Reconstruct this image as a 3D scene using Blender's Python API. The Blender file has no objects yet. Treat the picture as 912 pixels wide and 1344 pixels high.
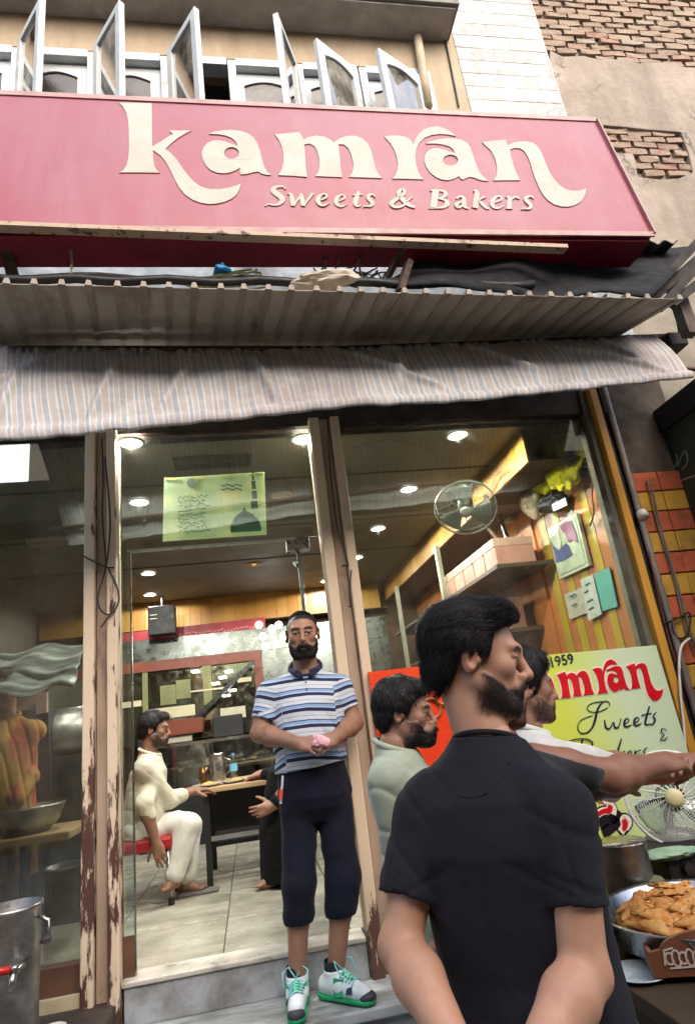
import bpy, math, random
import numpy as np
from mathutils import Vector, Matrix
random.seed(7); rng = np.random.default_rng(7)
S = bpy.context.scene
COL = S.collection
# ---------------------------------------------------------------- camera
PW, PH, FPX = 912.0, 1344.0, 820.0
CAM = np.array([0.0, -3.45, 1.5])
_y, _p, _r = np.radians([10.7, 18.2, -7.4])
_F = np.array([math.sin(_y)*math.cos(_p), math.cos(_y)*math.cos(_p), math.sin(_p)])
_R = np.array([math.cos(_y), -math.sin(_y), 0.0]); _U = np.cross(_R, _F)
_R, _U = math.cos(_r)*_R+math.sin(_r)*_U, -math.sin(_r)*_R+math.cos(_r)*_U
cd = bpy.data.cameras.new('camera'); cam = bpy.data.objects.new('camera', cd); COL.objects.link(cam)
cd.sensor_fit = 'VERTICAL'; cd.sensor_height = 36; cd.lens = 36*FPX/PH; cd.clip_start = .05; cd.clip_end = 500
cam.matrix_world = Matrix(((_R[0], _U[0], -_F[0], CAM[0]), (_R[1], _U[1], -_F[1], CAM[1]), (_R[2], _U[2], -_F[2], CAM[2]), (0, 0, 0, 1)))
S.camera = cam
# ---------------------------------------------------------------- sky, sun, exposure
SUN_EL, SUN_AZ = 38, 165       # veiled sun, high over the far side of the lane
w = bpy.data.worlds.new('World'); S.world = w; w.use_nodes = True
nt = w.node_tree; bg = nt.nodes['Background']; sk = nt.nodes.new('ShaderNodeTexSky')
sk.sky_type = 'NISHITA'; sk.sun_disc = False; sk.sun_elevation = math.radians(SUN_EL); sk.sun_rotation = math.radians(SUN_AZ)
sk.dust_density = 4.0; sk.air_density = 1.0; sk.ozone_density = 1.0
bg.inputs['Strength'].default_value = 0.15
nt.links.new(sk.outputs[0], bg.inputs[0])
sl = bpy.data.lights.new('sun', 'SUN'); sl.energy = .75; sl.angle = math.radians(70); sl.color = (1, .975, .94)
so = bpy.data.objects.new('sun', sl); COL.objects.link(so)
_sd = Vector((math.sin(math.radians(SUN_AZ))*math.cos(math.radians(SUN_EL)), math.cos(math.radians(SUN_AZ))*math.cos(math.radians(SUN_EL)), math.sin(math.radians(SUN_EL))))
so.rotation_euler = _sd.to_track_quat('Z', 'Y').to_euler(); so.location = (0, 6, 20)
S.view_settings.view_transform = 'Standard'; S.view_settings.look = 'None'
S.view_settings.exposure = 1.42; S.view_settings.gamma = 1
S.render.engine = 'CYCLES'
S.cycles.use_denoising = True
S.cycles.max_bounces = 9; S.cycles.diffuse_bounces = 4; S.cycles.transparent_max_bounces = 24; S.cycles.sample_clamp_indirect = 6
S.cycles.caustics_reflective = False; S.cycles.caustics_refractive = False

# ---------------------------------------------------------------- photo pixel -> place
def ray(x, y): return _R*(x-PW/2)-_U*(y-PH/2)+_F*FPX
def onY(x, y, Y): d = ray(x, y); return CAM+d*((Y-CAM[1])/d[1])
def onZ(x, y, Z): d = ray(x, y); return CAM+d*((Z-CAM[2])/d[2])
def onX(x, y, X): d = ray(x, y); return CAM+d*((X-CAM[0])/d[0])
def onP(x, y, p, n):
    d = ray(x, y); n = np.array(n, float); return CAM+d*(np.dot(np.array(p)-CAM, n)/np.dot(d, n))
V3 = lambda *a: np.array(a, float)
def unit(v): v = np.array(v, float); return v/(np.linalg.norm(v)+1e-12)

# ---------------------------------------------------------------- mesh builder
class MB:
    def __init__(s): s.v = []; s.f = []; s.uv = {}
    def add(s, vs, fs):
        o = len(s.v); s.v += [tuple(map(float, p)) for p in vs]; s.f += [tuple(i+o for i in q) for q in fs]; return s
    def box(s, lo, hi):
        x0, y0, z0 = lo; x1, y1, z1 = hi
        return s.hexa([(x0,y0,z0),(x1,y0,z0),(x1,y1,z0),(x0,y1,z0)], [(x0,y0,z1),(x1,y0,z1),(x1,y1,z1),(x0,y1,z1)])
    def hexa(s, a, b):
        return s.add(list(a)+list(b), [(3,2,1,0),(4,5,6,7),(0,1,5,4),(1,2,6,5),(2,3,7,6),(3,0,4,7)])
    def slab(s, quad, n, t):                 # a flat quad with thickness t along n
        q = [np.array(p, float) for p in quad]; n = unit(n)*t
        return s.hexa(q, [p+n for p in q])
    def beam(s, a, b, w, h, up=(0, 0, 1)):
        a = V3(*a); b = V3(*b); d = unit(b-a); u = np.array(up, float)
        if abs(np.dot(u, d)) > .95: u = V3(0, 1, 0)
        r = unit(np.cross(d, u)); u = np.cross(r, d); r = r*w/2; u = u*h/2
        return s.hexa([a-r-u, a+r-u, a+r+u, a-r+u], [b-r-u, b+r-u, b+r+u, b-r+u])
    def tube(s, pts, r, n=8, cap=True):
        P = [np.array(p, float) for p in pts]; R = r if hasattr(r, '__len__') else [r]*len(P)
        vs = []; fs = []; t0 = unit(P[1]-P[0]); u = np.cross(t0, V3(0, 0, 1))
        if np.linalg.norm(u) < .1: u = np.cross(t0, V3(0, 1, 0))
        u = unit(u)
        for i, p in enumerate(P):
            t = unit(P[min(i+1, len(P)-1)]-P[max(i-1, 0)]); u = unit(u-t*np.dot(u, t)); v = np.cross(t, u)
            for k in range(n):
                a = 2*math.pi*k/n; vs.append(p+(u*math.cos(a)+v*math.sin(a))*R[i])
        for i in range(len(P)-1):
            for k in range(n):
                fs.append((i*n+k, i*n+(k+1) % n, (i+1)*n+(k+1) % n, (i+1)*n+k))
        if cap: fs.append(tuple(range(n-1, -1, -1))); fs.append(tuple((len(P)-1)*n+k for k in range(n)))
        return s.add(vs, fs)
    def lathe(s, prof, c=(0, 0, 0), n=32, axis=(0, 0, 1), cap=True):
        ax = unit(axis); u = np.cross(ax, V3(0, 1, 0))
        if np.linalg.norm(u) < .1: u = np.cross(ax, V3(1, 0, 0))
        u = unit(u); v = np.cross(ax, u); c = V3(*c); vs = []; fs = []
        for r, h in prof:
            for k in range(n):
                a = 2*math.pi*k/n; vs.append(c+ax*h+(u*math.cos(a)+v*math.sin(a))*max(r, 1e-4))
        m = len(prof)
        for i in range(m-1):
            for k in range(n): fs.append((i*n+k, i*n+(k+1) % n, (i+1)*n+(k+1) % n, (i+1)*n+k))
        if cap: fs.append(tuple(range(n-1, -1, -1))); fs.append(tuple((m-1)*n+k for k in range(n)))
        return s.add(vs, fs)
    def poly(s, pts, n, t, holes=()):        # traced outline with thickness along n
        import mathutils.geometry as G
        n = unit(n); loops = [[Vector(p) for p in pts]]+[[Vector(p) for p in h] for h in holes]
        tri = G.tessellate_polygon(loops); flat = [p for l in loops for p in l]; N = len(flat)
        off = Vector(n)*t
        nn = sum(((flat[b]-flat[a]).cross(flat[c]-flat[a]) for a, b, c in tri), Vector())
        flip = nn.dot(Vector(n)) < 0
        fs = []
        for a, b, c in tri:
            if flip: a, b, c = c, b, a
            fs.append((a+N, b+N, c+N)); fs.append((c, b, a))
        o = 0
        for l in loops:
            m = len(l)
            for k in range(m): fs.append((o+k, o+(k+1) % m, N+o+(k+1) % m, N+o+k))
            o += m
        return s.add([tuple(p) for p in flat]+[tuple(p+off) for p in flat], fs)
    def stroke(s, pts, n, t, k=0):           # ribbon (x,y,z,width)
        n = unit(n); L = []; Rr = []; P = [V3(*p[:3]) for p in pts]
        for i, p in enumerate(P):
            d = unit(P[min(i+1, len(P)-1)]-P[max(i-1, 0)]); sd = unit(np.cross(n, d))*pts[i][3]/2
            L.append(p+sd+n*k); Rr.append(p-sd+n*k)
        for i in range(len(P)-1):
            a = [L[i], Rr[i], Rr[i+1], L[i+1]]; s.hexa([q for q in a], [q+n*(t+2e-4*(i % 2)) for q in a])
        return s

ORG = {}
def setp(o, label=None, cat=None, group=None, kind=None):
    if label: o['label'] = label
    if cat: o['category'] = cat
    if group: o['group'] = group
    if kind: o['kind'] = kind
    return o
def thing(name, label, cat, loc=(0, 0, 0), group=None, kind=None):
    o = bpy.data.objects.new(name, None); COL.objects.link(o); o.location = tuple(map(float, loc)); o.empty_display_size = .1
    ORG[o.name] = np.array(loc, float); return setp(o, label, cat, group, kind)
def rawobj(name, me, mat, parent=None, label=None):
    o = bpy.data.objects.new(name, me); COL.objects.link(o)
    if mat and not me.materials: me.materials.append(mat)
    if parent: o.parent = parent
    if label: o['label'] = label
    return o
def fixn(me):
    import bmesh
    bm = bmesh.new(); bm.from_mesh(me); bmesh.ops.recalc_face_normals(bm, faces=bm.faces[:]); bm.to_mesh(me); bm.free()
def part(name, mb, mat, parent=None, smooth=False, bev=0, label=None, kind=None, uvf=None, fix=True):
    org = ORG[parent.name] if parent else np.zeros(3)
    me = bpy.data.meshes.new(name)
    vs = mb.v if not parent else [tuple(np.array(p)-org) for p in mb.v]
    me.from_pydata(vs, [], mb.f); me.update()
    if fix: fixn(me)
    if uvf:
        at = me.attributes.new('uvc', 'FLOAT_VECTOR', 'POINT'); at.data.foreach_set('vector', np.array(uvf, np.float32).ravel())
    o = rawobj(name, me, mat, parent, label); ORG[o.name] = org
    if smooth: me.polygons.foreach_set('use_smooth', [True]*len(me.polygons))
    if bev:
        b = o.modifiers.new('bevel', 'BEVEL'); b.width = bev; b.segments = 2; b.limit_method = 'ANGLE'; b.angle_limit = .7
    if kind: o['kind'] = kind
    return o
def solo(name, mb, mat, label, cat, group=None, **kw):   # a thing that is one mesh, origin at its base
    V = np.array(mb.v); c = (V.min(0)+V.max(0))/2; c[2] = V[:, 2].min()
    mb.v = [tuple(p-c) for p in V]; o = part(name, mb, mat, None, **kw); o.location = tuple(c); ORG[o.name] = c
    return setp(o, label, cat, group)
def struct(name, mb, mat, **kw):
    o = part(name, mb, mat, None, **kw); o['kind'] = 'structure'; return o

# ---------------------------------------------------------------- materials
MATS = {}
def srgb(c):
    if isinstance(c, str): c = [int(c[i:i+2], 16)/255 for i in (0, 2, 4)]
    return tuple(x/12.92 if x <= .04045 else ((x+.055)/1.055)**2.4 for x in c)+(1,)
def lin(c): return tuple(c)+(1,)
class N:
    def __init__(s, name):
        s.m = bpy.data.materials.new(name); s.m.use_nodes = True; s.t = s.m.node_tree; s.b = s.t.nodes['Principled BSDF']
        s.pos = s.new('ShaderNodeNewGeometry').outputs['Position']
    def new(s, k, **kw):
        n = s.t.nodes.new(k)
        for a, v in kw.items(): setattr(n, a, v)
        return n
    def put(s, sock, v):
        if isinstance(v, bpy.types.NodeSocket): s.t.links.new(v, sock)
        elif v is not None: sock.default_value = v
    def noise(s, scale, detail=4, rough=.6, vec=None, stretch=None):
        v = vec or s.pos
        if stretch:
            mp = s.new('ShaderNodeMapping'); s.put(mp.inputs['Vector'], v); mp.inputs['Scale'].default_value = stretch; v = mp.outputs[0]
        n = s.new('ShaderNodeTexNoise'); s.put(n.inputs['Vector'], v); n.inputs['Scale'].default_value = scale
        n.inputs['Detail'].default_value = detail; n.inputs['Roughness'].default_value = rough; return n.outputs['Fac']
    def ramp(s, fac, stops, const=False):
        r = s.new('ShaderNodeValToRGB'); s.put(r.inputs[0], fac); cr = r.color_ramp
        if const: cr.interpolation = 'CONSTANT'
        while len(cr.elements) < len(stops): cr.elements.new(.5)
        for e, (p, c) in zip(cr.elements, stops): e.position = p; e.color = c if hasattr(c, '__len__') else (c, c, c, 1)
        return r.outputs[0]
    def mix(s, f, a, b, mode='MIX'):
        m = s.new('ShaderNodeMix', data_type='RGBA', blend_type=mode); s.put(m.inputs[0], f); s.put(m.inputs[6], a); s.put(m.inputs[7], b); return m.outputs[2]
    def math(s, op, a, b=None, c=None):
        m = s.new('ShaderNodeMath', operation=op); s.put(m.inputs[0], a)
        if b is not None: s.put(m.inputs[1], b)
        if c is not None: s.put(m.inputs[2], c)
        return m.outputs[0]
    def bump(s, h, st=.3, dist=.01):
        b = s.new('ShaderNodeBump'); b.inputs['Strength'].default_value = st; b.inputs['Distance'].default_value = dist
        s.put(b.inputs['Height'], h); s.put(s.b.inputs['Normal'], b.outputs[0])
    def attr(s, name, out='Fac'):
        a = s.new('ShaderNodeAttribute'); a.attribute_name = name; return a.outputs[out]
    def rnd(s): return s.new('ShaderNodeObjectInfo').outputs['Random']
    def done(s, base=None, rough=None, metal=None, spec=None):
        s.put(s.b.inputs['Base Color'], base); s.put(s.b.inputs['Roughness'], rough); s.put(s.b.inputs['Metallic'], metal)
        if spec is not None: s.put(s.b.inputs['Specular IOR Level'], spec)
        return s.m
def M(name, c, c2=None, rough=.6, metal=0, scale=6, bump=.15, bs=60, grime=None, gs=2.5, glo=.52, ghi=.7, stretch=None, rv=0, spec=None, bd=.01):
    if name in MATS: return MATS[name]
    n = N(name); a = srgb(c); b = srgb(c2) if c2 else tuple(x*.75 for x in a[:3])+(1,)
    col = n.mix(n.ramp(n.noise(scale, 5, stretch=stretch), [(.35, 0.), (.65, 1.)]), a, b)
    if rv:
        h = n.new('ShaderNodeHueSaturation'); n.put(h.inputs['Color'], col)
        n.put(h.inputs['Value'], n.math('MULTIPLY_ADD', n.rnd(), rv, 1-rv/2)); col = h.outputs[0]
    if grime:
        col = n.mix(n.ramp(n.noise(gs, 8, .65, stretch=stretch), [(glo, 0.), (ghi, 1.)]), col, srgb(grime))
    if bump: n.bump(n.noise(bs, 5), bump, bd)
    rr = n.ramp(n.noise(scale*2.3, 4), [(.3, max(rough-.1, .02)), (.7, min(rough+.1, 1.))])
    MATS[name] = n.done(col, rr, metal, spec); return MATS[name]
def emit(name, c, st):
    n = N(name); n.b.inputs['Emission Color'].default_value = srgb(c); n.b.inputs['Emission Strength'].default_value = st; return n.done(srgb(c), .5)
def glass_mat(name, k=2.6, tint=(.93, .97, .95), dirt=.06, off=.03):
    n = N(name); t = n.t; tr = n.new('ShaderNodeBsdfTransparent'); tr.inputs[0].default_value = tint+(1,)
    gl = n.new('ShaderNodeBsdfGlossy'); gl.inputs['Roughness'].default_value = .015
    fr = n.new('ShaderNodeFresnel'); fr.inputs[0].default_value = 1.5
    f = n.math('MULTIPLY_ADD', fr.outputs[0], k, off); f = n.math('MINIMUM', f, 1.0)
    mx = n.new('ShaderNodeMixShader'); n.put(mx.inputs[0], f); n.put(mx.inputs[1], tr.outputs[0]); n.put(mx.inputs[2], gl.outputs[0])
    df = n.new('ShaderNodeBsdfDiffuse'); df.inputs[0].default_value = (.5, .47, .4, 1)
    m2 = n.new('ShaderNodeMixShader'); dn = n.ramp(n.noise(3, 8, .7, stretch=(1, 1, .5)), [(.42, 0.), (.75, dirt)])
    n.put(m2.inputs[0], dn); n.put(m2.inputs[1], mx.outputs[0]); n.put(m2.inputs[2], df.outputs[0])
    n.put(t.nodes['Material Output'].inputs['Surface'], m2.outputs[0]); return n.m
# peeling cream paint over dark old wood / rust; more is gone towards where it has been knocked
def peel_mat(name, paint, under, lo=.47, hi=.53, sc=9, stretch=(1, 1, .35), low=None):
    n = N(name); p = n.mix(n.noise(4, 4), srgb(paint), tuple(x*.86 for x in srgb(paint)[:3])+(1,))
    nz = n.noise(sc, 9, .68, stretch=stretch)
    if low:
        sep = n.new('ShaderNodeSeparateXYZ'); n.put(sep.inputs[0], n.pos)
        k = n.new('ShaderNodeMapRange'); n.put(k.inputs[0], sep.outputs[2]); k.inputs[1].default_value = low[0]; k.inputs[2].default_value = low[1]; k.inputs[3].default_value = low[2]; k.inputs[4].default_value = 0
        nz = n.math('ADD', nz, k.outputs[0])
    f = n.ramp(nz, [(lo, 0.), (hi, 1.)])
    u = n.mix(n.noise(14, 6), srgb(under), tuple(x*.4 for x in srgb(under)[:3])+(1,))
    n.bump(n.math('SUBTRACT', n.math('MULTIPLY', n.noise(90, 4), .3), f), .5, .004)
    return n.done(n.mix(f, p, u), .65)
def plank_mat(name, cols, rough=.45):       # each board its own tone by object random
    n = N(name); c = n.ramp(n.rnd(), [(i/(len(cols)-1), srgb(c)) for i, c in enumerate(cols)])
    g = n.noise(7, 6, .6, stretch=(1, 1, .08)); c = n.mix(n.ramp(g, [(.35, 0.), (.7, .35)]), c, srgb('6b4416'))
    n.bump(g, .1, .003); return n.done(c, rough)

cream_wall = M('cream_wall_paint', 'b09d84', 'a08c73', .8, grime='7d6c58', gs=1.6, glo=.5, ghi=.8, stretch=(1, 1, .3))
white_frame = M('white_window_paint', 'c9cdce', 'b8bdbf', .5, grime='7b7972', gs=5, glo=.58, ghi=.75)
concrete = M('grey_concrete', '9b968c', '84807a', .85, grime='5e5a54', gs=2, bump=.3)
def plaster_mat():
    n = N('old_plaster'); c = n.mix(n.ramp(n.noise(2.2, 7, .65), [(.35, 0.), (.65, 1.)]), srgb('a3968a'), srgb('8a7e70')); c = n.mix(n.ramp(n.noise(1.1, 8, .7, stretch=(1.5, 1, .5)), [(.46, 0.), (.72, .8)]), c, srgb('6f665a'))
    cr = n.math('ABSOLUTE', n.math('SUBTRACT', n.noise(1.7, 9, .6), .5)); ck = n.ramp(cr, [(0, 1.), (.006, .6), (.014, 0.)]); gate = n.ramp(n.noise(.9, 3), [(.5, 0.), (.58, 1.)]); ck = n.math('MULTIPLY', ck, gate)
    c = n.mix(n.math('MULTIPLY', ck, .8), c, srgb('4d453c')); n.bump(n.math('SUBTRACT', n.math('ADD', n.noise(16, 7), n.noise(3, 5)), ck), .6, .02); return n.done(c, .9)
plaster = plaster_mat()
dark_metal = M('dark_metal', '2b2623', '3a2d25', .55, .4, bump=.2)
rust = M('rusty_steel', '5e4638', '3c2c24', .75, .3, scale=12, bump=.4)
black_plastic = M('black_plastic', '0e0e10', '151517', .55, bump=.05)
steel = M('brushed_steel', 'b9b9b6', 'a3a3a0', .28, 1, scale=10, bump=.05, bs=120)
worn_steel = M('worn_aluminium', 'a8a6a2', '8a8783', .38, .9, scale=14, grime='5d564c', gs=6, glo=.55, ghi=.75, bump=.1)
# ---------------------------------------------------------------- sculpting (distance fields -> one continuous surface)
class SDF:
    def __init__(s, lo, hi, h):
        s.h = h; s.lo = np.array(lo, np.float32); n = np.ceil((np.array(hi)-np.array(lo))/h).astype(int)+1
        s.n = n; s.D = np.full(tuple(n), .4, np.float32)
        s.ax = [(s.lo[i]+np.arange(n[i])*h).astype(np.float32) for i in range(3)]
    def blk(s, lo, hi, m):
        sl = []
        for i in range(3):
            a = int(max(0, math.floor((lo[i]-m-s.lo[i])/s.h))); b = int(min(s.n[i], math.ceil((hi[i]+m-s.lo[i])/s.h)+1))
            if b <= a: return None, None
            sl.append(slice(a, b))
        P = np.stack(np.meshgrid(*[s.ax[i][sl[i]] for i in range(3)], indexing='ij'), -1)
        return tuple(sl), P
    def op(s, fn, lo, hi, k=.01, mode='add'):
        sl, P = s.blk(lo, hi, k+3*s.h)
        if sl is None: return s
        d = fn(P); D = s.D[sl]; k = max(k, 1e-5)
        if mode == 'sub': d = -d; D2 = -D; d2 = -d; h = np.clip(.5+.5*(d2-D2)/k, 0, 1); s.D[sl] = -(d2*(1-h)+D2*h-k*h*(1-h))
        else:
            h = np.clip(.5+.5*(d-D)/k, 0, 1); s.D[sl] = d*(1-h)+D*h-k*h*(1-h)
        return s
    def cone(s, a, b, r1, r2, k=.015, mode='add'):
        a = np.array(a, np.float32); b = np.array(b, np.float32); ba = b-a; L = float(ba@ba)+1e-9; m = max(r1, r2)
        def fn(P):
            t = np.clip(((P-a)@ba)/L, 0, 1); q = P-a-t[..., None]*ba
            return np.sqrt((q*q).sum(-1))-(r1+(r2-r1)*t)
        return s.op(fn, np.minimum(a, b)-m, np.maximum(a, b)+m, k, mode)
    def chain(s, pts, rs, k=.015):
        for i in range(len(pts)-1): s.cone(pts[i], pts[i+1], rs[i], rs[i+1], k)
        return s
    def ell(s, c, r, Rm=None, k=.015, mode='add'):
        c = np.array(c, np.float32); r = np.array(r, np.float32); Rm = np.eye(3, dtype=np.float32) if Rm is None else np.array(Rm, np.float32)
        def fn(P):
            q = (P-c)@Rm                     # columns of Rm are the local axes
            k0 = np.sqrt(((q/r)**2).sum(-1)); k1 = np.sqrt(((q/(r*r))**2).sum(-1))+1e-9
            return k0*(k0-1)/k1
        m = float(r.max()); return s.op(fn, c-m, c+m, k, mode)
    def loft(s, secs, Rm, k=.02):            # stacked ellipses: (centre, half width, half depth), axes from Rm
        C = np.array([q[0] for q in secs], np.float32); rx = np.array([q[1] for q in secs], np.float32); ry = np.array([q[2] for q in secs], np.float32)
        z = C[:, 2]; o = np.argsort(z); C, rx, ry, z = C[o], rx[o], ry[o], z[o]
        R2 = np.array(Rm, np.float32); m = max(rx.max(), ry.max())
        def fn(P):
            zz = np.clip(P[..., 2], z[0], z[-1]); cx = np.interp(zz, z, C[:, 0]); cy = np.interp(zz, z, C[:, 1])
            a = np.interp(zz, z, rx); b = np.interp(zz, z, ry)
            dx = P[..., 0]-cx; dy = P[..., 1]-cy; u = dx*R2[0, 0]+dy*R2[1, 0]; v = dx*R2[0, 1]+dy*R2[1, 1]
            e = (np.sqrt((u/a)**2+(v/b)**2)-1)*np.minimum(a, b); dz = np.maximum(z[0]-P[..., 2], P[..., 2]-z[-1])
            return np.maximum(e, dz).astype(np.float32)
        return s.op(fn, C.min(0)-m, C.max(0)+m, k)
    def plane(s, p, n, keep_below=True, lo=None, hi=None):   # cut away everything on the side n points to
        p = np.array(p, np.float32); n = unit(n).astype(np.float32)
        lo = s.lo if lo is None else lo; hi = (s.lo+s.n*s.h) if hi is None else hi
        sl, P = s.blk(lo, hi, 0)
        if sl: s.D[sl] = np.maximum(s.D[sl], (P-p)@n)
        return s
    def warp(s, fn, band=.03):
        i = np.where(np.abs(s.D) < band); P = np.stack([s.ax[k][i[k]] for k in range(3)], -1); s.D[i] += fn(P).astype(np.float32); return s
    def mesh(s):
        D = s.D; sg = D < 0; nx, ny, nz = [k-1 for k in D.shape]
        cnt = np.zeros((nx, ny, nz), np.int8); off = [(i, j, k) for i in (0, 1) for j in (0, 1) for k in (0, 1)]
        for i, j, k in off: cnt += sg[i:i+nx, j:j+ny, k:k+nz]
        I = np.stack(np.where((cnt > 0) & (cnt < 8)), -1)
        idx = np.full((nx, ny, nz), -1, np.int32); idx[I[:, 0], I[:, 1], I[:, 2]] = np.arange(len(I))
        val = {o: D[I[:, 0]+o[0], I[:, 1]+o[1], I[:, 2]+o[2]] for o in off}
        acc = np.zeros((len(I), 3)); n = np.zeros(len(I))
        for o in off:
            for a in range(3):
                if o[a] == 0:
                    q = list(o); q[a] = 1; q = tuple(q); x, y = val[o], val[q]; m = (x < 0) != (y < 0)
                    t = np.where(m, x/np.where(m, x-y, 1), 0); p = np.tile(np.array(o, float), (len(I), 1)); p[:, a] = t
                    acc += np.where(m[:, None], p, 0); n += m
        V = s.lo+(I+acc/np.maximum(n, 1)[:, None])*s.h
        F = []
        for a in range(3):
            b, c = (a+1) % 3, (a+2) % 3
            s0 = [slice(0, None)]*3; s1 = [slice(0, None)]*3; s0[a] = slice(0, -1); s1[a] = slice(1, None)
            A = sg[tuple(s0)]; B = sg[tuple(s1)]; E = np.stack(np.where(A != B), -1)
            E = E[(E[:, b] > 0) & (E[:, c] > 0) & (E[:, b] < D.shape[b]-1) & (E[:, c] < D.shape[c]-1)]
            def g(db, dc): q = E.copy(); q[:, b] += db; q[:, c] += dc; return idx[q[:, 0], q[:, 1], q[:, 2]]
            Q = np.stack([g(-1, -1), g(0, -1), g(0, 0), g(-1, 0)], -1); fl = ~A[E[:, 0], E[:, 1], E[:, 2]]
            Q[fl] = Q[fl][:, ::-1]; F.append(Q)
        F = np.concatenate(F); F = F[(F >= 0).all(1)]
        return V.astype(np.float64), F
def merge(a, b, k):
    h = np.clip(.5+.5*(b.D-a.D)/k, 0, 1); a.D[...] = b.D*(1-h)+a.D*h-k*h*(1-h)
def onsurf(s, p, d, n=60, st=.003, off=0.):      # walk from outside along d to the surface
    p = np.array(p, float)
    for _ in range(n):
        i = tuple(np.clip(np.round((p-s.lo)/s.h).astype(int), 0, np.array(s.n)-1))
        if s.D[i] < off: break
        p = p+d*min(max(s.D[i]*.8, .0008), .02)
    return p
def wnoise(P, s, seed=0):                     # cheap smooth noise
    r = np.random.default_rng(seed); o = np.zeros(P.shape[:-1])
    for i in range(6):
        d = r.normal(size=3); d *= s*(.6+.25*i)/np.linalg.norm(d); o += np.sin(P@d+r.uniform(0, 6.3)+1.3*np.sin(P@np.roll(d, 1)*.7+i))/(1+.3*i)
    return o/2.5
def npmesh(name, V, F, attrs=None, org=None):
    me = bpy.data.meshes.new(name); V = np.asarray(V)-(0 if org is None else org)
    me.vertices.add(len(V)); me.vertices.foreach_set('co', V.astype(np.float32).ravel())
    F = np.asarray(F, np.int32); me.loops.add(F.size); me.loops.foreach_set('vertex_index', F.ravel())
    me.polygons.add(len(F)); me.polygons.foreach_set('loop_start', np.arange(len(F), dtype=np.int32)*F.shape[1]); me.update()
    me.polygons.foreach_set('use_smooth', np.ones(len(F), bool))
    for k, a in (attrs or {}).items():
        a = np.asarray(a, np.float32)
        if a.ndim == 2: at = me.attributes.new(k, 'FLOAT_COLOR', 'POINT'); at.data.foreach_set('color', np.concatenate([a, np.ones((len(a), 1), np.float32)], 1).ravel())
        else: at = me.attributes.new(k, 'FLOAT', 'POINT'); at.data.foreach_set('value', a)
    me.validate(); me.update(); return me
def join(ms):
    Vs, Fs, o = [], [], 0
    for V, F in ms: Vs.append(V); Fs.append(F+o); o += len(V)
    return np.concatenate(Vs), np.concatenate(Fs)
def frame(fwd, up=(0, 0, 1)):                 # columns: right, back, up   (a face looks along -back)
    b = -unit(fwd); u = np.array(up, float); r = unit(np.cross(b, u)); u = np.cross(r, b); return np.stack([r, b, u], 1)

skin_m = None
def skin_mat():
    n = N('skin'); c = n.attr('col', 'Color')
    c = n.mix(n.ramp(n.noise(45, 5), [(.3, 0.), (.75, .5)]), c, n.mix(1., c, lin((.86, .72, .68)), 'MULTIPLY'))
    n.b.inputs['Subsurface Weight'].default_value = .12; n.b.inputs['Subsurface Radius'].default_value = (.02, .008, .004); n.b.inputs['Subsurface Scale'].default_value = .25
    n.bump(n.noise(350, 3), .12, .002); return n.done(c, n.ramp(n.noise(30, 4), [(.3, .42), (.7, .58)]), 0, .4)
def hair_mat(name, c, c2, st=(1, 1, .25)):
    n = N(name); nz = n.noise(160, 5, .7, stretch=st); n.bump(nz, .5, .004)
    return n.done(n.mix(n.ramp(nz, [(.35, 0.), (.75, 1.)]), srgb(c), srgb(c2)), .5, 0, .3)
def cloth_mat(name, c, c2=None, bs=900, rough=.85, sheen=.2, var=5, st=.25):
    n = N(name); a = srgb(c); b = srgb(c2) if c2 else tuple(x*.8 for x in a[:3])+(1,)
    n.bump(n.math('ADD', n.math('ADD', n.math('MULTIPLY', n.noise(bs, 2), .12), n.math('MULTIPLY', n.noise(26, 5), .5)), n.math('MULTIPLY', n.noise(7, 4, .5, stretch=(1, 1, .5)), 2.2)), st*2, .010); n.b.inputs['Sheen Weight'].default_value = sheen
    return n.done(n.mix(n.ramp(n.noise(var, 5), [(.35, 0.), (.7, 1.)]), a, b), rough, 0, .25)

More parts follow.
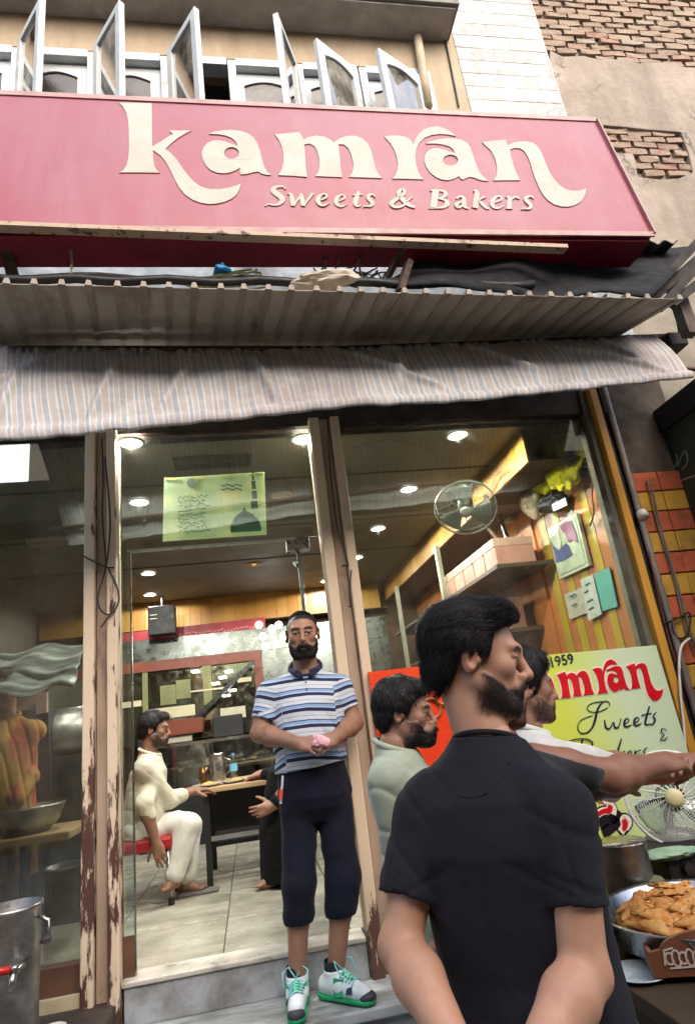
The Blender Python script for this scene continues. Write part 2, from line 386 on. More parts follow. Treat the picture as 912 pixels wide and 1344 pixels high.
# ---- heads: local metres, origin between the ears, face towards -y
def head_sdf(c, Rm, sc=1.0, h=.003, beard=0, neck_to=None):
    c = np.array(c, float); ext = .17*sc
    lo = c-ext; hi = c+ext
    if neck_to is not None: lo = np.minimum(lo, np.array(neck_to)-.08); hi = np.maximum(hi, np.array(neck_to)+.08)
    s = SDF(lo, hi, h); W = lambda x, y, z: c+Rm@(np.array([x, y, z])*sc)
    E = lambda p, r, k=.012, mode='add', Q=None: s.ell(W(*p), np.array(r)*sc, Rm if Q is None else Rm@Q, k*sc, mode)
    Cn = lambda a, b, r1, r2, k=.012, mode='add': s.cone(W(*a), W(*b), r1*sc, r2*sc, k*sc, mode)
    E((0, .018, .036), (.074, .094, .082)); E((0, -.022, .02), (.066, .066, .07), .02)
    E((0, -.03, -.04), (.056, .058, .07), .02)
    for q in (-1, 1):
        Cn((q*.056, .0, -.045), (q*.024, -.07, -.096), .016, .018, .03)
        E((q*.042, -.060, -.014), (.020, .020, .018), .03)
    Cn((-.012, -.078, -.1), (.012, -.078, -.1), .02, .02, .02)
    Cn((-.04, -.078, .03), (.0, -.088, .027), .011, .011, .016); Cn((0, -.088, .027), (.04, -.078, .03), .011, .011, .016)
    for q in (-1, 1):
        E((q*.032, -.099, .006), (.017, .016, .0125), .012, 'sub')
        E((q*.032, -.078, .006), (.0135, .0125, .0125), .003)
        Cn((q*.019, -.088, .012), (q*.044, -.081, .011), .004, .004, .006)
        Cn((q*.02, -.086, -.004), (q*.043, -.081, -.003), .0035, .0035, .006)
    Cn((0, -.090, .020), (0, -.114, -.024), .0085, .0115, .010); E((0, -.113, -.027), (.0125, .0115, .0105), .008)
    for q in (-1, 1):
        E((q*.0125, -.1, -.031), (.009, .011, .008), .006); E((q*.0065, -.108, -.0385), (.0035, .005, .004), .003, 'sub')
    E((0, -.09, -.058), (.026, .014, .02), .02)
    Cn((-.02, -.0925, -.0565), (0, -.1015, -.0535), .0045, .006, .006); Cn((0, -.1015, -.0535), (.02, -.0925, -.0565), .006, .0045, .006)
    Cn((-.016, -.094, -.0655), (.016, -.094, -.0655), .0065, .0065, .006)
    E((0, -.105, -.0605), (.02, .008, .0016), .002, 'sub')
    for q in (-1, 1):
        a = q*.35; Q = np.array([[math.cos(a), -math.sin(a), 0], [math.sin(a), math.cos(a), 0], [0, 0, 1.]])
        E((q*.08, .014, -.002), (.009, .019, .032), .005, 'add', Q)
        E((q*.089, .007, .0), (.008, .0115, .021), .004, 'sub', Q); E((q*.083, .019, .008), (.004, .004, .018), .004, 'add', Q)
        E((q*.078, -.005, -.006), (.008, .006, .009), .004)
    if neck_to is not None:
        s.cone(W(0, .028, -.05), neck_to, .056*sc, .062*sc, .025*sc)
    if beard:
        loc = lambda P: ((P-c)@Rm)/sc
        s.warp(lambda P: -beard*beard_mask(loc(P))*(1+.10*wnoise(P, 300, 3)))
    return s
def sm(x, a, b): t = np.clip((x-a)/(b-a), 0, 1); return t*t*(3-2*t)
def beard_mask(q):
    x, y, z = np.abs(q[..., 0]), q[..., 1], q[..., 2]
    top = np.interp(x, [0, .018, .03, .045, .06, .08], [-.043, -.043, -.054, -.060, -.044, -.002])
    m = sm(top-z, -.012, .013)*sm(.016-y, 0, .045)*sm(z+.13, 0, .03)*(1-sm(x, .066, .075))
    lips = ((x/.017)**2+((z+.0635)/.0070)**2) < 1
    return m*np.where(lips & (y < -.085), 0, 1)
def head_cols(V, c, Rm, sc, tone, beard=0., beard_c=(.012, .009, .008), brow=1., bald=0., hairc=(.012, .009, .008)):
    q = ((V-c)@Rm)/sc; x, y, z = np.abs(q[:, 0]), q[:, 1], q[:, 2]; C = np.tile(np.array(tone, float), (len(V), 1))
    def pa(m, col): m = np.clip(m, 0, 1)[:, None]; C[:] = C*(1-m)+np.array(col)*m
    T = np.array(tone)
    pa(.18*sm(-y, .06, .09)*np.exp(-((x-.042)/.02)**2-((z+.02)/.022)**2), T*np.array([1.15, .72, .66]))
    pa(.25*np.exp(-(x/.016)**2-((z+.03)/.015)**2)*(y < -.09), T*np.array([1.15, .7, .66]))
    pa(.4*((x > .07) & (np.abs(z) < .04) & (y > -.01)), T*np.array([1.15, .75, .7]))
    pa(.5*(((x/.022)**2+((z+.06)/.012)**2 < 1) & (y < -.083)), T*np.array([.95, .5, .48]))
    pa(.9*(((x/.019)**2+((z+.0605)/.0022)**2 < 1) & (y < -.083)), T*.25)
    d = ((x-.0328)/.0135)**2+((z-.0045)/.0050)**2
    ey = (y < -.068)
    pa(.28*((((x-.032)/.021)**2+((z-.006)/.0125)**2 < 1) & ey), T*.5)
    pa(((d < 1) & ey)*1., (.24, .22, .2)); pa(((((x-.032)/.0066)**2+((z-.0050)/.0062)**2 < 1) & ey & (d < 1.1))*1., (.02, .012, .009))
    pa(.9*(((d < 1.7) & (d >= .9) & (z > .006)) & ey), T*.15)
    bz = .026+.004*np.sin(np.clip((x-.014)/.034, 0, 1)*math.pi)
    pa(brow*.92*sm(.0068-np.abs(z-bz), 0, .003)*sm(x, .01, .015)*(1-sm(x, .046, .054))*(y < -.05), hairc)
    if beard: pa(beard*np.clip(beard_mask(q)*(1.12+.12*wnoise(V, 500, 5)), 0, 1), beard_c)
    if bald: pa(bald*sm(z-np.interp(y, [-.09, -.06, -.02, .1], [.078, .068, .02, -.05]), -.004, .010), hairc)
    return C
def hair_sdf(c, Rm, sc, h, line, thick=.014, top=.02, fringe=0, nape=-.07, seed=1, rough=.004, fq=90):
    c = np.array(c, float); s = SDF(c-.19*sc, c+.19*sc, h); W = lambda x, y, z: c+Rm@(np.array([x, y, z])*sc)
    s.ell(W(0, .022, .036+top*.4), np.array((.074+thick, .094+thick, .082+top))*sc, Rm, .01)
    s.ell(W(0, .05, -.025), np.array((.062+thick*.6, .06+thick*.5, .05))*sc, Rm, .03*sc)
    if fringe:
        s.cone(W(-.035, -.05, .1), W(.03, -.066, .098), (.022+fringe)*sc, (.02+fringe)*sc, .03*sc); s.cone(W(.03, -.06, .098), W(.045, -.02, .1), .022*sc, .03*sc, .03*sc)
    def cut(P):
        q = ((P-c)@Rm)/sc; x, y, z = np.abs(q[..., 0]), q[..., 1], q[..., 2]
        hz = np.interp(y, [-.12, -.085, -.06, -.04, -.026, -.012, .03, .05, .1], line if line is not None else [.085, .08, .07, .05, -.02, .01, .012, -.05, nape])
        return np.maximum((hz-z)*sc, -1)
    s.warp(lambda P: rough*wnoise(P, fq, seed)+rough*.6*wnoise(P, fq*2.7, seed+1), .05)
    i = np.where(s.D < .05); P = np.stack([s.ax[k][i[k]] for k in range(3)], -1); s.D[i] = np.maximum(s.D[i], cut(P)+.0035*wnoise(P, 260, seed+7))
    return s

# ---- hands
def hand(s, wr, d, pn, side, L=.185, curl=(.5, .6, .7, .8), spread=.12, th=(.6, .5), k=.006, sc=1.0):
    """wr wrist, d along the palm, pn the way the palm faces, side +1/-1 puts the thumb on pn x d"""
    d = unit(d); pn = unit(np.array(pn, float)-d*np.dot(pn, d)); t = np.cross(pn, d)*side; wr = np.array(wr, float); u = L/.185*sc
    palm = wr+d*.05*u
    Rm = np.stack([t, pn, d], 1); s.ell(palm, np.array((.041, .0165, .055))*u, Rm, .012*u)
    s.cone(wr-d*.02*u, wr+d*.03*u, .025*u, .027*u, .015*u)
    s.cone(wr+d*.035*u-t*.018*u, wr+d*.088*u-t*.024*u, .015*u, .0125*u, .012*u); s.cone(wr+d*.03*u+t*.014*u, wr+d*.092*u+t*.022*u, .0165*u, .0125*u, .012*u)
    for i, (o, l, r) in enumerate(((.03, .07, .0088), (.0105, .078, .0092), (-.0105, .073, .0088), (-.03, .058, .0078))):
        b = wr+d*(.092-.004*abs(i-1))*u+t*o*u; c = curl[i]; dd = unit(d+t*spread*(1.3-i)*.5); p = b-dd*.012*u; r *= u
        for j, (f, rr) in enumerate(((.46, .95), (.31, .88), (.25, .78))):
            a = c*(j+.6)*.62; e = unit(dd*math.cos(a)+pn*math.sin(a)); q = p+e*l*f*1.15*u; s.cone(p, q, r*(1 if j == 0 else (.95, .88)[j-1]), r*rr, k*(1 if j == 0 else .5)); p = q
    b = wr+d*.022*u+t*.024*u+pn*.006*u; e = unit(t*math.cos(th[0])+d*math.sin(th[0])+pn*.35); p = b+e*.042*u; s.cone(b, p, .0165*u, .0115*u, .012*u)
    e2 = unit(e+d*th[1]+pn*th[1]*.5); p2 = p+e2*.032*u; s.cone(p, p2, .0112*u, .0098*u, .004); s.cone(p2, p2+unit(e2+d*.2)*.024*u, .0098*u, .0075*u, .004)
def arm_mesh(sh, el, wr, hd=None, r=(.052, .043, .041, .027), h=.004):
    """sh/el/wr joints, hd = dict for hand()"""
    pts = np.array([sh, el, wr] if hd is None else [sh, el, wr, np.array(wr)+unit(hd['d'])*.21]); lo = pts.min(0)-.09; hi = pts.max(0)+.09
    s = SDF(lo, hi, h); sh, el, wr = map(np.array, (sh, el, wr))
    s.cone(sh, sh+(el-sh)*.45, r[0], r[0]*.98, .02); s.cone(sh+(el-sh)*.45, el, r[0]*.96, r[1]*.95, .02); s.ell(el-unit((sh-el)*.5+(wr-el)*.5)*.018, (r[1]*.72,)*3, None, .015)
    m = el+(wr-el)*.3; s.cone(el, m, r[1]*.96, r[2]*1.06, .02); s.cone(m, wr, r[2]*1.06, r[3], .02)
    s.warp(lambda P: .0012*wnoise(P, 40, 7))
    if hd: hand(s, wr, **hd)
    return s.mesh()
def leg_mesh(hip, kn, an, toe=None, h=.006, r=(.082, .055, .048, .035)):
    pts = [hip, kn, an]+([toe] if toe is not None else []); pts = np.array(pts); s = SDF(pts.min(0)-.12, pts.max(0)+.12, h); hip, kn, an = map(np.array, (hip, kn, an))
    s.cone(hip, kn, r[0], r[1], .03); m = kn+(an-kn)*.32; s.cone(kn, m, r[1]*.93, r[2]*1.08, .03); s.cone(m, an, r[2]*1.08, r[3], .03)
    if toe is not None:
        toe = np.array(toe); d = unit(toe-an*[1, 1, 0]-[0, 0, toe[2]]); heel = V3(an[0], an[1], toe[2])-d*.03
        s.cone(an, heel+V3(0, 0, .01), r[3], .03, .02); s.cone(heel+d*.03+V3(0, 0, .02), toe-d*.03, .036, .026, .025); s.cone(an, toe-d*.06, r[3]*.9, .026, .02)
        sd = np.cross(d, V3(0, 0, 1))
        for i, o in enumerate((-.03, -.015, 0, .014, .027)): s.cone(toe-d*.03+sd*o, toe+sd*o*1.05+d*(.012-.0045*i if True else 0), .0125-.001*i, .0095, .004)
    return s.mesh()
def make_person(label, root, meshes, cols, group=None):
    """one continuous body mesh; hair and clothing become its children"""
    V, F = join(meshes); root = np.array(root, float)
    me = npmesh('person', V, F, {'col': np.concatenate(cols)}, root); o = rawobj('person', me, SKIN); o.location = tuple(root)
    ORG[o.name] = root; setp(o, label, 'person', group); return o
def wear(name, person, VF, mat, attrs=None, label=None):
    me = npmesh(name, VF[0], VF[1], attrs, ORG[person.name]); o = rawobj(name, me, mat, person, label); ORG[o.name] = ORG[person.name]; return o
def tone_cols(VF, tone, seed=0):
    V = VF[0]; T = np.array(tone); v = .92+.1*wnoise(V, 30, seed); return T[None]*v[:, None]
def strands(V, nrm, flow, n, L, w, seed, lift=.004, sag=.25):
    """hair locks as thin curved ribbons lying along the flow"""
    r = np.random.default_rng(seed); vs = []; fs = []; I = r.choice(len(V), n)
    for i in I:
        p = V[i]; nn = nrm[i]; f = flow(p)+r.normal(size=3)*.13; f = unit(f-nn*np.dot(f, nn)); sd = np.cross(nn, f); l = L*r.uniform(.6, 1.3); b = len(vs); cur = r.normal()*.25
        for k in range(5):
            t = k/4; q = p+f*l*t+sd*cur*l*t*t+nn*(lift*math.sin(math.pi*min(t*1.1, 1))*r.uniform(.5, 1.2)-.003*t); ww = w*(1-.8*t)*.5
            vs += [q-sd*ww, q+nn*ww*.9, q+sd*ww]
        for k in range(4):
            a = b+k*3; fs += [(a, a+3, a+4, a+1), (a+1, a+4, a+5, a+2)]
    return np.array(vs), np.array(fs)
def beard_hair(person, VF, c, Rm, sc, n, L, w, seed, mat):
    V, F = VF; q = ((V-c)@Rm)/sc; m = beard_mask(q); ok = np.where((m > .35) & (np.random.default_rng(seed).random(len(V)) < m))[0]; nn = vnormals(V, F)
    fl = lambda p: -Rm[:, 2]*.8-Rm[:, 1]*.35
    A_, B_ = strands(V[ok], nn[ok], fl, n, L, w, seed, .0035); wear('beard', person, (A_, B_), mat)
def crown_flow(c, Rm):
    top = c+Rm@np.array([0, .05, .12])
    return lambda p: unit(p-top)*.8-Rm[:, 2]*.5
def vnormals(V, F):
    n = np.cross(V[F[:, 2]]-V[F[:, 0]], V[F[:, 3]]-V[F[:, 1]]); N_ = np.zeros_like(V)
    for k in range(4): np.add.at(N_, F[:, k], n)
    return N_/(np.linalg.norm(N_, axis=1)[:, None]+1e-12)
SKIN = skin_mat()
# ================================================================ THE SHOP BUILDING
def quadY(pts, Y): return [onY(x, y, Y) for x, y in pts]
ZS, ZSTEP, ZLEDGE = .516, .345, .455
asphalt = M('street_asphalt', '8f8a80', '78736a', .85, scale=9, grime='5a554e', gs=3, bump=.5, bs=140)
g = MB(); g.add([(-60, -60, 0), (60, -60, 0), (60, 60, 0), (-60, 60, 0)], [(0, 1, 2, 3)]); struct('ground', g, asphalt)
marble_step = M('step_marble', 'b9bcbb', '8f9594', .4, scale=5, grime='5c5a52', gs=5, glo=.45, ghi=.75, stretch=(.5, 2, 1), bump=.1)
marble_riser = M('riser_marble', 'a7abb0', '8d8f90', .5, scale=4, grime='5d574c', gs=4, glo=.44, ghi=.74, bump=.15)
st = thing('entrance_steps', 'worn grey marble entrance steps under the striped-shirt man', 'steps', (.0, -.2, 0))
part('tread', MB().box((-.63, -.34, .30), (2.3, 0, ZSTEP)), marble_step, st, bev=.008)
part('riser', MB().box((-.63, -.30, .05), (2.3, 0, .30)), marble_riser, st)
part('riser', MB().box((-.63, -.028, ZSTEP), (.47, .1, ZS-.02)), marble_riser, st, bev=.004)
part('nosing', MB().box((-.64, -.04, ZS-.02), (.47, .12, ZS+.003)), M('nosing_marble', 'c9c6ba', 'aaa698', .4, scale=7, grime='5e5648', gs=7, glo=.56, ghi=.72), st, bev=.006)
part('lower_tread', MB().box((-.63, -.72, .0), (2.3, -.34, .17)), marble_step, st, bev=.008)
dirty = M('dirty_dark_concrete', '4d3d33', '2e2521', .8, scale=5, grime='1d1613', gs=4, bump=.5, bs=30)
solo('concrete_ledge', MB().box((-3, -.75, 0), (-.66, .02, ZLEDGE)), dirty, 'stained dark concrete ledge carrying the steel drum', 'ledge', bev=.02)

sb = thing('shop_building', 'three storey shop house with cream upper wall, white casements and white marble side tiles', 'building', (0, 0, 0))
ZH = 6.335; ZW0 = 5.1; XC = 2.87
part('wall', MB().box((-6, 0, ZH+.03), (1.70, .22, 13.2)), cream_wall, sb)
part('wall', MB().box((-6, 0, 4.75), (1.70, .22, ZW0)), cream_wall, sb)
blue_wash = M('pale_blue_limewash', 'b4bfc4', '8f9aa0', .9, grime='5f6468', gs=2, bump=.3, bs=20)
part('wall', MB().box((-6, -.01, 3.62), (XC, .22, 4.75)), blue_wash, sb, label='pale blue limewashed wall above the metal canopy')
part('wall', MB().box((1.70, .0, 4.75), (2.06, .22, 13.2)), cream_wall, sb)
part('wall', MB().box((2.06, .03, 4.75), (XC, .22, 13.2)), M('mortar_white', 'a9a7a2', '9d9b96', .9), sb)
part('roof', MB().box((-6, .22, 12.9), (XC, 9, 13.2)), concrete, sb)
part('side_wall', MB().box((-6.2, 0, 0), (-6, 9, 13.2)), concrete, sb)
part('side_wall', MB().box((2.62, .22, 0), (XC, 9, 13.2)), concrete, sb)
part('rear_wall', MB().box((-6, 8.8, 0), (XC, 9, 13.2)), concrete, sb)
part('lintel', MB().box((-6, .0, 3.23), (2.6, .2, 3.62)), dirty, sb)
# marble facing tiles, each its own piece
def marble_tile_mat():
    n = N('white_marble_tile'); o = n.new('ShaderNodeVectorMath', operation='ADD'); n.put(o.inputs[0], n.pos)
    cb = n.new('ShaderNodeCombineXYZ'); r = n.math('MULTIPLY', n.rnd(), 37.); [n.put(cb.inputs[i], r) for i in range(3)]; n.put(o.inputs[1], cb.outputs[0])
    v = n.noise(3.2, 8, .62, vec=o.outputs[0]); v = n.math('ABSOLUTE', n.math('SUBTRACT', v, .5))
    c = n.mix(n.ramp(v, [(0, 1.), (.025, .55), (.10, .2), (.2, 0.)]), srgb('9c9c99'), srgb('62625e')); c = n.mix(n.math('MULTIPLY', n.rnd(), .25), c, srgb('b5b0a6'))
    return n.done(c, .3)
mtile = marble_tile_mat(); th, tw = .148, .33; tm = {}
for r in range(16):
    z0 = 5.62+r*th; x = 2.062-(.16 if r % 2 else 0)
    while x < XC-.02:
        a = max(x, 2.062); b = min(x+tw-.0012, XC-.001)
        if b-a > .04:
            k = round(b-a, 3)
            if k not in tm:
                mb = MB().box((0, 0, 0), (b-a, .032, th-.005)); tm[k] = part('tile', mb, mtile, sb); o = tm[k]
            else: o = tm[k].copy(); COL.objects.link(o)
            o.location = (a, -.003+random.uniform(-.0015, .0005), z0)
        x += tw
part('corner_trim', MB().box((XC-.0, -.006, 4.9), (XC+.012, .2, 13.2)), M('pale_edge', 'c9c6bf'), sb)
# balcony slab with a slatted front
za = 6.70
bo = [onZ(598, 12, za), onY(1.0, 1.0, 0)]
by = onZ(598, 12, za)[1]; bx = onZ(598, 12, za)[0]
bal = part('balcony', MB().box((-6, by, za), (bx, -.004, za+.12)), M('balcony_soffit', 'a39e97', '8c8780', .85, grime='6a665f', gs=2, glo=.5, ghi=.8), sb)
part('balcony_edge', MB().box((-6, by-.03, za+.02), (bx+.025, by, za+.10)), M('edge_dark', '6d675e'), bal)
part('balcony_edge', MB().box((bx, by, za+.02), (bx+.025, -.004, za+.10)), MATS['edge_dark'], bal)
slat_m = M('balcony_slat', 'c9c6b8', 'b0ad9f', .6, scale=12); sl0 = None
for i in range(46):
    x = bx-.02-i*.085
    if sl0 is None: sl0 = part('balcony_slat', MB().box((-.03, -.012, 0), (.03, .012, .75)), slat_m, bal); o = sl0
    else: o = sl0.copy(); COL.objects.link(o)
    o.location = (x, by-.012, za+.105)
# ground-down pipe beside the last casement
part('drain_pipe', MB().tube([onY(548, 50, -.05), onY(562, 140, -.05)], .035, 10), M('pipe_beige', 'bfae93', 'a8977d', .6), sb, smooth=True)
part('cable', MB().tube([onY(583, 45, -.012), onY(592, 90, -.012), onY(602, 140, -.012)], .008, 6), black_plastic, sb)

# casement windows: hinge top / outer top pixel of each opened leaf, side of the hinge, mullion
pane_blue = glass_mat('window_glass', 3.5, (.75, .82, .85), .85, .12)
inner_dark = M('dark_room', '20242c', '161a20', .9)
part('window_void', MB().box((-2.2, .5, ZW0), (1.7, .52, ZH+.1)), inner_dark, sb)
leaves = [((27, 55), (57, -3), 1), ((126, 62), (160, 2), 1), ((222, 70), (258, 10), 1), ((388, 88), (361, 17), 1), ((467, 94), (413, 52), 0), ((551, 103), (494, 65), 0)]
mull = [-60, 22, 121, 216, 303, 390, 472, 556]
ledge_in = []
for i in range(len(mull)-1):
    xa = onY(mull[i], 75, 0)[0]; xb = onY(mull[i+1], 85, 0)[0]
    f = MB(); f.box((xa-.03, -.015, ZW0), (xa+.03, .1, ZH)).box((xa+.03, -.01, ZH-.045), (xb-.03, .1, ZH+.03))
    if i == len(mull)-2: f.box((xb-.03, -.015, ZW0), (xb+.03, .1, ZH))
    wn = part('window', f, white_frame, sb, bev=.004)
    if i not in (3, ):
        s = MB(); a, b = xa+.035, xb-.035; zt = ZH-.06; wst = .075 if i < 4 else .05     # inner fixed sash with an arched pane
        arch = [(a+wst+(b-a-2*wst)*t, .0, zt-.12+.05*math.sin(math.pi*t)) for t in [k/8 for k in range(9)]]
        outer = [(a, 0, ZW0), (b, 0, ZW0), (b, 0, zt), (a, 0, zt)]
        hole = [(a+wst, 0, ZW0+.1), (b-wst, 0, ZW0+.1)]+arch[::-1]
        s.poly([(p[0], .08, p[2]) for p in outer], (0, -1, 0), .03, [[(p[0], .08, p[2]) for p in hole]])
        part('inner_sash', s, white_frame, wn); part('pane', MB().box((a+wst-.02, .062, ZW0+.1), (b-wst+.02, .067, zt-.05)), M('dim_pane', '4a4138', '2f2a27', .15), wn)
    if i > 0:
        (hx, hy), (ox, oy), full = leaves[i-1]
        H0 = onY(hx, hy, -.02); O0 = onZ(ox, oy, H0[2]); d = O0-H0; d[2] = 0; W = np.linalg.norm(d); d = d/W; W = min(W, .62)
        zt = H0[2]; zb = ZW0+.02; nrm = np.cross(d, V3(0, 0, 1)); r = .062; T = .04
        P2 = lambda u, z: H0*[1, 1, 0]+d*u+V3(0, 0, z)
        if full: hole = [P2(r, zb+r), P2(W-r, zb+r), P2(W-r, zt-r), P2(r, zt-r)]; ot = [P2(0, zb), P2(W, zb), P2(W, zt), P2(0, zt)]
        else:
            ar = [P2(r+(W-2*r)*t, zt-.17+.09*math.sin(math.pi*(.15+.7*t))) for t in [k/8 for k in range(9)]]; hole = [P2(r, zb+r), P2(W-r, zb+r)]+ar[::-1]; ot = [P2(0, zb), P2(W, zb), P2(W, zt), P2(0, zt)]
        part('casement', MB().poly([p-nrm*T/2 for p in ot], nrm, T, [[p-nrm*T/2 for p in hole]]), white_frame, wn, bev=.003)
        part('pane', MB().slab([p-nrm*.003 for p in (P2(r*.8, zb+r*.8), P2(W-r*.8, zb+r*.8), P2(W-r*.8, zt-r*.8), P2(r*.8, zt-r*.8))], nrm, .006), pane_blue, wn)

# ================================================================ NEIGHBOUR HOUSE ON THE RIGHT
nb = thing('neighbour_house', 'bare brick and plaster house wall to the right of the white marble tiles', 'building', (4, .25, 0)); NY = .25
part('wall', MB().box((XC+.012, NY+.05, 0), (9, NY+.4, 13.5)), M('mortar', '978b7e', '7f7468', .95, bump=.5, bs=40), nb)
edge = [(700, -60), (722, 66), (738, 74), (765, 73), (790, 79), (815, 77), (840, 83), (870, 82), (900, 88), (960, 90)]
pl = [onY(x, y, NY) for x, y in edge[1:]]+[onY(960, 470, NY), onY(740, 470, NY), onY(700, 300, NY)]
hole = [(791, 164), (815, 166), (850, 170), (893, 173), (903, 200), (909, 226), (890, 234), (865, 235), (837, 232), (832, 205), (829, 201), (808, 201), (800, 190)]
part('plaster', MB().poly([tuple(p+V3(0, .05, 0)) for p in pl], (0, -1, 0), .05, [[tuple(onY(x, y, NY)+V3(0, .05, 0)) for x, y in hole]]), plaster, nb, bev=.006)
bm_ = plank = None
def brick_mat():
    n = N('old_brick'); c = n.ramp(n.rnd(), [(0, srgb('7a6258')), (.3, srgb('87705f')), (.6, srgb('94806f')), (.75, srgb('876052')), (1, srgb('8f857a'))])
    c = n.mix(n.ramp(n.noise(9, 6), [(.38, 0.), (.65, .75)]), c, srgb('958876')); n.bump(n.noise(45, 6), .6, .02); return n.done(c, .9)
brick_m = brick_mat()
def rough_brick(L, Hh, T, seed):
    import bmesh
    r = random.Random(seed); me = bpy.data.meshes.new('brick'); b = bmesh.new(); bmesh.ops.create_cube(b, size=1)
    bmesh.ops.subdivide_edges(b, edges=b.edges[:], cuts=1)
    for v in b.verts: v.co = Vector(((v.co.x)*L+r.uniform(-.006, .006), v.co.y*T+r.uniform(-.006, .006), v.co.z*Hh+r.uniform(-.005, .005)))
    for v in b.verts:
        if abs(v.co.x) > L*.4 and abs(v.co.z) > Hh*.4: v.co.x *= .965; v.co.z *= .9
    b.to_mesh(me); b.free(); me.materials.append(brick_m); return me
bk = [rough_brick(.225, .068, .09, k) for k in range(6)]
def lay(inside, x0, x1, z0, z1):
    z = z0; r = 0
    while z < z1:
        x = x0+(.11 if r % 2 else 0)
        while x < x1:
            if inside(x, z):
                o = rawobj('brick', random.choice(bk), None, nb); o.location = (x-4, NY+.055-NY+random.uniform(-.008, .012), z+random.uniform(-.004, .004)); o.rotation_euler = (0, random.uniform(-.015, .015), random.uniform(-.03, .03)); o.scale = (random.uniform(.82, 1.04), 1, random.uniform(.9, 1.05))
            x += .238
        z += .079; r += 1
E0 = [onY(x, y, NY) for x, y in edge]; ex = [p[0] for p in E0]; ez = [p[2] for p in E0]
top_z = onY(850, -25, NY)[2]
lay(lambda x, z: x > XC+.1 and z > np.interp(x, ex[1:], ez[1:])+.01, XC+.1, 5.0, 5.6, top_z)
hp = [onY(x, y, NY) for x, y in hole]
def inpoly(x, z, P=hp):
    c = False
    for i in range(len(P)):
        a, b = P[i], P[i-1]
        if (a[2] > z) != (b[2] > z) and x < (b[0]-a[0])*(z-a[2])/(b[2]-a[2])+a[0]: c = not c
    return c
lay(inpoly, 2.95, 4.9, 4.3, 7.0)
# grey lower wall of the neighbour, below the canopies
part('lower_wall', MB().box((2.62, .03, 0), (6, NY+.02, 4.6)), M('grey_plaster', '9a9284', '857d70', .9, grime='57504a', gs=2, glo=.5, ghi=.75, bump=.4, bs=25), nb)

# ================================================================ SIGN BOARD
SB0, SB1 = V3(0, -1.0, 3.79), V3(0, -.867, 4.79); SN = unit((0, -1, .133)); SX0, SX1 = -1.9, 2.35
def signP(x, y): return onP(x, y, SB0, SN)
def red_mat():
    n = N('faded_red_sign'); sep = n.new('ShaderNodeSeparateXYZ'); n.put(sep.inputs[0], n.pos)
    f = n.math('ADD', n.math('MULTIPLY', n.noise(1.2, 5, .6), .9), n.math('MULTIPLY', sep.outputs[2], .25)); f = n.math('SUBTRACT', f, 1.0)
    c = n.mix(n.ramp(f, [(.25, 0.), (.75, 1.)]), srgb('923343'), srgb('8d4d59')); c = n.mix(n.ramp(n.noise(5, 8, .7, stretch=(1, 1, .12)), [(.46, 0.), (.75, .22)]), c, srgb('a58488')); c = n.mix(n.ramp(n.noise(11, 8, .7, stretch=(1, 1, .1)), [(.58, 0.), (.75, .25)]), c, srgb('5f2a34'))
    return n.done(c, n.ramp(n.noise(8), [(.3, .3), (.7, .45)]))
red_sign = red_mat(); deep_red = M('deep_red_board', '8c1030', '70102a', .55, scale=4)
letter_m = M('cream_letter', 'aeaa9e', 'a39e90', .5, scale=5, grime='8f7c5c', gs=4, glo=.6, ghi=.8, bump=.05)
sg = thing('shop_sign', 'long faded red shop sign board with cream lettering above the awning', 'sign', (.2, -.9, 3.79))
up = SB1-SB0; bk_ = V3(0, .22, 0)
part('panel', MB().hexa([V3(SX0, 0, 0)+SB0, V3(SX1, 0, 0)+SB0, V3(SX1, 0, 0)+SB0+bk_+V3(0, 0, .04), V3(SX0, 0, 0)+SB0+bk_+V3(0, 0, .04)], [V3(SX0, 0, 0)+SB1, V3(SX1, 0, 0)+SB1, V3(SX1, 0, 0)+SB1+bk_*.5, V3(SX0, 0, 0)+SB1+bk_*.5]), red_sign, sg)
part('soffit', MB().box((SX0, -.985, 3.76), (2.33, -.78, 3.787)), deep_red, sg)
trim = M('sign_trim', 'b48f8a', '9c7674', .5)
for a, b, wd in (((SX0, *SB1[1:]), (SX1, *SB1[1:]), .010), ((SX0, *SB0[1:]), (SX1, *SB0[1:]), .010), ((SX1, *SB0[1:]), (SX1, *SB1[1:]), .010)):
    part('trim', MB().beam(V3(*a)+SN*.004, V3(*b)+SN*.004, wd, .03), trim, sg)
C2 = lambda pts: [(140+x/2.533, 120+y/2.533) for x, y in pts]; C3 = lambda pts: [(480+x/2.85, 140+y/2.85) for x, y in pts]
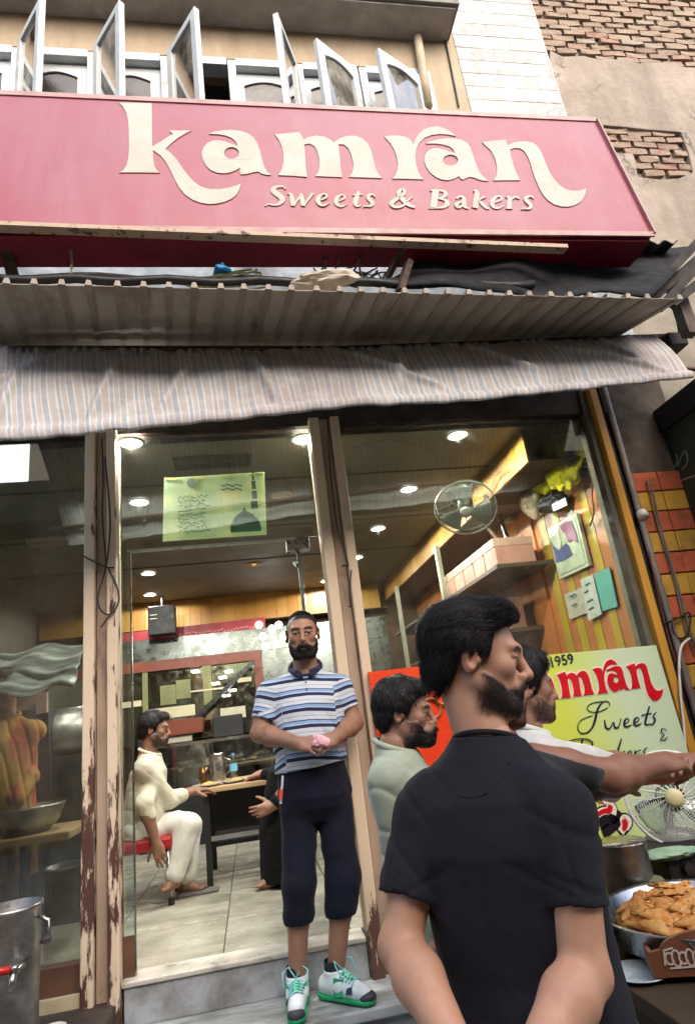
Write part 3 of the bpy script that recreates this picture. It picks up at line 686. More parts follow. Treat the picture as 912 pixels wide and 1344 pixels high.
GL = [('K', C2([(43,40),(100,41),(151,42),(152,120),(152,186),(180,170),(206,153),(222,145),(208,132),(245,133),(283,132),(262,143),(240,156),(218,173),(196,194),(215,208),(235,230),(252,256),(270,280),(290,302),(312,318),(340,327),(375,328),(410,322),(430,316),(447,309),(442,328),(432,346),(415,360),(392,370),(365,376),(338,377),(310,372),(285,362),(262,346),(243,324),(228,297),(215,268),(200,240),(180,215),(155,198),(156,225),(160,250),(167,264),(178,273),(110,272),(42,272),(57,264),(68,248),(74,220),(76,180),(75,130),(72,95),(66,72),(56,54)]), []),
 ('a', C2([(340,144),(358,137),(385,132),(415,131),(445,134),(470,142),(488,155),(501,175),(510,200),(516,228),(524,252),(534,270),(547,281),(530,280),(515,276),(505,269),(490,271),(470,276),(447,279),(443,268),(444,256),(430,265),(412,272),(390,275),(368,273),(346,264),(330,248),(320,228),(317,208),(322,190),(334,175),(352,167),(372,165),(395,169),(418,178),(436,184),(430,170),(415,157),(395,149),(370,145)]), [C2([(416+25*math.cos(t*.5236), 208+20*math.sin(t*.5236)) for t in range(12)])]),
 ('m', C2([(558,145),(600,142),(640,138),(650,152),(654,164),(672,154),(698,150),(722,153),(742,162),(755,172),(775,158),(800,151),(828,151),(850,159),(867,175),(878,198),(886,228),(893,258),(902,276),(915,291),(860,289),(805,287),(816,272),(820,252),(818,232),(811,208),(802,190),(788,179),(770,178),(772,200),(775,235),(778,262),(783,288),(738,286),(693,284),(704,270),(708,250),(706,225),(700,200),(690,184),(675,176),(657,179),(659,205),(661,245),(666,287),(618,283),(570,281),(582,264),(588,240),(588,215),(582,185),(572,163)]), []),
 ('r', C3([(68,115),(90,112),(118,111),(145,115),(165,126),(178,146),(184,126),(196,105),(215,89),(240,79),(268,77),(295,85),(318,98),(336,113),(305,107),(275,105),(245,109),(218,120),(199,138),(188,160),(183,188),(187,220),(195,245),(204,262),(216,275),(158,273),(98,272),(110,260),(118,240),(120,218),(115,190),(106,165),(92,140)]), []),
 ('a', C3([(222,141),(240,133),(268,126),(300,122),(332,123),(358,127),(377,137),(390,155),(400,185),(410,217),(422,245),(438,265),(458,280),(440,280),(422,276),(405,269),(388,265),(372,271),(362,276),(352,271),(347,262),(330,272),(308,278),(285,276),(262,267),(240,250),(225,228),(218,205),(221,183),(232,168),(250,159),(270,158),(295,165),(318,174),(332,176),(326,163),(312,152),(290,145),(262,141)]), [C3([(315+29*math.cos(t*.5236+.3), 204+21*math.sin(t*.5236+.3)) for t in range(12)])]),
 ('n', C3([(433,136),(458,132),(490,129),(520,127),(525,138),(528,150),(545,139),(572,133),(600,133),(625,139),(643,153),(656,177),(670,212),(684,245),(702,274),(722,296),(745,312),(770,318),(795,317),(821,309),(819,328),(812,345),(800,360),(780,371),(755,377),(728,376),(702,368),(680,354),(662,334),(647,308),(634,278),(622,245),(613,212),(602,185),(590,168),(575,159),(555,157),(538,163),(540,185),(548,215),(560,248),(576,278),(525,278),(475,279),(485,265),(489,245),(488,222),(481,196),(468,168)]), [])]
for nm, o_, hs in GL:
    lb = part('letter', MB().poly([signP(*p)+SN*.001 for p in o_], SN, .004, [[signP(*p)+SN*.002 for p in h] for h in hs]), letter_m, sg)
S4 = lambda p: (330+p[0]/4.56, 235+p[1]/4.56, p[2]/4.56); S5 = lambda p: (500+p[0]/4.145, 235+p[1]/4.145, p[2]/4.145)
SMALL = [(S4, [[(204,66,5),(196,52,9),(175,47,11),(148,50,15),(130,64,22),(136,82,27),(162,98,30),(182,114,28),(186,136,20),(166,156,11),(130,162,9),(100,152,8),(82,166,5)]]),
 (S4, [[(216,92,6),(238,92,12),(244,125,22),(250,164,20)],[(252,166,7),(276,130,9),(302,92,8)],[(296,92,12),(304,128,20),(310,166,18)],[(312,166,7),(338,130,8),(368,90,12)]]),
 (S4, [[(398,134,6),(425,128,7),(450,116,9),(448,98,11),(426,93,9),(404,110,16),(396,136,20),(408,160,15),(436,166,9),(466,148,4)]]),
 (S4, [[(506,138,6),(533,132,7),(558,120,9),(556,102,11),(534,97,9),(512,114,16),(504,140,20),(516,164,15),(544,170,9),(574,152,4)]]),
 (S4, [[(640,78,8),(630,110,20),(618,150,20),(628,170,12),(656,162,4)],[(603,100,7),(664,97,7)]]),
 (S4, [[(738,112,5),(730,98,9),(712,96,11),(694,108,16),(702,126,20),(722,142,20),(722,160,14),(704,170,9),(682,166,7),(668,172,4)]]),
 (S5, [[(184,158,10),(150,148,20),(112,112,24),(92,82,18),(104,60,11),(128,62,14),(124,88,12),(84,112,16),(52,134,18),(62,156,14),(98,160,11),(130,142,8),(152,114,6),(168,104,8)]]),
 (S5, [[(266,66,7),(310,64,7)],[(296,66,26),(282,160,26)],[(258,162,7),(306,162,7)],[(300,65,7),(342,68,14),(352,86,20),(338,104,10),(306,110,7)],[(308,110,7),(348,116,14),(362,136,24),(344,158,12),(300,162,7)]]),
 (S5, [[(408,112,9),(424,98,9),(448,102,16),(450,130,19),(448,154,18),(472,164,8)],[(446,124,7),(418,132,14),(404,148,16),(418,162,12),(444,148,7)]]),
 (S5, [[(500,68,8),(522,68,18),(514,120,22),(508,162,22)],[(566,100,9),(540,112,8),(522,126,7)],[(532,120,10),(552,142,20),(572,162,15),(586,164,7)]]),
 (S5, [[(600,134,6),(628,128,7),(654,116,9),(652,100,11),(630,95,9),(608,112,16),(600,138,20),(612,160,15),(638,164,9),(666,148,4)]]),
 (S5, [[(676,102,8),(698,100,16),(696,130,20),(692,163,20)],[(676,164,6),(712,164,6)],[(700,124,6),(716,104,10),(738,100,14),(746,112,10)]]),
 (S5, [[(826,112,5),(818,98,9),(800,97,11),(782,109,16),(790,127,20),(810,143,20),(812,160,14),(794,168,9),(772,164,7),(760,170,4)]])]
def chaikin(p, n=2):
    p = [np.array(q, float) for q in p]
    if len(p) < 3: return p
    for _ in range(n):
        q = [p[0]]
        for a, b in zip(p[:-1], p[1:]): q += [a*.75+b*.25, a*.25+b*.75]
        q.append(p[-1]); p = q
    return p
kk = 0
pxs = np.linalg.norm(signP(501, 250)-signP(500, 250))
for fn, sts in SMALL:
    mb = MB()
    for s_ in sts:
        kk += 1; pts = [fn(q) for q in s_]; pts = chaikin(pts)
        mb.stroke([(*signP(q[0], q[1]), q[2]*pxs*1.36) for q in pts], SN, .004, .001+.0003*(kk % 7))
    part('letter', mb, letter_m, sg, fix=False)
# steel angle and stays under the sign
sf = thing('sign_frame', 'thin cream painted steel angle with rusty stays under the red sign', 'frame', (.5, -.95, 3.7))
part('angle', MB().beam(onY(-40, 296, -1.03), onY(742, 327, -1.0), .05, .022), peel_mat('cream_angle', 'bda78f', '6b4a3a', .55, .62, 20, (1, 1, 1)), sf)
part('stay', MB().beam(onY(3, 305, -.95), onY(20, 372, -.75), .05, .03), rust, sf)
part('stay', MB().beam(onY(532, 318, -.98), onY(508, 365, -.9), .035, .02), rust, sf); part('stay', MB().beam(onY(536, 345, -.95), onY(524, 383, -.98), .05, .03), rust, sf)
solo('hanging_wire', MB().tube([onY(92, 310, -.9), onY(95, 345, -.9), onY(92, 372, -.92)], .006, 6), M('pale_cord', 'a89a86'), 'pale frayed cord dangling from the underside of the red sign', 'cord')

# ================================================================ CANOPY OF RIBBED SHEET
cp = thing('metal_canopy', 'grey ribbed sheet metal canopy seen from below, over the striped awning', 'canopy', (.7, -.6, 3.4))
sheet_m = M('canopy_sheet', 'b0a696', '9c9283', .6, .0, scale=3, grime='5e4836', gs=4, glo=.52, ghi=.72, stretch=(1, .35, 1), bump=.08)
rib_m = M('canopy_rib', '9a8f81', '887d70', .6, .0, scale=8)
ribs = [-25, 10, 46, 82, 117, 155, 189, 222, 255, 290, 320, 352, 382, 415, 445, 473, 502, 530, 558, 587, 614, 641, 667, 693, 721, 746, 772, 797, 822, 847, 889]
cn = lambda x: onY(x, 373+20*x/890, -1.0)
def cf(x):
    p = onY(x+27-27*(x-10)/212, 455-12*max(0, x-300)/590, -.4); q = cn(x); return q+(p-q)*1.55
NEAR = [cn(x) for x in ribs]; FAR = [cf(x) for x in ribs]
for i in range(len(ribs)-1):
    a, b, c, d = NEAR[i], NEAR[i+1], FAR[i+1], FAR[i]; n = unit(np.cross(b-a, d-a)); n = n*(1 if n[2] > 0 else -1)
    part('sheet', MB().slab([a, b, c, d], n, .004), sheet_m, cp)
for i in range(len(ribs)):
    a, d = NEAR[i], FAR[i]; ax = unit(d-a); rt = unit(np.cross(ax, V3(0, 0, 1)))
    mb = MB(); prof = [(-.016, .006), (-.009, .034), (.009, .034), (.016, .006)]; L0 = [a-ax*.02+rt*u+V3(0, 0, h-.012) for u, h in prof]; L1 = [d+rt*u+V3(0, 0, h-.012) for u, h in prof]
    mb.hexa(L0, L1); part('rib', mb, rib_m, cp)
cu = thing('cable_run', 'thick black cable bundle lying along the near edge of the metal canopy', 'cable', (.7, -.9, 3.55))
part('cable', MB().tube([onY(x, 366+8*x/700+2*math.sin(x*.05), -.93) for x in range(-20, 720, 30)], .022, 8), black_plastic, cu, smooth=True)
part('cable', MB().tube([onY(x, 362+12*x/700+3*math.sin(x*.031+1), -.9) for x in range(-20, 700, 30)], .014, 8), black_plastic, cu, smooth=True)
def crumple(name, c, r, mat, label, cat, seed, am=.35, sub=3):
    import bmesh
    b = bmesh.new(); bmesh.ops.create_icosphere(b, subdivisions=sub, radius=1)
    P = np.array([v.co for v in b.verts]); d = 1+am*wnoise(P, 3.5, seed)+am*.5*np.abs(wnoise(P, 8, seed+1)); P = P*d[:, None]*np.array(r); mb = MB(); mb.add(P+np.array(c), [tuple(v.index for v in f.verts) for f in b.faces]); b.free()
    return solo(name, mb, mat, label, cat)
crumple('plastic_bag', onY(294, 359, -.9), (.04, .05, .035), M('blue_plastic', '1f7fb8', '2f93c8', .35), 'small bright blue plastic bag lying on the canopy edge', 'bag', 3)
crumple('rag', onY(418, 371, -.95), (.13, .07, .035), M('white_rag', 'd8cfc0', 'b5a894', .9), 'crumpled dirty white rag bundle on top of the canopy', 'rag', 5, .5)
lc = MB()
for k in range(4): lc.tube([onY(300+55*math.sin(t*.5+k*.4)*(1-.1*k), 373-4*k-8*math.cos(t*.5), -.93) for t in range(13)], .005, 5)
solo('wire_coil', lc, M('olive_wire', '5a5a3c'), 'loose coil of olive wire beside the blue bag on the canopy', 'wire')
tw_ = MB()
for k in range(40):
    x = 440+random.uniform(-30, 75); y = 368+random.uniform(-12, 8); a = random.uniform(-.5, 2.2); l = random.uniform(10, 28); tw_.tube([onY(x, y, -.9), onY(x+l*.5*math.cos(a)+2, y-l*.5*math.sin(a), -.9), onY(x+l*math.cos(a), y-l*math.sin(a)+3, -.88)], .005, 4)
solo('twig_heap', tw_, M('dead_twigs', '3a332b', '201c18', .9), 'tangled heap of dark twigs and wire scraps on the canopy', 'debris')
# black tarpaulin lean-to and corrugated sheet at the right of the sign
bt = M('black_tarpaulin', '0b0c10', '08090c', .9, bump=.2, bs=12, bd=.03)
tp = MB(); gx, gy = 26, 10
tl, tr_, bl, br = onY(575, 318, -.78), onY(905, 322, -.6), onY(490, 372, -.98), onY(850, 392, -.99)
vs = []
for j in range(gy):
    for i in range(gx):
        u, v = i/(gx-1), j/(gy-1); p = (tl*(1-u)+tr_*u)*(1-v)+(bl*(1-u)+br*u)*v; p = p+V3(0, .03*math.sin(u*9+v*3)+.012*math.sin(u*23-v*7), .012*math.sin(u*14+2)-.03*math.sin(math.pi*v)); vs.append(p)
fs = [(j*gx+i, j*gx+i+1, (j+1)*gx+i+1, (j+1)*gx+i) for j in range(gy-1) for i in range(gx-1)]
tpo = solo('tarpaulin', tp.add(vs, fs), bt, 'sagging black tarpaulin stuffed between the sign and the canopy', 'tarpaulin', smooth=True)
sm_ = tpo.modifiers.new('s', 'SOLIDIFY'); sm_.thickness = .01
cr = MB(); K = 60; a0, a1 = onY(738, 324, -.9), onY(890, 318, -.72); ba = V3(.05, .55, .10)
vs = []
for i in range(K+1):
    t = i/K; p = a0*(1-t)+a1*t; h = .014*math.sin(t*K*.75); vs += [p+V3(0, 0, h), p+ba+V3(0, 0, h)]
cr.add(vs, [(2*i, 2*i+2, 2*i+3, 2*i+1) for i in range(K)]); o = solo('corrugated_sheet', cr, M('black_corrugated', '26231f', '3a342c', .7, .3), 'short dark corrugated sheet tucked under the right end of the sign', 'roof sheet', smooth=True)
o.modifiers.new('s', 'SOLIDIFY').thickness = .008
br_ = thing('roof_brace', 'dark steel lattice brace and post at the right edge under the brick patch', 'brace', (2.9, -.6, 3.4))
for a, b, wd in (((960, 268), (840, 400), .09), ((960, 300), (868, 402), .07), ((940, 318), (852, 395), .03), ((930, 360), (880, 400), .04)):
    part('brace_bar', MB().beam(onY(*a, -.72), onY(*b, -.72), wd, .05), M('brace_steel', '3b302a', '221d1a', .7, .3), br_)
part('post', MB().beam(onY(884, 376, -.62), onY(906, 440, -.62), .07, .07), M('post_steel', '6a5c50', '4b4038', .7, .3), br_)

# ================================================================ STRIPED AWNING
aw = thing('striped_awning', 'sagging grey and beige striped cloth awning over the shop front', 'awning', (.7, -.6, 3.0))
TX = [-40, 0, 300, 450, 600, 860]; TYp = [457, 457, 460, 457, 452, 441]
HX = [-40, 0, 70, 150, 300, 456, 600, 750, 908]; HYp = [583, 580, 575, 566, 552, 534, 528, 513, 496]
nu, nv = 420, 40; AV = []; UVC = []
def ridge(u, v, u0, v0, u1, v1, wd):
    d = np.array([u1-u0, (v1-v0)*.25]); L = np.hypot(*d); n_ = np.array([-d[1], d[0]])/L; q = np.array([u-u0, (v-v0)*.25]); t = (q@d)/L/L; return math.exp(-((q@n_)/wd)**2)*max(0, min(1, min(t, 1-t)*5+.0))
RG = [(.16, .02, .0, .6, .006), (.22, .15, .16, 1, .006), (.33, .1, .26, .9, .007), (.41, .05, .43, .9, .006), (.53, .0, .68, .9, .008), (.83, .15, .98, .85, .008), (.62, .1, .6, .85, .006), (.72, .0, .8, .7, .007), (.9, .05, .95, .7, .006), (.08, .3, .03, .95, .006)]
for j in range(nv+1):
    v = j/nv
    for i in range(nu+1):
        u = i/nu; tx = -40+900*u; hx = -40+948*u
        T = onY(tx, np.interp(tx, TX, TYp), -.5); Hm = onY(hx, np.interp(hx, HX, HYp), -.76)
        p = T*(1-v)+Hm*v
        q = .0035*math.sin(u*118+2.2*math.sin(u*9)+v*2)*(.4+.6*math.sin(u*13+1)**2)+.005*math.sin(u*55+3*v+math.sin(u*31))
        fold = sum(ridge(u, v, *r) for r in RG); sag = -.05*math.sin(math.pi*min(v/.88, 1))*(1+.4*math.sin(u*17))
        dz = 0
        if v > .86:
            t = (v-.86)/.14; q *= .4; fold *= 1-t; q += .022*math.sin(math.pi*t)+.003*math.sin(u*160); dz = -.003*math.sin(u*90)*t
        if v < .06: q += .012*math.sin(u*300+math.sin(u*77)*3)
        p = p+V3(0, -(q+.03*fold)-sag*-1*.6, dz+.004*math.sin(u*40)*(1-v))
        AV.append(p); UVC.append((u+.0012*math.sin(v*6+u*40), v, 0))
mb = MB(); mb.add(AV, [(j*(nu+1)+i, j*(nu+1)+i+1, (j+1)*(nu+1)+i+1, (j+1)*(nu+1)+i) for j in range(nv) for i in range(nu)])
def stripe_cloth():
    n = N('striped_awning_cloth'); at = n.attr('uvc', 'Vector'); sep = n.new('ShaderNodeSeparateXYZ'); n.put(sep.inputs[0], at)
    f = n.math('FRACT', n.math('MULTIPLY', sep.outputs[0], 28.))
    g_, be, wh = srgb('9ea3a9'), srgb('b1aba7'), srgb('c8c7c7')
    c = n.ramp(f, [(0, g_), (.2, wh), (.27, be), (.52, wh), (.6, g_), (.72, wh), (.78, be), (.95, wh)], True)
    c = n.mix(n.ramp(n.noise(2.2, 6, .65), [(.40, 0.), (.68, .6)]), c, srgb('887a72')); c = n.mix(n.ramp(n.noise(14, 5), [(.45, 0.), (.8, .35)]), c, srgb('d9d2cf'))
    n.bump(n.noise(60, 5), .25, .006); n.b.inputs['Transmission Weight'].default_value = 0
    return n.done(c, .8, 0, .25)
cl = part('cloth', mb, stripe_cloth(), aw, smooth=True, uvf=UVC, fix=False); cl.modifiers.new('s', 'SOLIDIFY').thickness = .004
part('roller', MB().tube([onY(-60, 459, -.46), onY(450, 459, -.46), onY(884, 442, -.46)], .022, 10), rust, aw, smooth=True)
part('hem_bar', MB().tube([onY(-60, 570, -.68), onY(456, 520, -.68), onY(890, 484, -.69), onY(960, 484, -.69)], .014, 10), M('hem_pipe', '6f5448', '513a30', .6, .3), aw, smooth=True)
part('bracket', MB().box(tuple(onY(880, 452, -.5)), tuple(onY(880, 452, -.5)+V3(.13, .2, .09))), M('bracket_steel', '3d3732', '2a2623', .7, .3), aw, bev=.01)
part('bracket', MB().tube([onY(892, 405, -.5), onY(898, 440, -.42)], .035, 8), MATS['bracket_steel'], aw, smooth=True)

# ================================================================ SHOP FRONT FRAME AND GLASS
pil = peel_mat('peeling_cream_paint', 'dcc6ac', '5e3a30', .56, .60, 9, (1.6, 1, .3), low=(.5, 2.0, .10)); pil2 = peel_mat('peeling_cream_frame', 'dac4a8', '6a4a3c', .66, .69, 10, (1.6, 1, .3), low=(.4, .8, .2))
recess = M('recess_paint', 'b09a88', '98826f', .7, scale=3, grime='3b2a24', gs=3, glo=.55, ghi=.72, stretch=(1, 1, .4))
for nm, x0, x1, mt, lb in (('door_pillar', -.81, -.643, pil, 'cream wooden shop front pillar with badly peeling paint left of the doorway'), ('door_pillar', .476, .662, pil2, 'beige wooden shop front pillar right of the doorway behind the striped-shirt man')):
    t = thing(nm, lb, 'pillar', ((x0+x1)/2, 0, .3), 'shop front pillars'); wd = x1-x0
    part('board', MB().box((x0, -.055, .33), (x0+wd*.34, .08, 3.26)), mt, t, bev=.008)
    part('board', MB().box((x0+wd*.36, -.02, .33), (x0+wd*.68, .07, 3.26)), recess, t, bev=.006)
    part('board', MB().box((x0+wd*.70, -.06, .33), (x1, .08, 3.26)), mt, t, bev=.008)
def wire(pts, label, Y=-.075, r=.0045, mat=None, name='loose_wire', fn=onY):
    P = chaikin([(x, y, 0) for x, y in pts], 2); return solo(name, MB().tube([fn(p[0], p[1], Y) for p in P], r, 6), mat or M('dark_cable', '3a2c28', '2a2020', .6), label, 'wire', smooth=True)
wire([(134,575),(136,620),(134,680),(140,740),(138,750)], 'thin brown cable running down the top of the peeling pillar')
wire([(138,600),(146,680),(143,720),(139,750),(128,780),(130,800),(145,810),(158,790),(154,768),(142,745)], 'loose loop of thin brown wire hanging on the peeling pillar')
wire([(108,729),(140,745),(150,745)], 'short wire end tied across the peeling pillar'); wire([(133,823),(146,806),(152,790)], 'short twisted wire tail below the loop on the peeling pillar')
wire([(430,548),(433,620),(441,690),(455,735),(458,745),(452,741),(449,744)], 'thin wire running down the beige pillar right of the doorway'); wire([(461,748),(458,780),(461,798),(457,795)], 'hooked wire end low on the beige pillar')
shopglass = glass_mat('shop_glass', 3.0, (.90, .95, .92), .10, .03); oldglass = glass_mat('left_glass', 4.2, (.80, .84, .80), .12, .07)
frame_br = M('brown_wood_rail', '6a4a36', '50372a', .55, scale=6, stretch=(.3, 1, 1)); chrome = M('chrome_edge', 'c9cdc8', 'b5b9b4', .2, 1, bump=0)
lw = thing('shop_window', 'dark reflecting shop window pane left of the peeling pillar', 'window', (-1.6, .04, ZLEDGE), 'shop front glazing')
part('pane', MB().box((-2.7, .035, ZLEDGE+.16), (-.81, .043, 3.25)), oldglass, lw)
part('bottom_rail', MB().box((-2.7, .0, ZLEDGE+.05), (-.81, .08, ZLEDGE+.16)), frame_br, lw); part('sill', MB().box((-2.7, -.03, ZLEDGE+.0), (-.81, .1, ZLEDGE+.05)), M('cream_sill', 'c9bd9c', 'a89a78', .6), lw)
rw = thing('shop_window', 'wide clear shop window right of the doorway with a fan hanging behind it', 'window', (1.5, .04, ZSTEP), 'shop front glazing')
part('pane', MB().box((.662, .035, .95), (2.33, .043, 3.25)), shopglass, rw)
part('stall_riser', MB().box((.662, -.01, ZSTEP), (2.33, .08, .95)), frame_br, rw)
ztr = onY(280, 714, .03)[2]
dr = thing('shop_doorway', 'open glass doorway with a fixed glass transom over it', 'doorway', (-.08, .04, ZS))
part('transom_pane', MB().box((-.643, .03, ztr), (.476, .038, 3.25)), shopglass, dr)
part('transom_edge', MB().box((-.60, .022, ztr-.012), (.33, .05, ztr)), M('glass_edge', 'cfd6c4', 'aeb7a0', .3), dr)
xs = onY(174, 1000, .03)[0]
part('side_pane', MB().box((-.643, .03, ZS+.16), (xs, .038, ztr-.014)), shopglass, dr); part('side_rail', MB().box((-.643, .02, ZS+.005), (xs, .05, ZS+.16)), frame_br, dr)
part('side_edge', MB().box((xs, .026, ZS+.005), (xs+.008, .042, ztr)), chrome, dr)
xh = onY(408, 900, .05)[0]
lf = part('door_leaf', MB().slab([(xh, .06, ZS+.02), (xh+.10, .86, ZS+.02), (xh+.10, .86, ztr-.02), (xh, .06, ztr-.02)], (1, -.12, 0), .01), shopglass, dr)
part('patch_fitting', MB().box((xh-.06, .03, ztr-.075), (xh+.075, .09, ztr+.0)), steel, lf, bev=.004); part('door_edge', MB().box((xh-.004, .05, ZS+.02), (xh+.014, .062, ztr-.02)), M('leaf_edge', '6c7a70', '56635a', .3), lf)
part('hinge_arm', MB().beam((xh-.0, .06, ztr-.16), (xh+.02, .5, ztr-.03), .025, .02), dark_metal, lf)

# right-hand posts
ypost = M('yellow_post_paint', 'd79e3c', 'c48b30', .55, scale=5, grime='7d5a28', gs=3, glo=.55, ghi=.8, stretch=(1, 1, .2))
solo('frame_post', MB().box((2.372, -.06, .3), (2.425, .08, 3.4)), ypost, 'mustard yellow painted post at the right end of the shop window', 'post', bev=.005)
solo('frame_post', MB().box((2.325, -.02, .3), (2.37, .1, 3.4)), M('grey_wood_post', '6f6656', '585042', .6), 'narrow dull grey post between the window and the yellow post', 'post', bev=.004)
solo('frame_post', MB().box((2.428, -.03, .3), (2.466, .1, 3.6)), M('black_post', '2a211f', '1d1715', .6), 'narrow black post to the right of the yellow post', 'post')
solo('conduit', MB().tube([(2.487, -.05, .3), (2.487, -.05, 2.0), (2.487, -.05, 3.6)], .02, 10), M('grey_conduit', '8f8781', '746c66', .5, scale=7), 'grey vertical conduit pipe beside the painted bricks', 'pipe', smooth=True)
# brick column painted in red and yellow courses
bc = thing('brick_column', 'brick column painted in orange-red and yellow courses at the right edge', 'column', (2.75, -.03, 0))
def cmat(nm, a, b): return M(nm, a, b, .7, scale=6, grime='6a4630', gs=6, glo=.5, ghi=.76, bump=.3, bs=30, rv=.15)
rdm, ylm = cmat('orange_red_paint', 'c8623e', 'b05a3a'), cmat('yellow_paint', 'cc9c3a', 'b58a34')
rows = [onY(x, y, -.035)[2] for x, y in ((820, 621), (829, 647), (838, 671), (852, 698), (858, 724), (868, 754), (874, 781), (881, 814), (890, 842))]
step = (rows[0]-rows[-1])/(len(rows)-1); zt = rows[0]+step*0; k = 0; bme = {}
while zt > .2:
    for (x0, x1) in ((2.515, 2.70), (2.704, 2.93)):
        key = (k % 2, x0)
        if key not in bme: o = part('brick', MB().box((x0, -.035, zt-step+.004), (x1, .03, zt-.004)), rdm if k % 2 == 0 else ylm, bc, bev=.006); bme[key] = (o, zt)
        else: o = bme[key][0].copy(); COL.objects.link(o); o.location = (0, random.uniform(-.003, .003), zt-bme[key][1])
    zt -= step; k += 1
part('core', MB().box((2.515, -.02, 0), (2.93, .028, rows[0])), M('joint_brown', '6b3f28', '4d2d1e', .9), bc)
solo('wall_stain_panel', MB().box((2.51, -.01, rows[0]+.003), (2.95, .028, 3.45)), M('stained_render', '5f5348', '382e28', .9, scale=4, grime='221b18', gs=3, bump=.5, bs=20), 'sooty stained patch of render above the painted bricks', 'wall')
cmr = thing('security_camera', 'small white dome security camera on the painted brick column', 'camera', onY(842, 675, -.06))
cc = onY(842, 675, -.075); part('housing', MB().lathe([(.0, .03), (.032, .03), (.034, -.01), (.026, -.025)], cc, 20, (.0, -.5, -.85)), M('white_plastic', 'e2e0da', 'd5d2cc', .35, bump=0), cmr, smooth=True); part('lens', MB().lathe([(.024, .0), (.02, .02), (.004, .03)], cc+unit((0, -.5, -.85))*-.02+unit((0, -.5, -.85))*.04*-0, 16, (0, -.5, -.85)), black_plastic, cmr, smooth=True); part('lens', MB().lathe([(.023, .026), (.017, .034), (.004, .038)], cc-V3(0, .0, .0)+unit((0, -.5, -.85))*-.06, 16, (0, -.5, -.85)), black_plastic, cmr, smooth=True)
gc = M('grey_cable', '7d7268', '645a52', .6)
wire([(845,690),(858,760),(880,850),(905,920)], 'thin red-brown cable dropping from the security camera', -.06, .004, M('brown_cable', '7a3a24'))
wire([(855,640),(868,700),(890,770),(905,830),(930,890)], 'thick grey cable slanting across the painted bricks', -.06, .007, gc)
wire([(848,630),(862,690),(886,765),(899,830),(912,860)], 'second grey cable slanting across the painted bricks', -.05, .005, gc)
wire([(880,815),(884,835),(896,840),(905,825),(906,800),(890,812),(870,818)], 'black cable loop hanging on the lower painted bricks', -.065, .006, black_plastic)
wire([(905,838),(893,846),(890,870),(893,920),(898,960),(899,1010)], 'white cord hanging down in front of the painted bricks', -.08, .008, M('white_cord', 'e6e0d6', 'd6d0c4', .5))
# neighbour's dark green board standing out from the wall
bd = thing('chalk_board', 'dark green board with faint chalk scribbles at the right edge', 'board', (2.9, -.5, .9)); BX = 2.86
q = [onX(840, 590, BX), onX(932, 930, BX), onX(1100, 930, BX), onX(1000, 470, BX)]
y0 = min(q[0][1], q[1][1]); zt_ = q[0][2]; ze = onX(912, 528, BX)
part('panel', MB().slab([(BX, y0, .5), (BX, y0-1.6, .5), (BX, y0-1.6, zt_), (BX, y0, zt_)], (1, 0, 0), .03), M('green_black_board', '26302a', '1d2521', .55, scale=3, grime='3c443c', gs=2, glo=.5, ghi=.8), bd)
part('top_rail', MB().box((BX-.03, y0-1.6, zt_), (BX+.04, y0+.03, zt_+.16)), black_plastic, bd); part('edge_rail', MB().box((BX-.02, y0, .5), (BX+.04, y0+.05, zt_)), M('board_edge', '33302b', '1f1d1b', .7), bd)
ch = M('chalk', 'aab0a4', '8f958a', .95); mb = MB(); pxm = np.linalg.norm(onX(890, 610, BX)-onX(891, 610, BX))
for s_ in ([(872,598),(876,612),(884,616),(889,605),(887,595)], [(889,612),(893,600),(898,590),(903,600),(900,612),(894,616)], [(870,620),(880,618),(892,622)], [(880,636),(895,630),(912,624)], [(877,600),(880,608)]):
    mb.stroke([(*onX(p[0], p[1], BX), .007) for p in chaikin([(a, b, 0) for a, b in s_])], (-1, 0, 0), .0015, .001)
part('chalk_scribble', mb, ch, bd, fix=False)
# opposite side of the lane (seen only mirrored in the glass)
ob = thing('opposite_house', 'tall cream house on the far side of the lane mirrored in the shop glass', 'building', (0, -9, 0))
def mir(x, y): p = onY(x, y, 9.0); return V3(p[0], -9, p[2])
zb0, zb1 = mir(60, 648)[2], mir(60, 606)[2]
part('wall', MB().box((mir(36, 630)[0], -9.4, zb0-1), (12, -9, zb1+.5)), M('pale_cream', 'f0e2c4', 'e8d6b0', .85, grime='c9b088', gs=1.2, glo=.5, ghi=.75), ob)  # the wall's own light cream paint
part('wall', MB().box((-12, -9.6, 0), (12, -9.3, zb0-.4)), M('opposite_brown', '8d7458', '75604a', .85, grime='4a3c30', gs=1.3), ob)
part('canopy', MB().box((-12, -9.0, zb0-.9), (12, -8.0, zb0-.1)), M('opposite_awning', '3a3a34', '2a2a26', .8), ob)
part('pillar', MB().box((-2.2, -9.28, 0), (-1.9, -9.1, zb0-.9)), M('opposite_pillar', 'c0a880', 'a8906a', .8), ob)
part('pillar', MB().box((1.6, -9.28, 0), (1.9, -9.1, zb0-.9)), MATS['opposite_pillar'], ob)
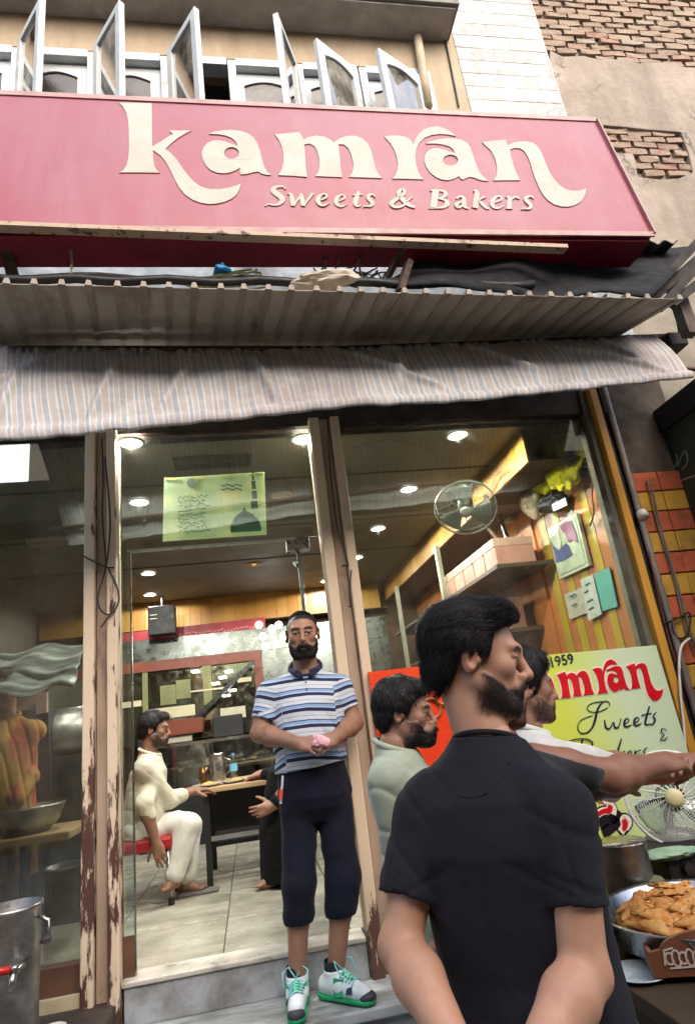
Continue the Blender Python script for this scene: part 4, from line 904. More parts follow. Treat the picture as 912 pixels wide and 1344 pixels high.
# ================================================================ INSIDE THE SHOP
def tile_mat():
    n = N('shop_floor_tile'); o = n.new('ShaderNodeVectorMath', operation='ADD'); n.put(o.inputs[0], n.pos); cb = n.new('ShaderNodeCombineXYZ'); r = n.math('MULTIPLY', n.rnd(), 51.); [n.put(cb.inputs[i], r) for i in range(3)]; n.put(o.inputs[1], cb.outputs[0])
    v = n.noise(2.4, 8, .65, vec=o.outputs[0], stretch=(1, 2.4, 1)); c = n.ramp(v, [(.3, srgb('8b8a7b')), (.5, srgb('a8a697')), (.62, srgb('bab8ab')), (.75, srgb('949284'))])
    c = n.mix(n.ramp(n.noise(5, 7, .7), [(.5, 0.), (.8, .45)]), c, srgb('777260')); return n.done(c, n.ramp(n.noise(9), [(.3, .12), (.7, .3)]))
ftile = tile_mat(); struct('floor', MB().box((-2.6, .1, ZS-.15), (2.6, 5.1, ZS-.006)), M('grout', '5c584c', '4a463c', .9))
fx0 = onZ(293, 1262, ZS)[0]; f0 = None; T_ = .62
fl = bpy.data.objects['floor']
for i in range(-4, 4):
    for j in range(8):
        x = fx0+i*T_; y = .12+j*T_
        if f0 is None: f0 = part('tile', MB().box((0, 0, -.012), (T_-.006, T_-.006, 0)), ftile, fl, bev=.002); o = f0
        else: o = f0.copy(); COL.objects.link(o)
        o.location = (x, y, ZS+random.uniform(-.0008, .0008))
ceil_m = M('grey_ceiling', '6a685e', '5a584f', .6, scale=2, bump=.03); dark_ceil = M('ceiling_joint', '4a473f', '3d3a34', .8)
struct('ceiling', MB().box((-2.6, .09, 3.2), (2.62, 5.1, 3.36)), ceil_m)
cl_ = bpy.data.objects['ceiling']
for y in (.75, 1.85, 2.95): part('joint', MB().box((-2.6, y, 3.192), (2.3, y+.012, 3.2)), dark_ceil, cl_)
salmon = plank_mat('salmon_board', ['b8703f', 'c07a4c', 'a9663a'], .4); stripe_or = plank_mat('orange_board', ['b9743e', 'ae6a3a', 'c47e48'], .4); stripe_ye = plank_mat('olive_yellow_board', ['b29a2c', 'a68f28', 'bda636'], .4)
corn = plank_mat('yellow_wood_board', ['a5772e', '95692a', 'ad843c', '8a5f24'], .4); darkwall = M('brown_interior', '5c4330', '49351f', .7, scale=4)
iw = thing('interior_walls', 'orange and yellow panelled inner walls of the sweet shop', 'wall', (0, 2.5, ZS))
part('rear_wall', MB().box((-2.6, 5.02, ZS), (2.6, 5.1, 3.2)), darkwall, iw); part('left_wall', MB().box((-2.6, .1, ZS), (-2.5, 5.02, 3.2)), M('dim_left_wall', '6b6656', '575244', .6), iw); part('right_wall', MB().box((2.405, .12, ZS), (2.6, 5.02, 3.2)), salmon, iw)
y = .10; k = 0; wds = [.10, .11, .09, .12, .10, .11, .10, .12, .10]
while y < 1.12:
    wd = wds[k % 9]; part('plank', MB().box((2.388+.003*(k % 2), y, ZS), (2.404, y+wd-.004, 3.197)), stripe_ye if k % 2 == 0 else stripe_or, iw); y += wd; k += 1
while y < 2.2: part('plank', MB().box((2.37, y, ZS), (2.404, y+.27-.005, 3.197)), salmon, iw, bev=.003); y += .27
# dropped cornice of yellow boards along the right and the rear
n0 = 0
yy = .14
while yy < 4.8:
    part('cornice_board', MB().box((1.93, yy, 2.965), (1.952, yy+.145, 3.198)), corn, iw); yy += .148
part('cornice_soffit', MB().box((1.952, .14, 2.968), (2.37, 4.9, 2.985)), M('soffit_brown', '3f3022', '33261a', .7), iw)
xx = -2.45
while xx < 1.8: part('cornice_board', MB().box((xx, 4.72, 2.86), (xx+.135, 4.74, 3.198)), corn, iw); xx += .138
part('rear_soffit', MB().box((-2.45, 4.74, 2.85), (1.93, 5.02, 2.87)), MATS['soffit_brown'], iw)

lampE = emit('lamp_glow', 'fffaf0', 26); reflW = emit('reflected_lamp_glow', 'fff6ea', 5); gold = M('gold_ring', 'b5954a', '8f7234', .3, .9)
def downlight(px, py, on, label, power=9, r=.062):
    c = onZ(px, py, 3.2); t = thing('ceiling_light', label, 'ceiling light', (c[0], c[1], 3.2), 'recessed ceiling lights')
    part('ring', MB().lathe([(r+.02, -.004), (r+.018, -.012), (r, -.012), (r, -.004)], (c[0], c[1], 3.2), 24, cap=False), gold if not on else M('white_ring', 'd9d9d2', 'c9c9c2', .4), t, smooth=True)
    part('lens', MB().lathe([(r, -.008), (r*.6, -.011), (.001, -.012)], (c[0], c[1], 3.2), 24), lampE if on else gold, t, smooth=True)
    if on:
        power *= 1.1 if c[1] < 2.6 else .45
        l = bpy.data.lights.new('downlight', 'SPOT'); l.energy = power*.72; l.spot_size = math.radians(176); l.spot_blend = .12; l.shadow_soft_size = .02; l.color = (1, .96, .88)
        lo = bpy.data.objects.new('downlight', l); COL.objects.link(lo); lo.location = (0, 0, -.035); lo.parent = t
for a in ((172, 580, 1, 'bright round ceiling light at the top left corner of the doorway glass'), (398, 575, 1, 'bright round ceiling light at the top right corner of the doorway glass'), (183, 658, 1, 'bright ceiling light left of the green poster'), (195, 752, 1, 'ceiling light just under the transom, nearer of the two over the clock box'), (197, 780, 1, 'small ceiling light directly above the black speaker box'),
          (370, 649, 0, 'unlit gold ringed ceiling light right of the green poster'), (333, 740, 0, 'dim unlit gold ceiling light near the door hinge'),
          (600, 570, 1, 'largest bright ceiling light high in the right window'), (536, 641, 1, 'second bright ceiling light left of the hanging fan'), (496, 693, 1, 'third ceiling light in the right window, beside the beige pillar'), (468, 731, 1, 'fourth small ceiling light half behind the beige pillar'), (428, 762, 1, 'tiny far ceiling light seen between door leaf and beige pillar')):
    downlight(*a, power=52 if a[2] else 0)
for x, y, nf in ((-2.3, .7, 'outermost'),):  # added lamp outside the frame, brightens the dark left bay
    t = thing('ceiling_light', nf+' added fill lamp out of view behind the dark left window', 'ceiling light', (x, y, 3.2), 'recessed ceiling lights'); part('lens', MB().lathe([(.062, -.008), (.001, -.012)], (x, y, 3.2), 20), lampE, t)
    l = bpy.data.lights.new('downlight', 'SPOT'); l.energy = 7; l.spot_size = 2.5; l.spot_blend = 1; l.shadow_soft_size = .05; lo = bpy.data.objects.new('downlight', l); COL.objects.link(lo); lo.location = (0, 0, -.03); lo.parent = t

# poster behind the transom glass
def wall_quad(p, t=.006, n=(0, -1, 0)): return MB().slab(p, n, t)
PY = .10
po = thing('wall_poster', 'green and yellow religious poster with a dark green dome behind the transom glass', 'poster', onY(282, 708, PY))
pq = [onY(214, 711, PY), onY(350, 702, PY), onY(347, 620, PY), onY(216, 628, PY)]
def poster_mat():
    n = N('poster_print'); f = n.noise(6, 5); c = n.ramp(f, [(.35, srgb('c3d2b6')), (.5, srgb('d2dbb8')), (.65, srgb('e6e4be'))]); tr = n.new('ShaderNodeBsdfTranslucent'); n.put(tr.inputs[0], c); mx = n.new('ShaderNodeMixShader'); mx.inputs[0].default_value = .5; m = n.done(c, .3)
    n.put(mx.inputs[1], n.b.outputs[0]); n.put(mx.inputs[2], tr.outputs[0]); n.put(n.t.nodes['Material Output'].inputs['Surface'], mx.outputs[0]); return m
part('sheet', wall_quad(pq), poster_mat(), po)
pen = M('poster_ink', '4f7a72', '45665f', .5); pxm = .0052
mb = MB(); rr = random.Random(4)
for r in range(9):
    yb = 653+r*5.6
    x = 234
    while x < 270+rr.uniform(-2, 3):
        wv = rr.uniform(4, 9); mb.stroke([(*onY(x+wv*t, yb-.06*(x-234)+2*math.sin(t*6+rr.uniform(0, 6)), PY-.008), .006) for t in (0, .35, .7, 1)], (0, -1, 0), .001); x += wv+rr.uniform(.5, 2)
for yb in (637, 642): mb.stroke([(*onY(290+4*t, yb+1.6*math.sin(t*2.1), PY-.008), .009) for t in range(8)], (0, -1, 0), .001)
part('lettering', mb, pen, po, fix=False)
dome = [(303, 699), (302, 693), (305, 684), (311, 676), (318, 671), (320.5, 667), (321, 661), (321.6, 667), (324, 671), (332, 675), (339, 682), (343, 691), (343, 697)]
part('dome', MB().poly([onY(x, y, PY-.008) for x, y in dome], (0, -1, 0), .002), M('dome_green', '0d6a4e', '0a5640', .4), po)
mn = MB()
for x, y, wd in ((334, 668, 8), (334, 655, 6), (333, 642, 4.5), (332, 630, 2)): mn.box(tuple(onY(x-wd/2, y, PY-.0075)), tuple(onY(x+wd/2, y-11, PY-.0065)))
part('minaret', mn, M('minaret_green', '3f7d66', '356b57', .5), po)
gd = MB()
for x0, x1, y0 in ((216, 234, 627), (252, 270, 625.5), (287, 296, 624), (299, 309, 623.5), (327, 346, 621.5)): gd.slab([onY(x0, y0+3, PY-.008), onY(x1, y0+3, PY-.008), onY(x1, y0, PY-.008), onY(x0, y0, PY-.008)], (0, -1, 0), .002)
part('tape', gd, M('yellow_tape', 'e6dc8a', 'd6cc7a', .4), po)
part('seal', MB().lathe([(.03, 0), (.03, .002)], onY(252, 634, PY-.008), 24, (0, -1, 0)), M('seal_silver', '8f9a86', '7d8876', .4), po)
ac = thing('ceiling_box', 'long black box fitted to the ceiling above the green poster', 'box', onY(277, 590, .3))
a_, b_ = onY(226, 592, .3), onY(328, 572, .3)
part('body', MB().box((a_[0], .3, a_[2]), (b_[0], .5, 3.19)), black_plastic, ac, bev=.01); part('face', MB().box((a_[0]+.03, .292, a_[2]+.03), (b_[0]-.03, .3, 3.15)), M('box_face', '4d4a40', '3d3a32', .35), ac)
# far back of the room
bk0 = thing('back_display', 'steel and mirror display wall at the far end of the shop', 'display', (-.6, 4.6, ZS))
BY = 4.6
def bq(x0, y0, x1, y1, Y=BY): a = onY(x0, y0, Y); b = onY(x1, y1, Y); return a, b
maroon = M('maroon_banner', '8c1c26', '74141e', .5)
rb = thing('banner_strip', 'long narrow maroon banner strip with small lettering across the back wall', 'banner', onY(255, 835, 4.66))
part('strip', MB().slab([onY(150, 846, 4.66), onY(348, 824, 4.66), onY(348, 810, 4.66), onY(150, 833, 4.66)], (0, -1, 0), .01), maroon, rb)
mb = MB()
for i in range(26):
    x = 235+i*4.2; yb = 833-.105*(x-235)+rr.uniform(-1.5, 1.5); mb.stroke([(*onY(x+t*4, yb+1.5*math.sin(t*5+i), 4.648), .011) for t in (0, .4, .8)], (0, -1, 0), .001)
part('lettering', mb, M('banner_ink', 'c9827c', 'b8706a', .6), rb, fix=False)
mirror = M('mirror_steel', '6a6f69', '5a5f59', .3, 1, bump=.02); redwood = M('red_brown_wood', '7a3a24', '66301c', .45, scale=5, stretch=(.3, 1, 1))
z0, z1 = onY(150, 868, BY)[2], onY(150, 845, BY)[2]
part('steel_band', MB().box((-2.3, BY, 2.45), (1.85, BY+.04, 2.72)), mirror, bk0)
xr = onY(340, 900, BY)[0]
part('rail', MB().box((-2.3, BY-.06, 2.33), (xr+.05, BY+.04, 2.45)), redwood, bk0); part('upright', MB().box((xr-.04, BY-.06, ZS), (xr+.06, BY+.04, 2.33)), redwood, bk0)
part('mirror', MB().box((-2.3, BY+.02, 1.5), (xr-.04, BY+.04, 2.33)), M('dark_mirror', 'a9ad9c', '9a9e90', .07, 1, bump=.01), bk0)
part('mirror', MB().box((xr+.06, BY+.02, 1.2), (1.85, BY+.04, 2.45)), mirror, bk0)
creamp = M('cream_reflection', 'd9d3b0', 'c8c09a', .5); olive = M('olive_reflection', '8a8c5c', '77794e', .5)
for i, (x0, y0, x1, y1, m_) in enumerate(((211, 926, 231, 898, olive), (232, 918, 250, 891, olive), (202, 945, 256, 924, creamp), (158, 930, 186, 919, creamp), (188, 945, 194, 880, olive), (268, 925, 277, 872, olive), (250, 909, 300, 901, creamp), (312, 896, 330, 888, creamp), (290, 945, 322, 926, M('white_reflection', 'd4d0bc', 'bfb99f', .5)))):
    a, b = bq(x0, y0, x1, y1, BY-.03-.004*i); part('reflected_patch', MB().box((min(a[0], b[0]), a[1], min(a[2], b[2])), (max(a[0], b[0]), a[1]+.01, max(a[2], b[2]))), m_, bk0)  # flat coloured panels imitate the pale lit contents of the mirror
for i, (x, y) in enumerate(((300, 880), (292, 888), (283, 896), (256, 880), (305, 905), (297, 912))):
    part('lamp', MB().box(tuple(onY(x-5, y+2, BY-.08)), tuple(onY(x+5, y-1, BY-.08)+V3(0, .01, 0))), reflW, bk0)  # glowing bars imitate lit things mirrored here, no lamps of their own
part('rail_bar', MB().beam(onY(255, 945, BY-.3), onY(333, 868, BY-.3), .06, .05), M('black_rail', '22221f', '1a1a18', .3), bk0)
for k, (x, y) in enumerate(((340, 820), (357, 825), (363, 845), (348, 848), (366, 820), (372, 835), (345, 835))):
    part('lamp', MB().lathe([(.045, 0), (.001, .012)], onY(x, y, BY-.02), 14, (0, -1, 0)), reflW, bk0)  # glowing discs imitate ceiling lamps reflected in the steel
sp = thing('speaker_box', 'black speaker box hanging before the yellow boards at the back', 'speaker', onY(211, 833, 4.2))
a, b = bq(195, 834, 229, 793, 4.2); part('cabinet', MB().box((a[0], 4.2, a[2]), (b[0], 4.4, b[2])), black_plastic, sp, bev=.01)
mb = MB(); [mb.box(tuple(onY(197, y+1, 4.19)), tuple(onY(206, y-1, 4.19)+V3(0, .01, 0))) for y in (807, 812)]; part('badge', mb, M('badge_white', 'cfd6d6', 'bfc6c6', .4), sp)
part('hanger', MB().tube([(a[0]*.5+b[0]*.5, 4.3, b[2]), (a[0]*.5+b[0]*.5, 4.3, 3.19)], .012, 8), dark_metal, sp)
# counter with glass front
ct = thing('display_counter', 'dark glass fronted sweet counter at the back behind the table', 'counter', (-.5, 3.6, ZS))
CY = 3.5; za_, zb_ = onY(270, 973, CY)[2], onY(270, 1035, CY)[2]
part('top', MB().box((-1.1, CY, za_-.015), (1.3, CY+.6, za_+.015)), chrome, ct); part('body', MB().box((-1.08, CY+.03, ZS), (1.28, CY+.58, zb_)), black_plastic, ct); part('shelf', MB().box((-1.05, CY+.05, (za_+zb_)/2-.01), (1.25, CY+.55, (za_+zb_)/2+.01)), steel, ct)
part('glass_front', MB().box((-1.08, CY, zb_), (1.28, CY+.008, za_-.015)), shopglass, ct); part('rear_panel', MB().box((-1.08, CY+.56, zb_), (1.28, CY+.58, za_-.015)), M('dark_green_panel', '3c4238', '2d332b', .4), ct)
part('post', MB().box((-1.12, CY-.02, ZS), (-1.05, CY+.05, za_+.1)), dark_metal, ct); part('wood_top', MB().box((-1.1, CY+.2, za_+.1), (-.5, CY+.5, za_+.25)), redwood, ct)
for i in range(9):
    c = (-.95+i*.26, CY+.3, (za_+zb_)/2+.012); o = solo('sweet_tray', MB().lathe([(.001, .0), (.09, .0), (.1, .035), (.085, .04), (.001, .055)], c, 14), M('sweet_mix', 'b9a37a', '6e5a3c', .6, scale=20), 'tray of pale sweets inside the back counter', 'tray', 'sweet trays in the back counter', smooth=True)
for x, h_, m_, lb in ((228, 24, M('menu_white', 'c9c3ae', 'b3ad98', .5), 'row of white packets standing on the back counter'), (300, 42, black_plastic, 'black appliance standing on the back counter beside the diagonal rail')):
    c = onY(x, 962, CY+.3); wd = .12 if x < 260 else .1; solo('packet_row' if x < 260 else 'appliance', MB().box((c[0]-wd*1.6, CY+.25, za_+.02), (c[0]+wd*1.6, CY+.4, za_+.02+h_*.0085*.6)), m_, lb, 'packets' if x < 260 else 'appliance', bev=.01)
# table set for eating
TYY = 1.55; zt = onY(252, 1040, TYY)[2]
tb = thing('cafe_table', 'pale wood topped cafe table with black legs inside the doorway', 'table', (-.1, 1.8, ZS))
wood_top = M('pale_table_wood', 'b59a74', 'a0855f', .4, scale=5, stretch=(.3, 2, 1)); xa_, xb_ = onY(253, 1045, TYY)[0], onY(372, 1035, TYY)[0]
part('top', MB().box((xa_, TYY, zt-.022), (xb_+.25, TYY+.75, zt+.015)), wood_top, tb, bev=.006)
for x in (xa_+.09, xb_+.1):
    for yv in (TYY+.08, TYY+.66): part('leg', MB().box((x-.02, yv-.02, ZS), (x+.02, yv+.02, zt-.022)), black_plastic, tb)
part('stretcher', MB().box((xa_+.11, TYY+.07, ZS+.28), (xb_+.08, TYY+.09, ZS+.31)), M('grey_bar', '8f9090', '7a7b7b', .4, .5), tb); part('stretcher', MB().box((xa_+.11, TYY+.35, ZS+.2), (xb_+.08, TYY+.38, ZS+.23)), black_plastic, tb)
part('side_panel', MB().box((xa_+.1, TYY+.40, ZS+.3), (xb_+.1, TYY+.42, zt-.03)), black_plastic, tb)
plate_m = M('steel_plate', 'c4c2b8', 'aeaca2', .3, .6, bump=0); food = M('food', 'c9b060', 'a08038', .6, scale=30)
def ontab(px, yv): p = onY(px, 1030, yv); return V3(p[0], yv, zt+.016)
for px, yv, r, lb in ((272, 1.66, .11, 'steel plate of food nearest the seated man'), (308, 1.70, .10, 'steel plate in the middle of the cafe table'), (337, 1.68, .10, 'steel plate nearest the person in black')):
    c = ontab(px, yv); t = thing('plate', lb, 'plate', c, 'plates on the cafe table'); part('dish', MB().lathe([(.001, 0), (r*.7, 0), (r, .018), (r*.96, .02), (r*.68, .006), (.001, .006)], c, 24), plate_m, t, smooth=True); part('food', MB().lathe([(r*.55, .006), (r*.4, .025), (.001, .034)], c+V3(.01, 0, 0), 14), food, t, smooth=True)
c = ontab(287, 1.95); jg = thing('water_jug', 'tall steel water jug on the cafe table', 'jug', c); part('body', MB().lathe([(.055, 0), (.06, .02), (.06, .17), (.05, .2), (.052, .215), (.001, .215)], c, 24), steel, jg, smooth=True); part('handle', MB().tube([c+V3(.058, 0, .17), c+V3(.1, 0, .15), c+V3(.1, 0, .08), c+V3(.058, 0, .05)], .008, 8), steel, jg, smooth=True)
c = ontab(268, 2.05); solo('tumbler', MB().lathe([(.03, 0), (.038, .12), (.036, .12), (.028, .01)], c, 20), M('amber_steel', '7a5c3c', '5f4630', .3, .7), 'brown metal tumbler beside the water jug', 'tumbler', smooth=True)
c = ontab(308, 1.9); bo_ = thing('water_bottle', 'small water bottle with pale blue label on the cafe table', 'bottle', c); part('bottle', MB().lathe([(.028, 0), (.03, .02), (.03, .13), (.012, .165), (.012, .185), (.001, .185)], c, 20), glass_mat('bottle_plastic', 2.5, (.8, .9, .95), .2, .1), bo_, smooth=True); part('label', MB().lathe([(.0305, .07), (.0305, .125)], c, 20, cap=False), M('blue_label', '5aa0c8', '7ab8d8', .5), bo_); part('cap', MB().lathe([(.013, .18), (.013, .2), (.001, .2)], c, 14), M('blue_cap', '4a90c0', '3a80b0', .4), bo_)
# chair of the seated man
chx, chy = onY(190, 1100, 1.45)[0], 1.45
cr_ = thing('dining_chair', 'red seated chair with grey metal legs under the seated man', 'chair', (chx, chy, ZS)); red_seat = M('red_seat', 'a01a1e', '86141a', .45)
zs_ = onY(190, 1112, 1.3)[2]
part('seat', MB().box((chx-.24, chy-.2, zs_-.03), (chx+.2, chy+.24, zs_+.05)), red_seat, cr_, bev=.02); legm = M('grey_leg', 'a5a6a4', '8f908e', .35, .7)
for x, yv in ((chx+.17, chy-.17), (chx+.17, chy+.2), (chx-.22, chy-.17), (chx-.22, chy+.2)):
    l = part('leg', MB().tube([(x, yv, zs_-.03), (x+.015, yv, ZS+.03)], .014, 10), legm, cr_, smooth=True); part('foot_cap', MB().tube([(x+.015, yv, ZS+.04), (x+.015, yv, ZS)], .02, 10), black_plastic, l)
part('backrest', MB().box((chx-.26, chy-.2, zs_+.25), (chx-.225, chy+.24, zs_+.75)), red_seat, cr_, bev=.012)
for yv in (chy-.17, chy+.2): part('back_post', MB().tube([(chx-.22, yv, zs_), (chx-.25, yv, zs_+.7)], .013, 8), legm, cr_)
# things hanging on the right inner wall
WX = 2.375
def wq(pts, X=WX): return [onX(x, y, X) for x, y in pts]
def hang(name, pts, mat, label, cat, t=.02, X=WX, **kw): return solo(name, MB().slab(wq(pts, X), (-1, 0, 0), t), mat, label, cat, **kw)
pic = thing('framed_picture', 'tilted framed picture of blue and pink figures on the striped inner wall', 'picture', onX(749, 745, WX)); fq = wq([(738, 760), (777, 742), (760, 673), (722, 694)])
cen = sum(fq)/4; part('frame', MB().slab(fq, (-1, 0, 0), .025), M('pale_frame', 'b8bfa6', 'a5ac92', .4), pic); inn = [cen+(p-cen)*.88-V3(.0275, 0, 0) for p in fq]
part('print', MB().slab(inn, (-1, 0, 0), .003), M('picture_ground', '9fb092', 'b7bfa4', .4, scale=4), pic)
def blob(pts, off=.033): return MB().poly([onX(x, y, WX)-V3(off, 0, 0) for x, y in pts], (-1, 0, 0), .002)
part('figure', blob([(726, 705), (731, 716), (738, 722), (748, 712), (752, 716), (757, 728), (745, 735), (735, 738), (732, 724)]), M('ink_blue', '4a5a84', '3e4d72', .5), pic); part('figure', blob([(738, 690), (747, 684), (755, 683), (762, 700), (764, 712), (757, 708), (752, 712), (747, 700)], .036), M('ink_pink', '8f5f7a', '7d5068', .5), pic)
part('figure', blob([(733, 697), (738, 693), (742, 712), (741, 720), (737, 717)], .036), M('ink_white', 'd2d6c4', 'c2c6b4', .5), pic)
hang('notice_paper', [(748, 813), (772, 804), (764, 771), (741, 780)], M('grey_paper', 'b4b3a0', 'a09f8c', .6, scale=14), 'grey printed paper pinned left of the white one on the inner wall', 'paper', .006)
hang('notice_paper', [(773, 815), (790, 806), (778, 754), (762, 761)], M('white_notice', 'c2c6bc', 'aab0a6', .5, scale=16), 'tall white printed paper pinned between the grey and the teal one', 'paper', .006, X=WX-.012)
hang('notice_paper', [(791, 802), (811, 796), (800, 744), (780, 753)], M('teal_paper', '5fa898', '559a8c', .5), 'teal sheet pinned on the striped inner wall', 'paper', .006)
mb = MB()
for x0, y0, l in ((747, 783, 8), (750, 795, 6), (766, 778, 6), (770, 790, 8), (772, 800, 7), (768, 768, 6)): mb.stroke([(*(onX(x0+l*t, y0-l*t*.4+1*math.sin(t*7), WX-.02)-V3(0, 0, 0)), .012) for t in (0, .35, .7, 1)], (-1, 0, 0), .001)
solo('notice_lettering', mb, M('notice_ink', '4a4f4c', '3b403d', .6), 'small dark scribbled print on the pinned notice papers', 'lettering', fix=False)
def bag(name, px, py, X, rx, rz, mat, label, cat, seed, am=.3): return crumple(name, onX(px, py, X), (.09, rx, rz), mat, label, cat, seed, am, 4)
yel = N('yellow_plastic'); yel.bump(yel.noise(14, 6, .65), .8, .05); yel.b.inputs['Subsurface Weight'].default_value = .2; yel.b.inputs['Subsurface Radius'].default_value = (.05, .05, .01); yel = yel.done(yel.mix(yel.ramp(yel.noise(9), [(.35, 0.), (.65, 1.)]), srgb('e6e01a'), srgb('b5ae0c')), .16)
bag('plastic_bag', 737, 608, 2.28, .17, .20, yel, 'big shiny yellow plastic bag hanging high on the striped inner wall', 'bag', 11, .42); bag('plastic_bag', 720, 625, 2.30, .16, .12, yel, 'smaller yellow plastic bundle below the big yellow bag', 'bag', 12, .4)
bag('plastic_bag', 693, 643, 2.26, .13, .22, M('milky_plastic', 'b5a58c', '9a8a70', .3), 'milky white plastic bag hanging left of the yellow bags', 'bag', 14, .22); bag('black_bundle', 726, 660, 2.28, .10, .06, black_plastic, 'black bundle with a white tag under the yellow bag', 'bundle', 15)
hang('tag_label', [(727, 671), (745, 663), (742, 653), (725, 662)], M('tag_white', 'd8dcd8', 'c8ccc8', .4), 'white tag on the black bundle under the yellow bag', 'tag', .006, X=2.16)
wire([(770,610),(778,628),(776,650),(780,672),(774,690)], 'dark wire drooping from the switch on the striped inner wall', 2.36, .006, None, 'loose_wire', onX)
solo('wall_switch', MB().lathe([(.045, 0), (.04, .03), (.001, .034)], onX(769, 619, WX), 16, (-1, 0, 0)), M('dark_switch', '4a3a2a', '3a2e22', .5), 'round dark switch on the striped inner wall right of the yellow bag', 'switch')
wire([(475,552),(510,562),(540,556),(565,548)], 'thin black wire sagging under the ceiling in the right window', 3.17, .006, None, 'loose_wire', onZ)
bx_ = thing('regulator_box', 'small pale green box on the wall bracket beside the fan', 'box', onX(659, 690, 2.3)); part('case', MB().slab(wq([(652, 690), (668, 685), (662, 651), (649, 656)], 2.3), (1, 0, 0), .07), M('pale_green_box', '9fb08f', '8a9c7b', .4), bx_, bev=.01)
# hanging wall fan
fc = onX(611, 667, 1.75); fn_ = unit((-.30, -.62, -.72)); fa = thing('wall_fan', 'round wall fan in a wire cage hanging in the right window', 'fan', fc)
fr = .235; wirem = M('fan_wire', '5f6259', '4e5149', .5, .3)
def fan_cage(t, c, n, r, mat, hub, nsp, nrg, bm, ringname='ring'):
    u = unit(np.cross(n, (0, 0, 1))); v = np.cross(n, u); mb = MB()
    for k in range(nrg):
        q = r*(.3+.7*k/(nrg-1)); h = .055*(1-(q/r)**2); mb.tube([c+n*h+(u*math.cos(a)+v*math.sin(a))*q for a in np.linspace(0, 2*math.pi, 41)], .0016, 4, False)
    part('grille', mb, mat, t, kind='stuff')
    mb = MB(); mb.tube([c+(u*math.cos(a)+v*math.sin(a))*r for a in np.linspace(0, 2*math.pi, 49)], .007, 8, False); part(ringname, mb, mat, t, smooth=True)
    mb = MB(); mb.tube([c-n*.05+(u*math.cos(a)+v*math.sin(a))*r*.95 for a in np.linspace(0, 2*math.pi, 49)], .004, 6, False)
    for k in range(nsp):
        a = 2*math.pi*k/nsp; d = u*math.cos(a)+v*math.sin(a); e = u*math.cos(a+.35)+v*math.sin(a+.35); mb.tube([c+d*r*.16+n*.06, c+e*r*.55+n*.042, c+e*r], .0022, 4, False); mb.tube([c+e*r, c+e*r*.95-n*.05, c+d*r*.3-n*.08], .002, 4, False)
    part('cage', mb, mat, t, kind='stuff')
    part('hub', MB().lathe([(r*.2, .045), (r*.2, .062), (r*.12, .07), (.001, .072)], c, 24, n), hub, t, smooth=True)
    for k in range(3):
        a0 = 2*math.pi*k/3+.4; mb = MB(); L_ = []
        for i in range(7):
            s_ = i/6; ln = [];
            for j in range(5):
                w_ = j/4; rad = r*(.14+.74*s_); an = a0+(w_-.5)*(1.2-.15*s_)+s_*.25; ln.append(c+(u*math.cos(an)+v*math.sin(an))*rad+n*(.018-.036*w_))
            L_.append(ln)
        mb.add([p for l in L_ for p in l], [(i*5+j, i*5+j+1, (i+1)*5+j+1, (i+1)*5+j) for i in range(6) for j in range(4)]); o = part('blade', mb, bm, t, smooth=True); o.modifiers.new('s', 'SOLIDIFY').thickness = .003
    part('motor', MB().lathe([(.05, -.16), (.06, -.12), (.06, -.05), (.03, -.03)], c, 20, n), bm, t, smooth=True)
fan_cage(fa, fc, fn_, fr, wirem, M('fan_hub', '8a8c80', '77796e', .3, .5), 16, 9, M('fan_blade', '5f6256', '4d5046', .35, .3))
part('arm', MB().beam(fc-fn_*.14, onX(672, 730, 2.2), .03, .03), steel, fa); part('arm', MB().beam(onX(655, 676, 2.2), onX(674, 732, 2.2), .03, .02), steel, fa)
# shelves on the right wall with boxes
sh = thing('wall_shelving', 'steel shelving along the right inner wall below the yellow cornice', 'shelving', (2.1, 2, ZS)); shelf_m = M('shelf_dark', '4a3b2e', '3a2e24', .5); up_m = M('upright_pale', 'a8a692', '8f8d7a', .4, .4)
for z in (2.46, 2.02, 1.62, 1.2): part('shelf', MB().box((1.9, .9 if z > 2.3 else 1.3, z-.03), (2.36, 4.5, z)), shelf_m, sh)
for x, y in ((573, 722), (519, 764)):
    p = onX(x, y, 1.88); part('upright', MB().box((1.86, p[1]-.03, ZS), (1.90, p[1]+.03, 2.965)), up_m, sh)
pink = M('pink_box', 'b98a78', 'a67865', .5, scale=3, rv=.2); bx1 = None; i = 0
for z, ys in ((2.46, np.arange(.95, 2.1, .26)), (2.02, np.arange(1.35, 3.2, .3)), (1.62, np.arange(1.4, 3.4, .34))):
    for y in ys:
        i += 1; h_ = .2 if z > 2.3 else .24
        o = solo('sweet_box', MB().box((1.93, y, z+.001), (2.25, y+.235, z+h_+random.uniform(-.015, .01))), [pink, M('tan_box', 'a5835f', '8d6d4c', .5), M('olive_box', '9c8a4a', '857440', .5)][0 if z > 2.3 else (i % 3)], ('first', 'second', 'third', 'fourth', 'fifth')[min(i-1, 4)]+' pinkish sweet box from the window on the top shelf' if z > 2.3 else 'sweet box on the lower wall shelves', 'box', 'boxes on the top shelf' if z > 2.3 else 'boxes on the lower shelves', bev=.006)
        part('lid', MB().box((1.925, y-.004, z+h_-.05), (2.254, y+.239, z+h_+.014)), M('box_lid', 'c4a08c', 'b08c78', .5) if z > 2.3 else o.data.materials[0], o)
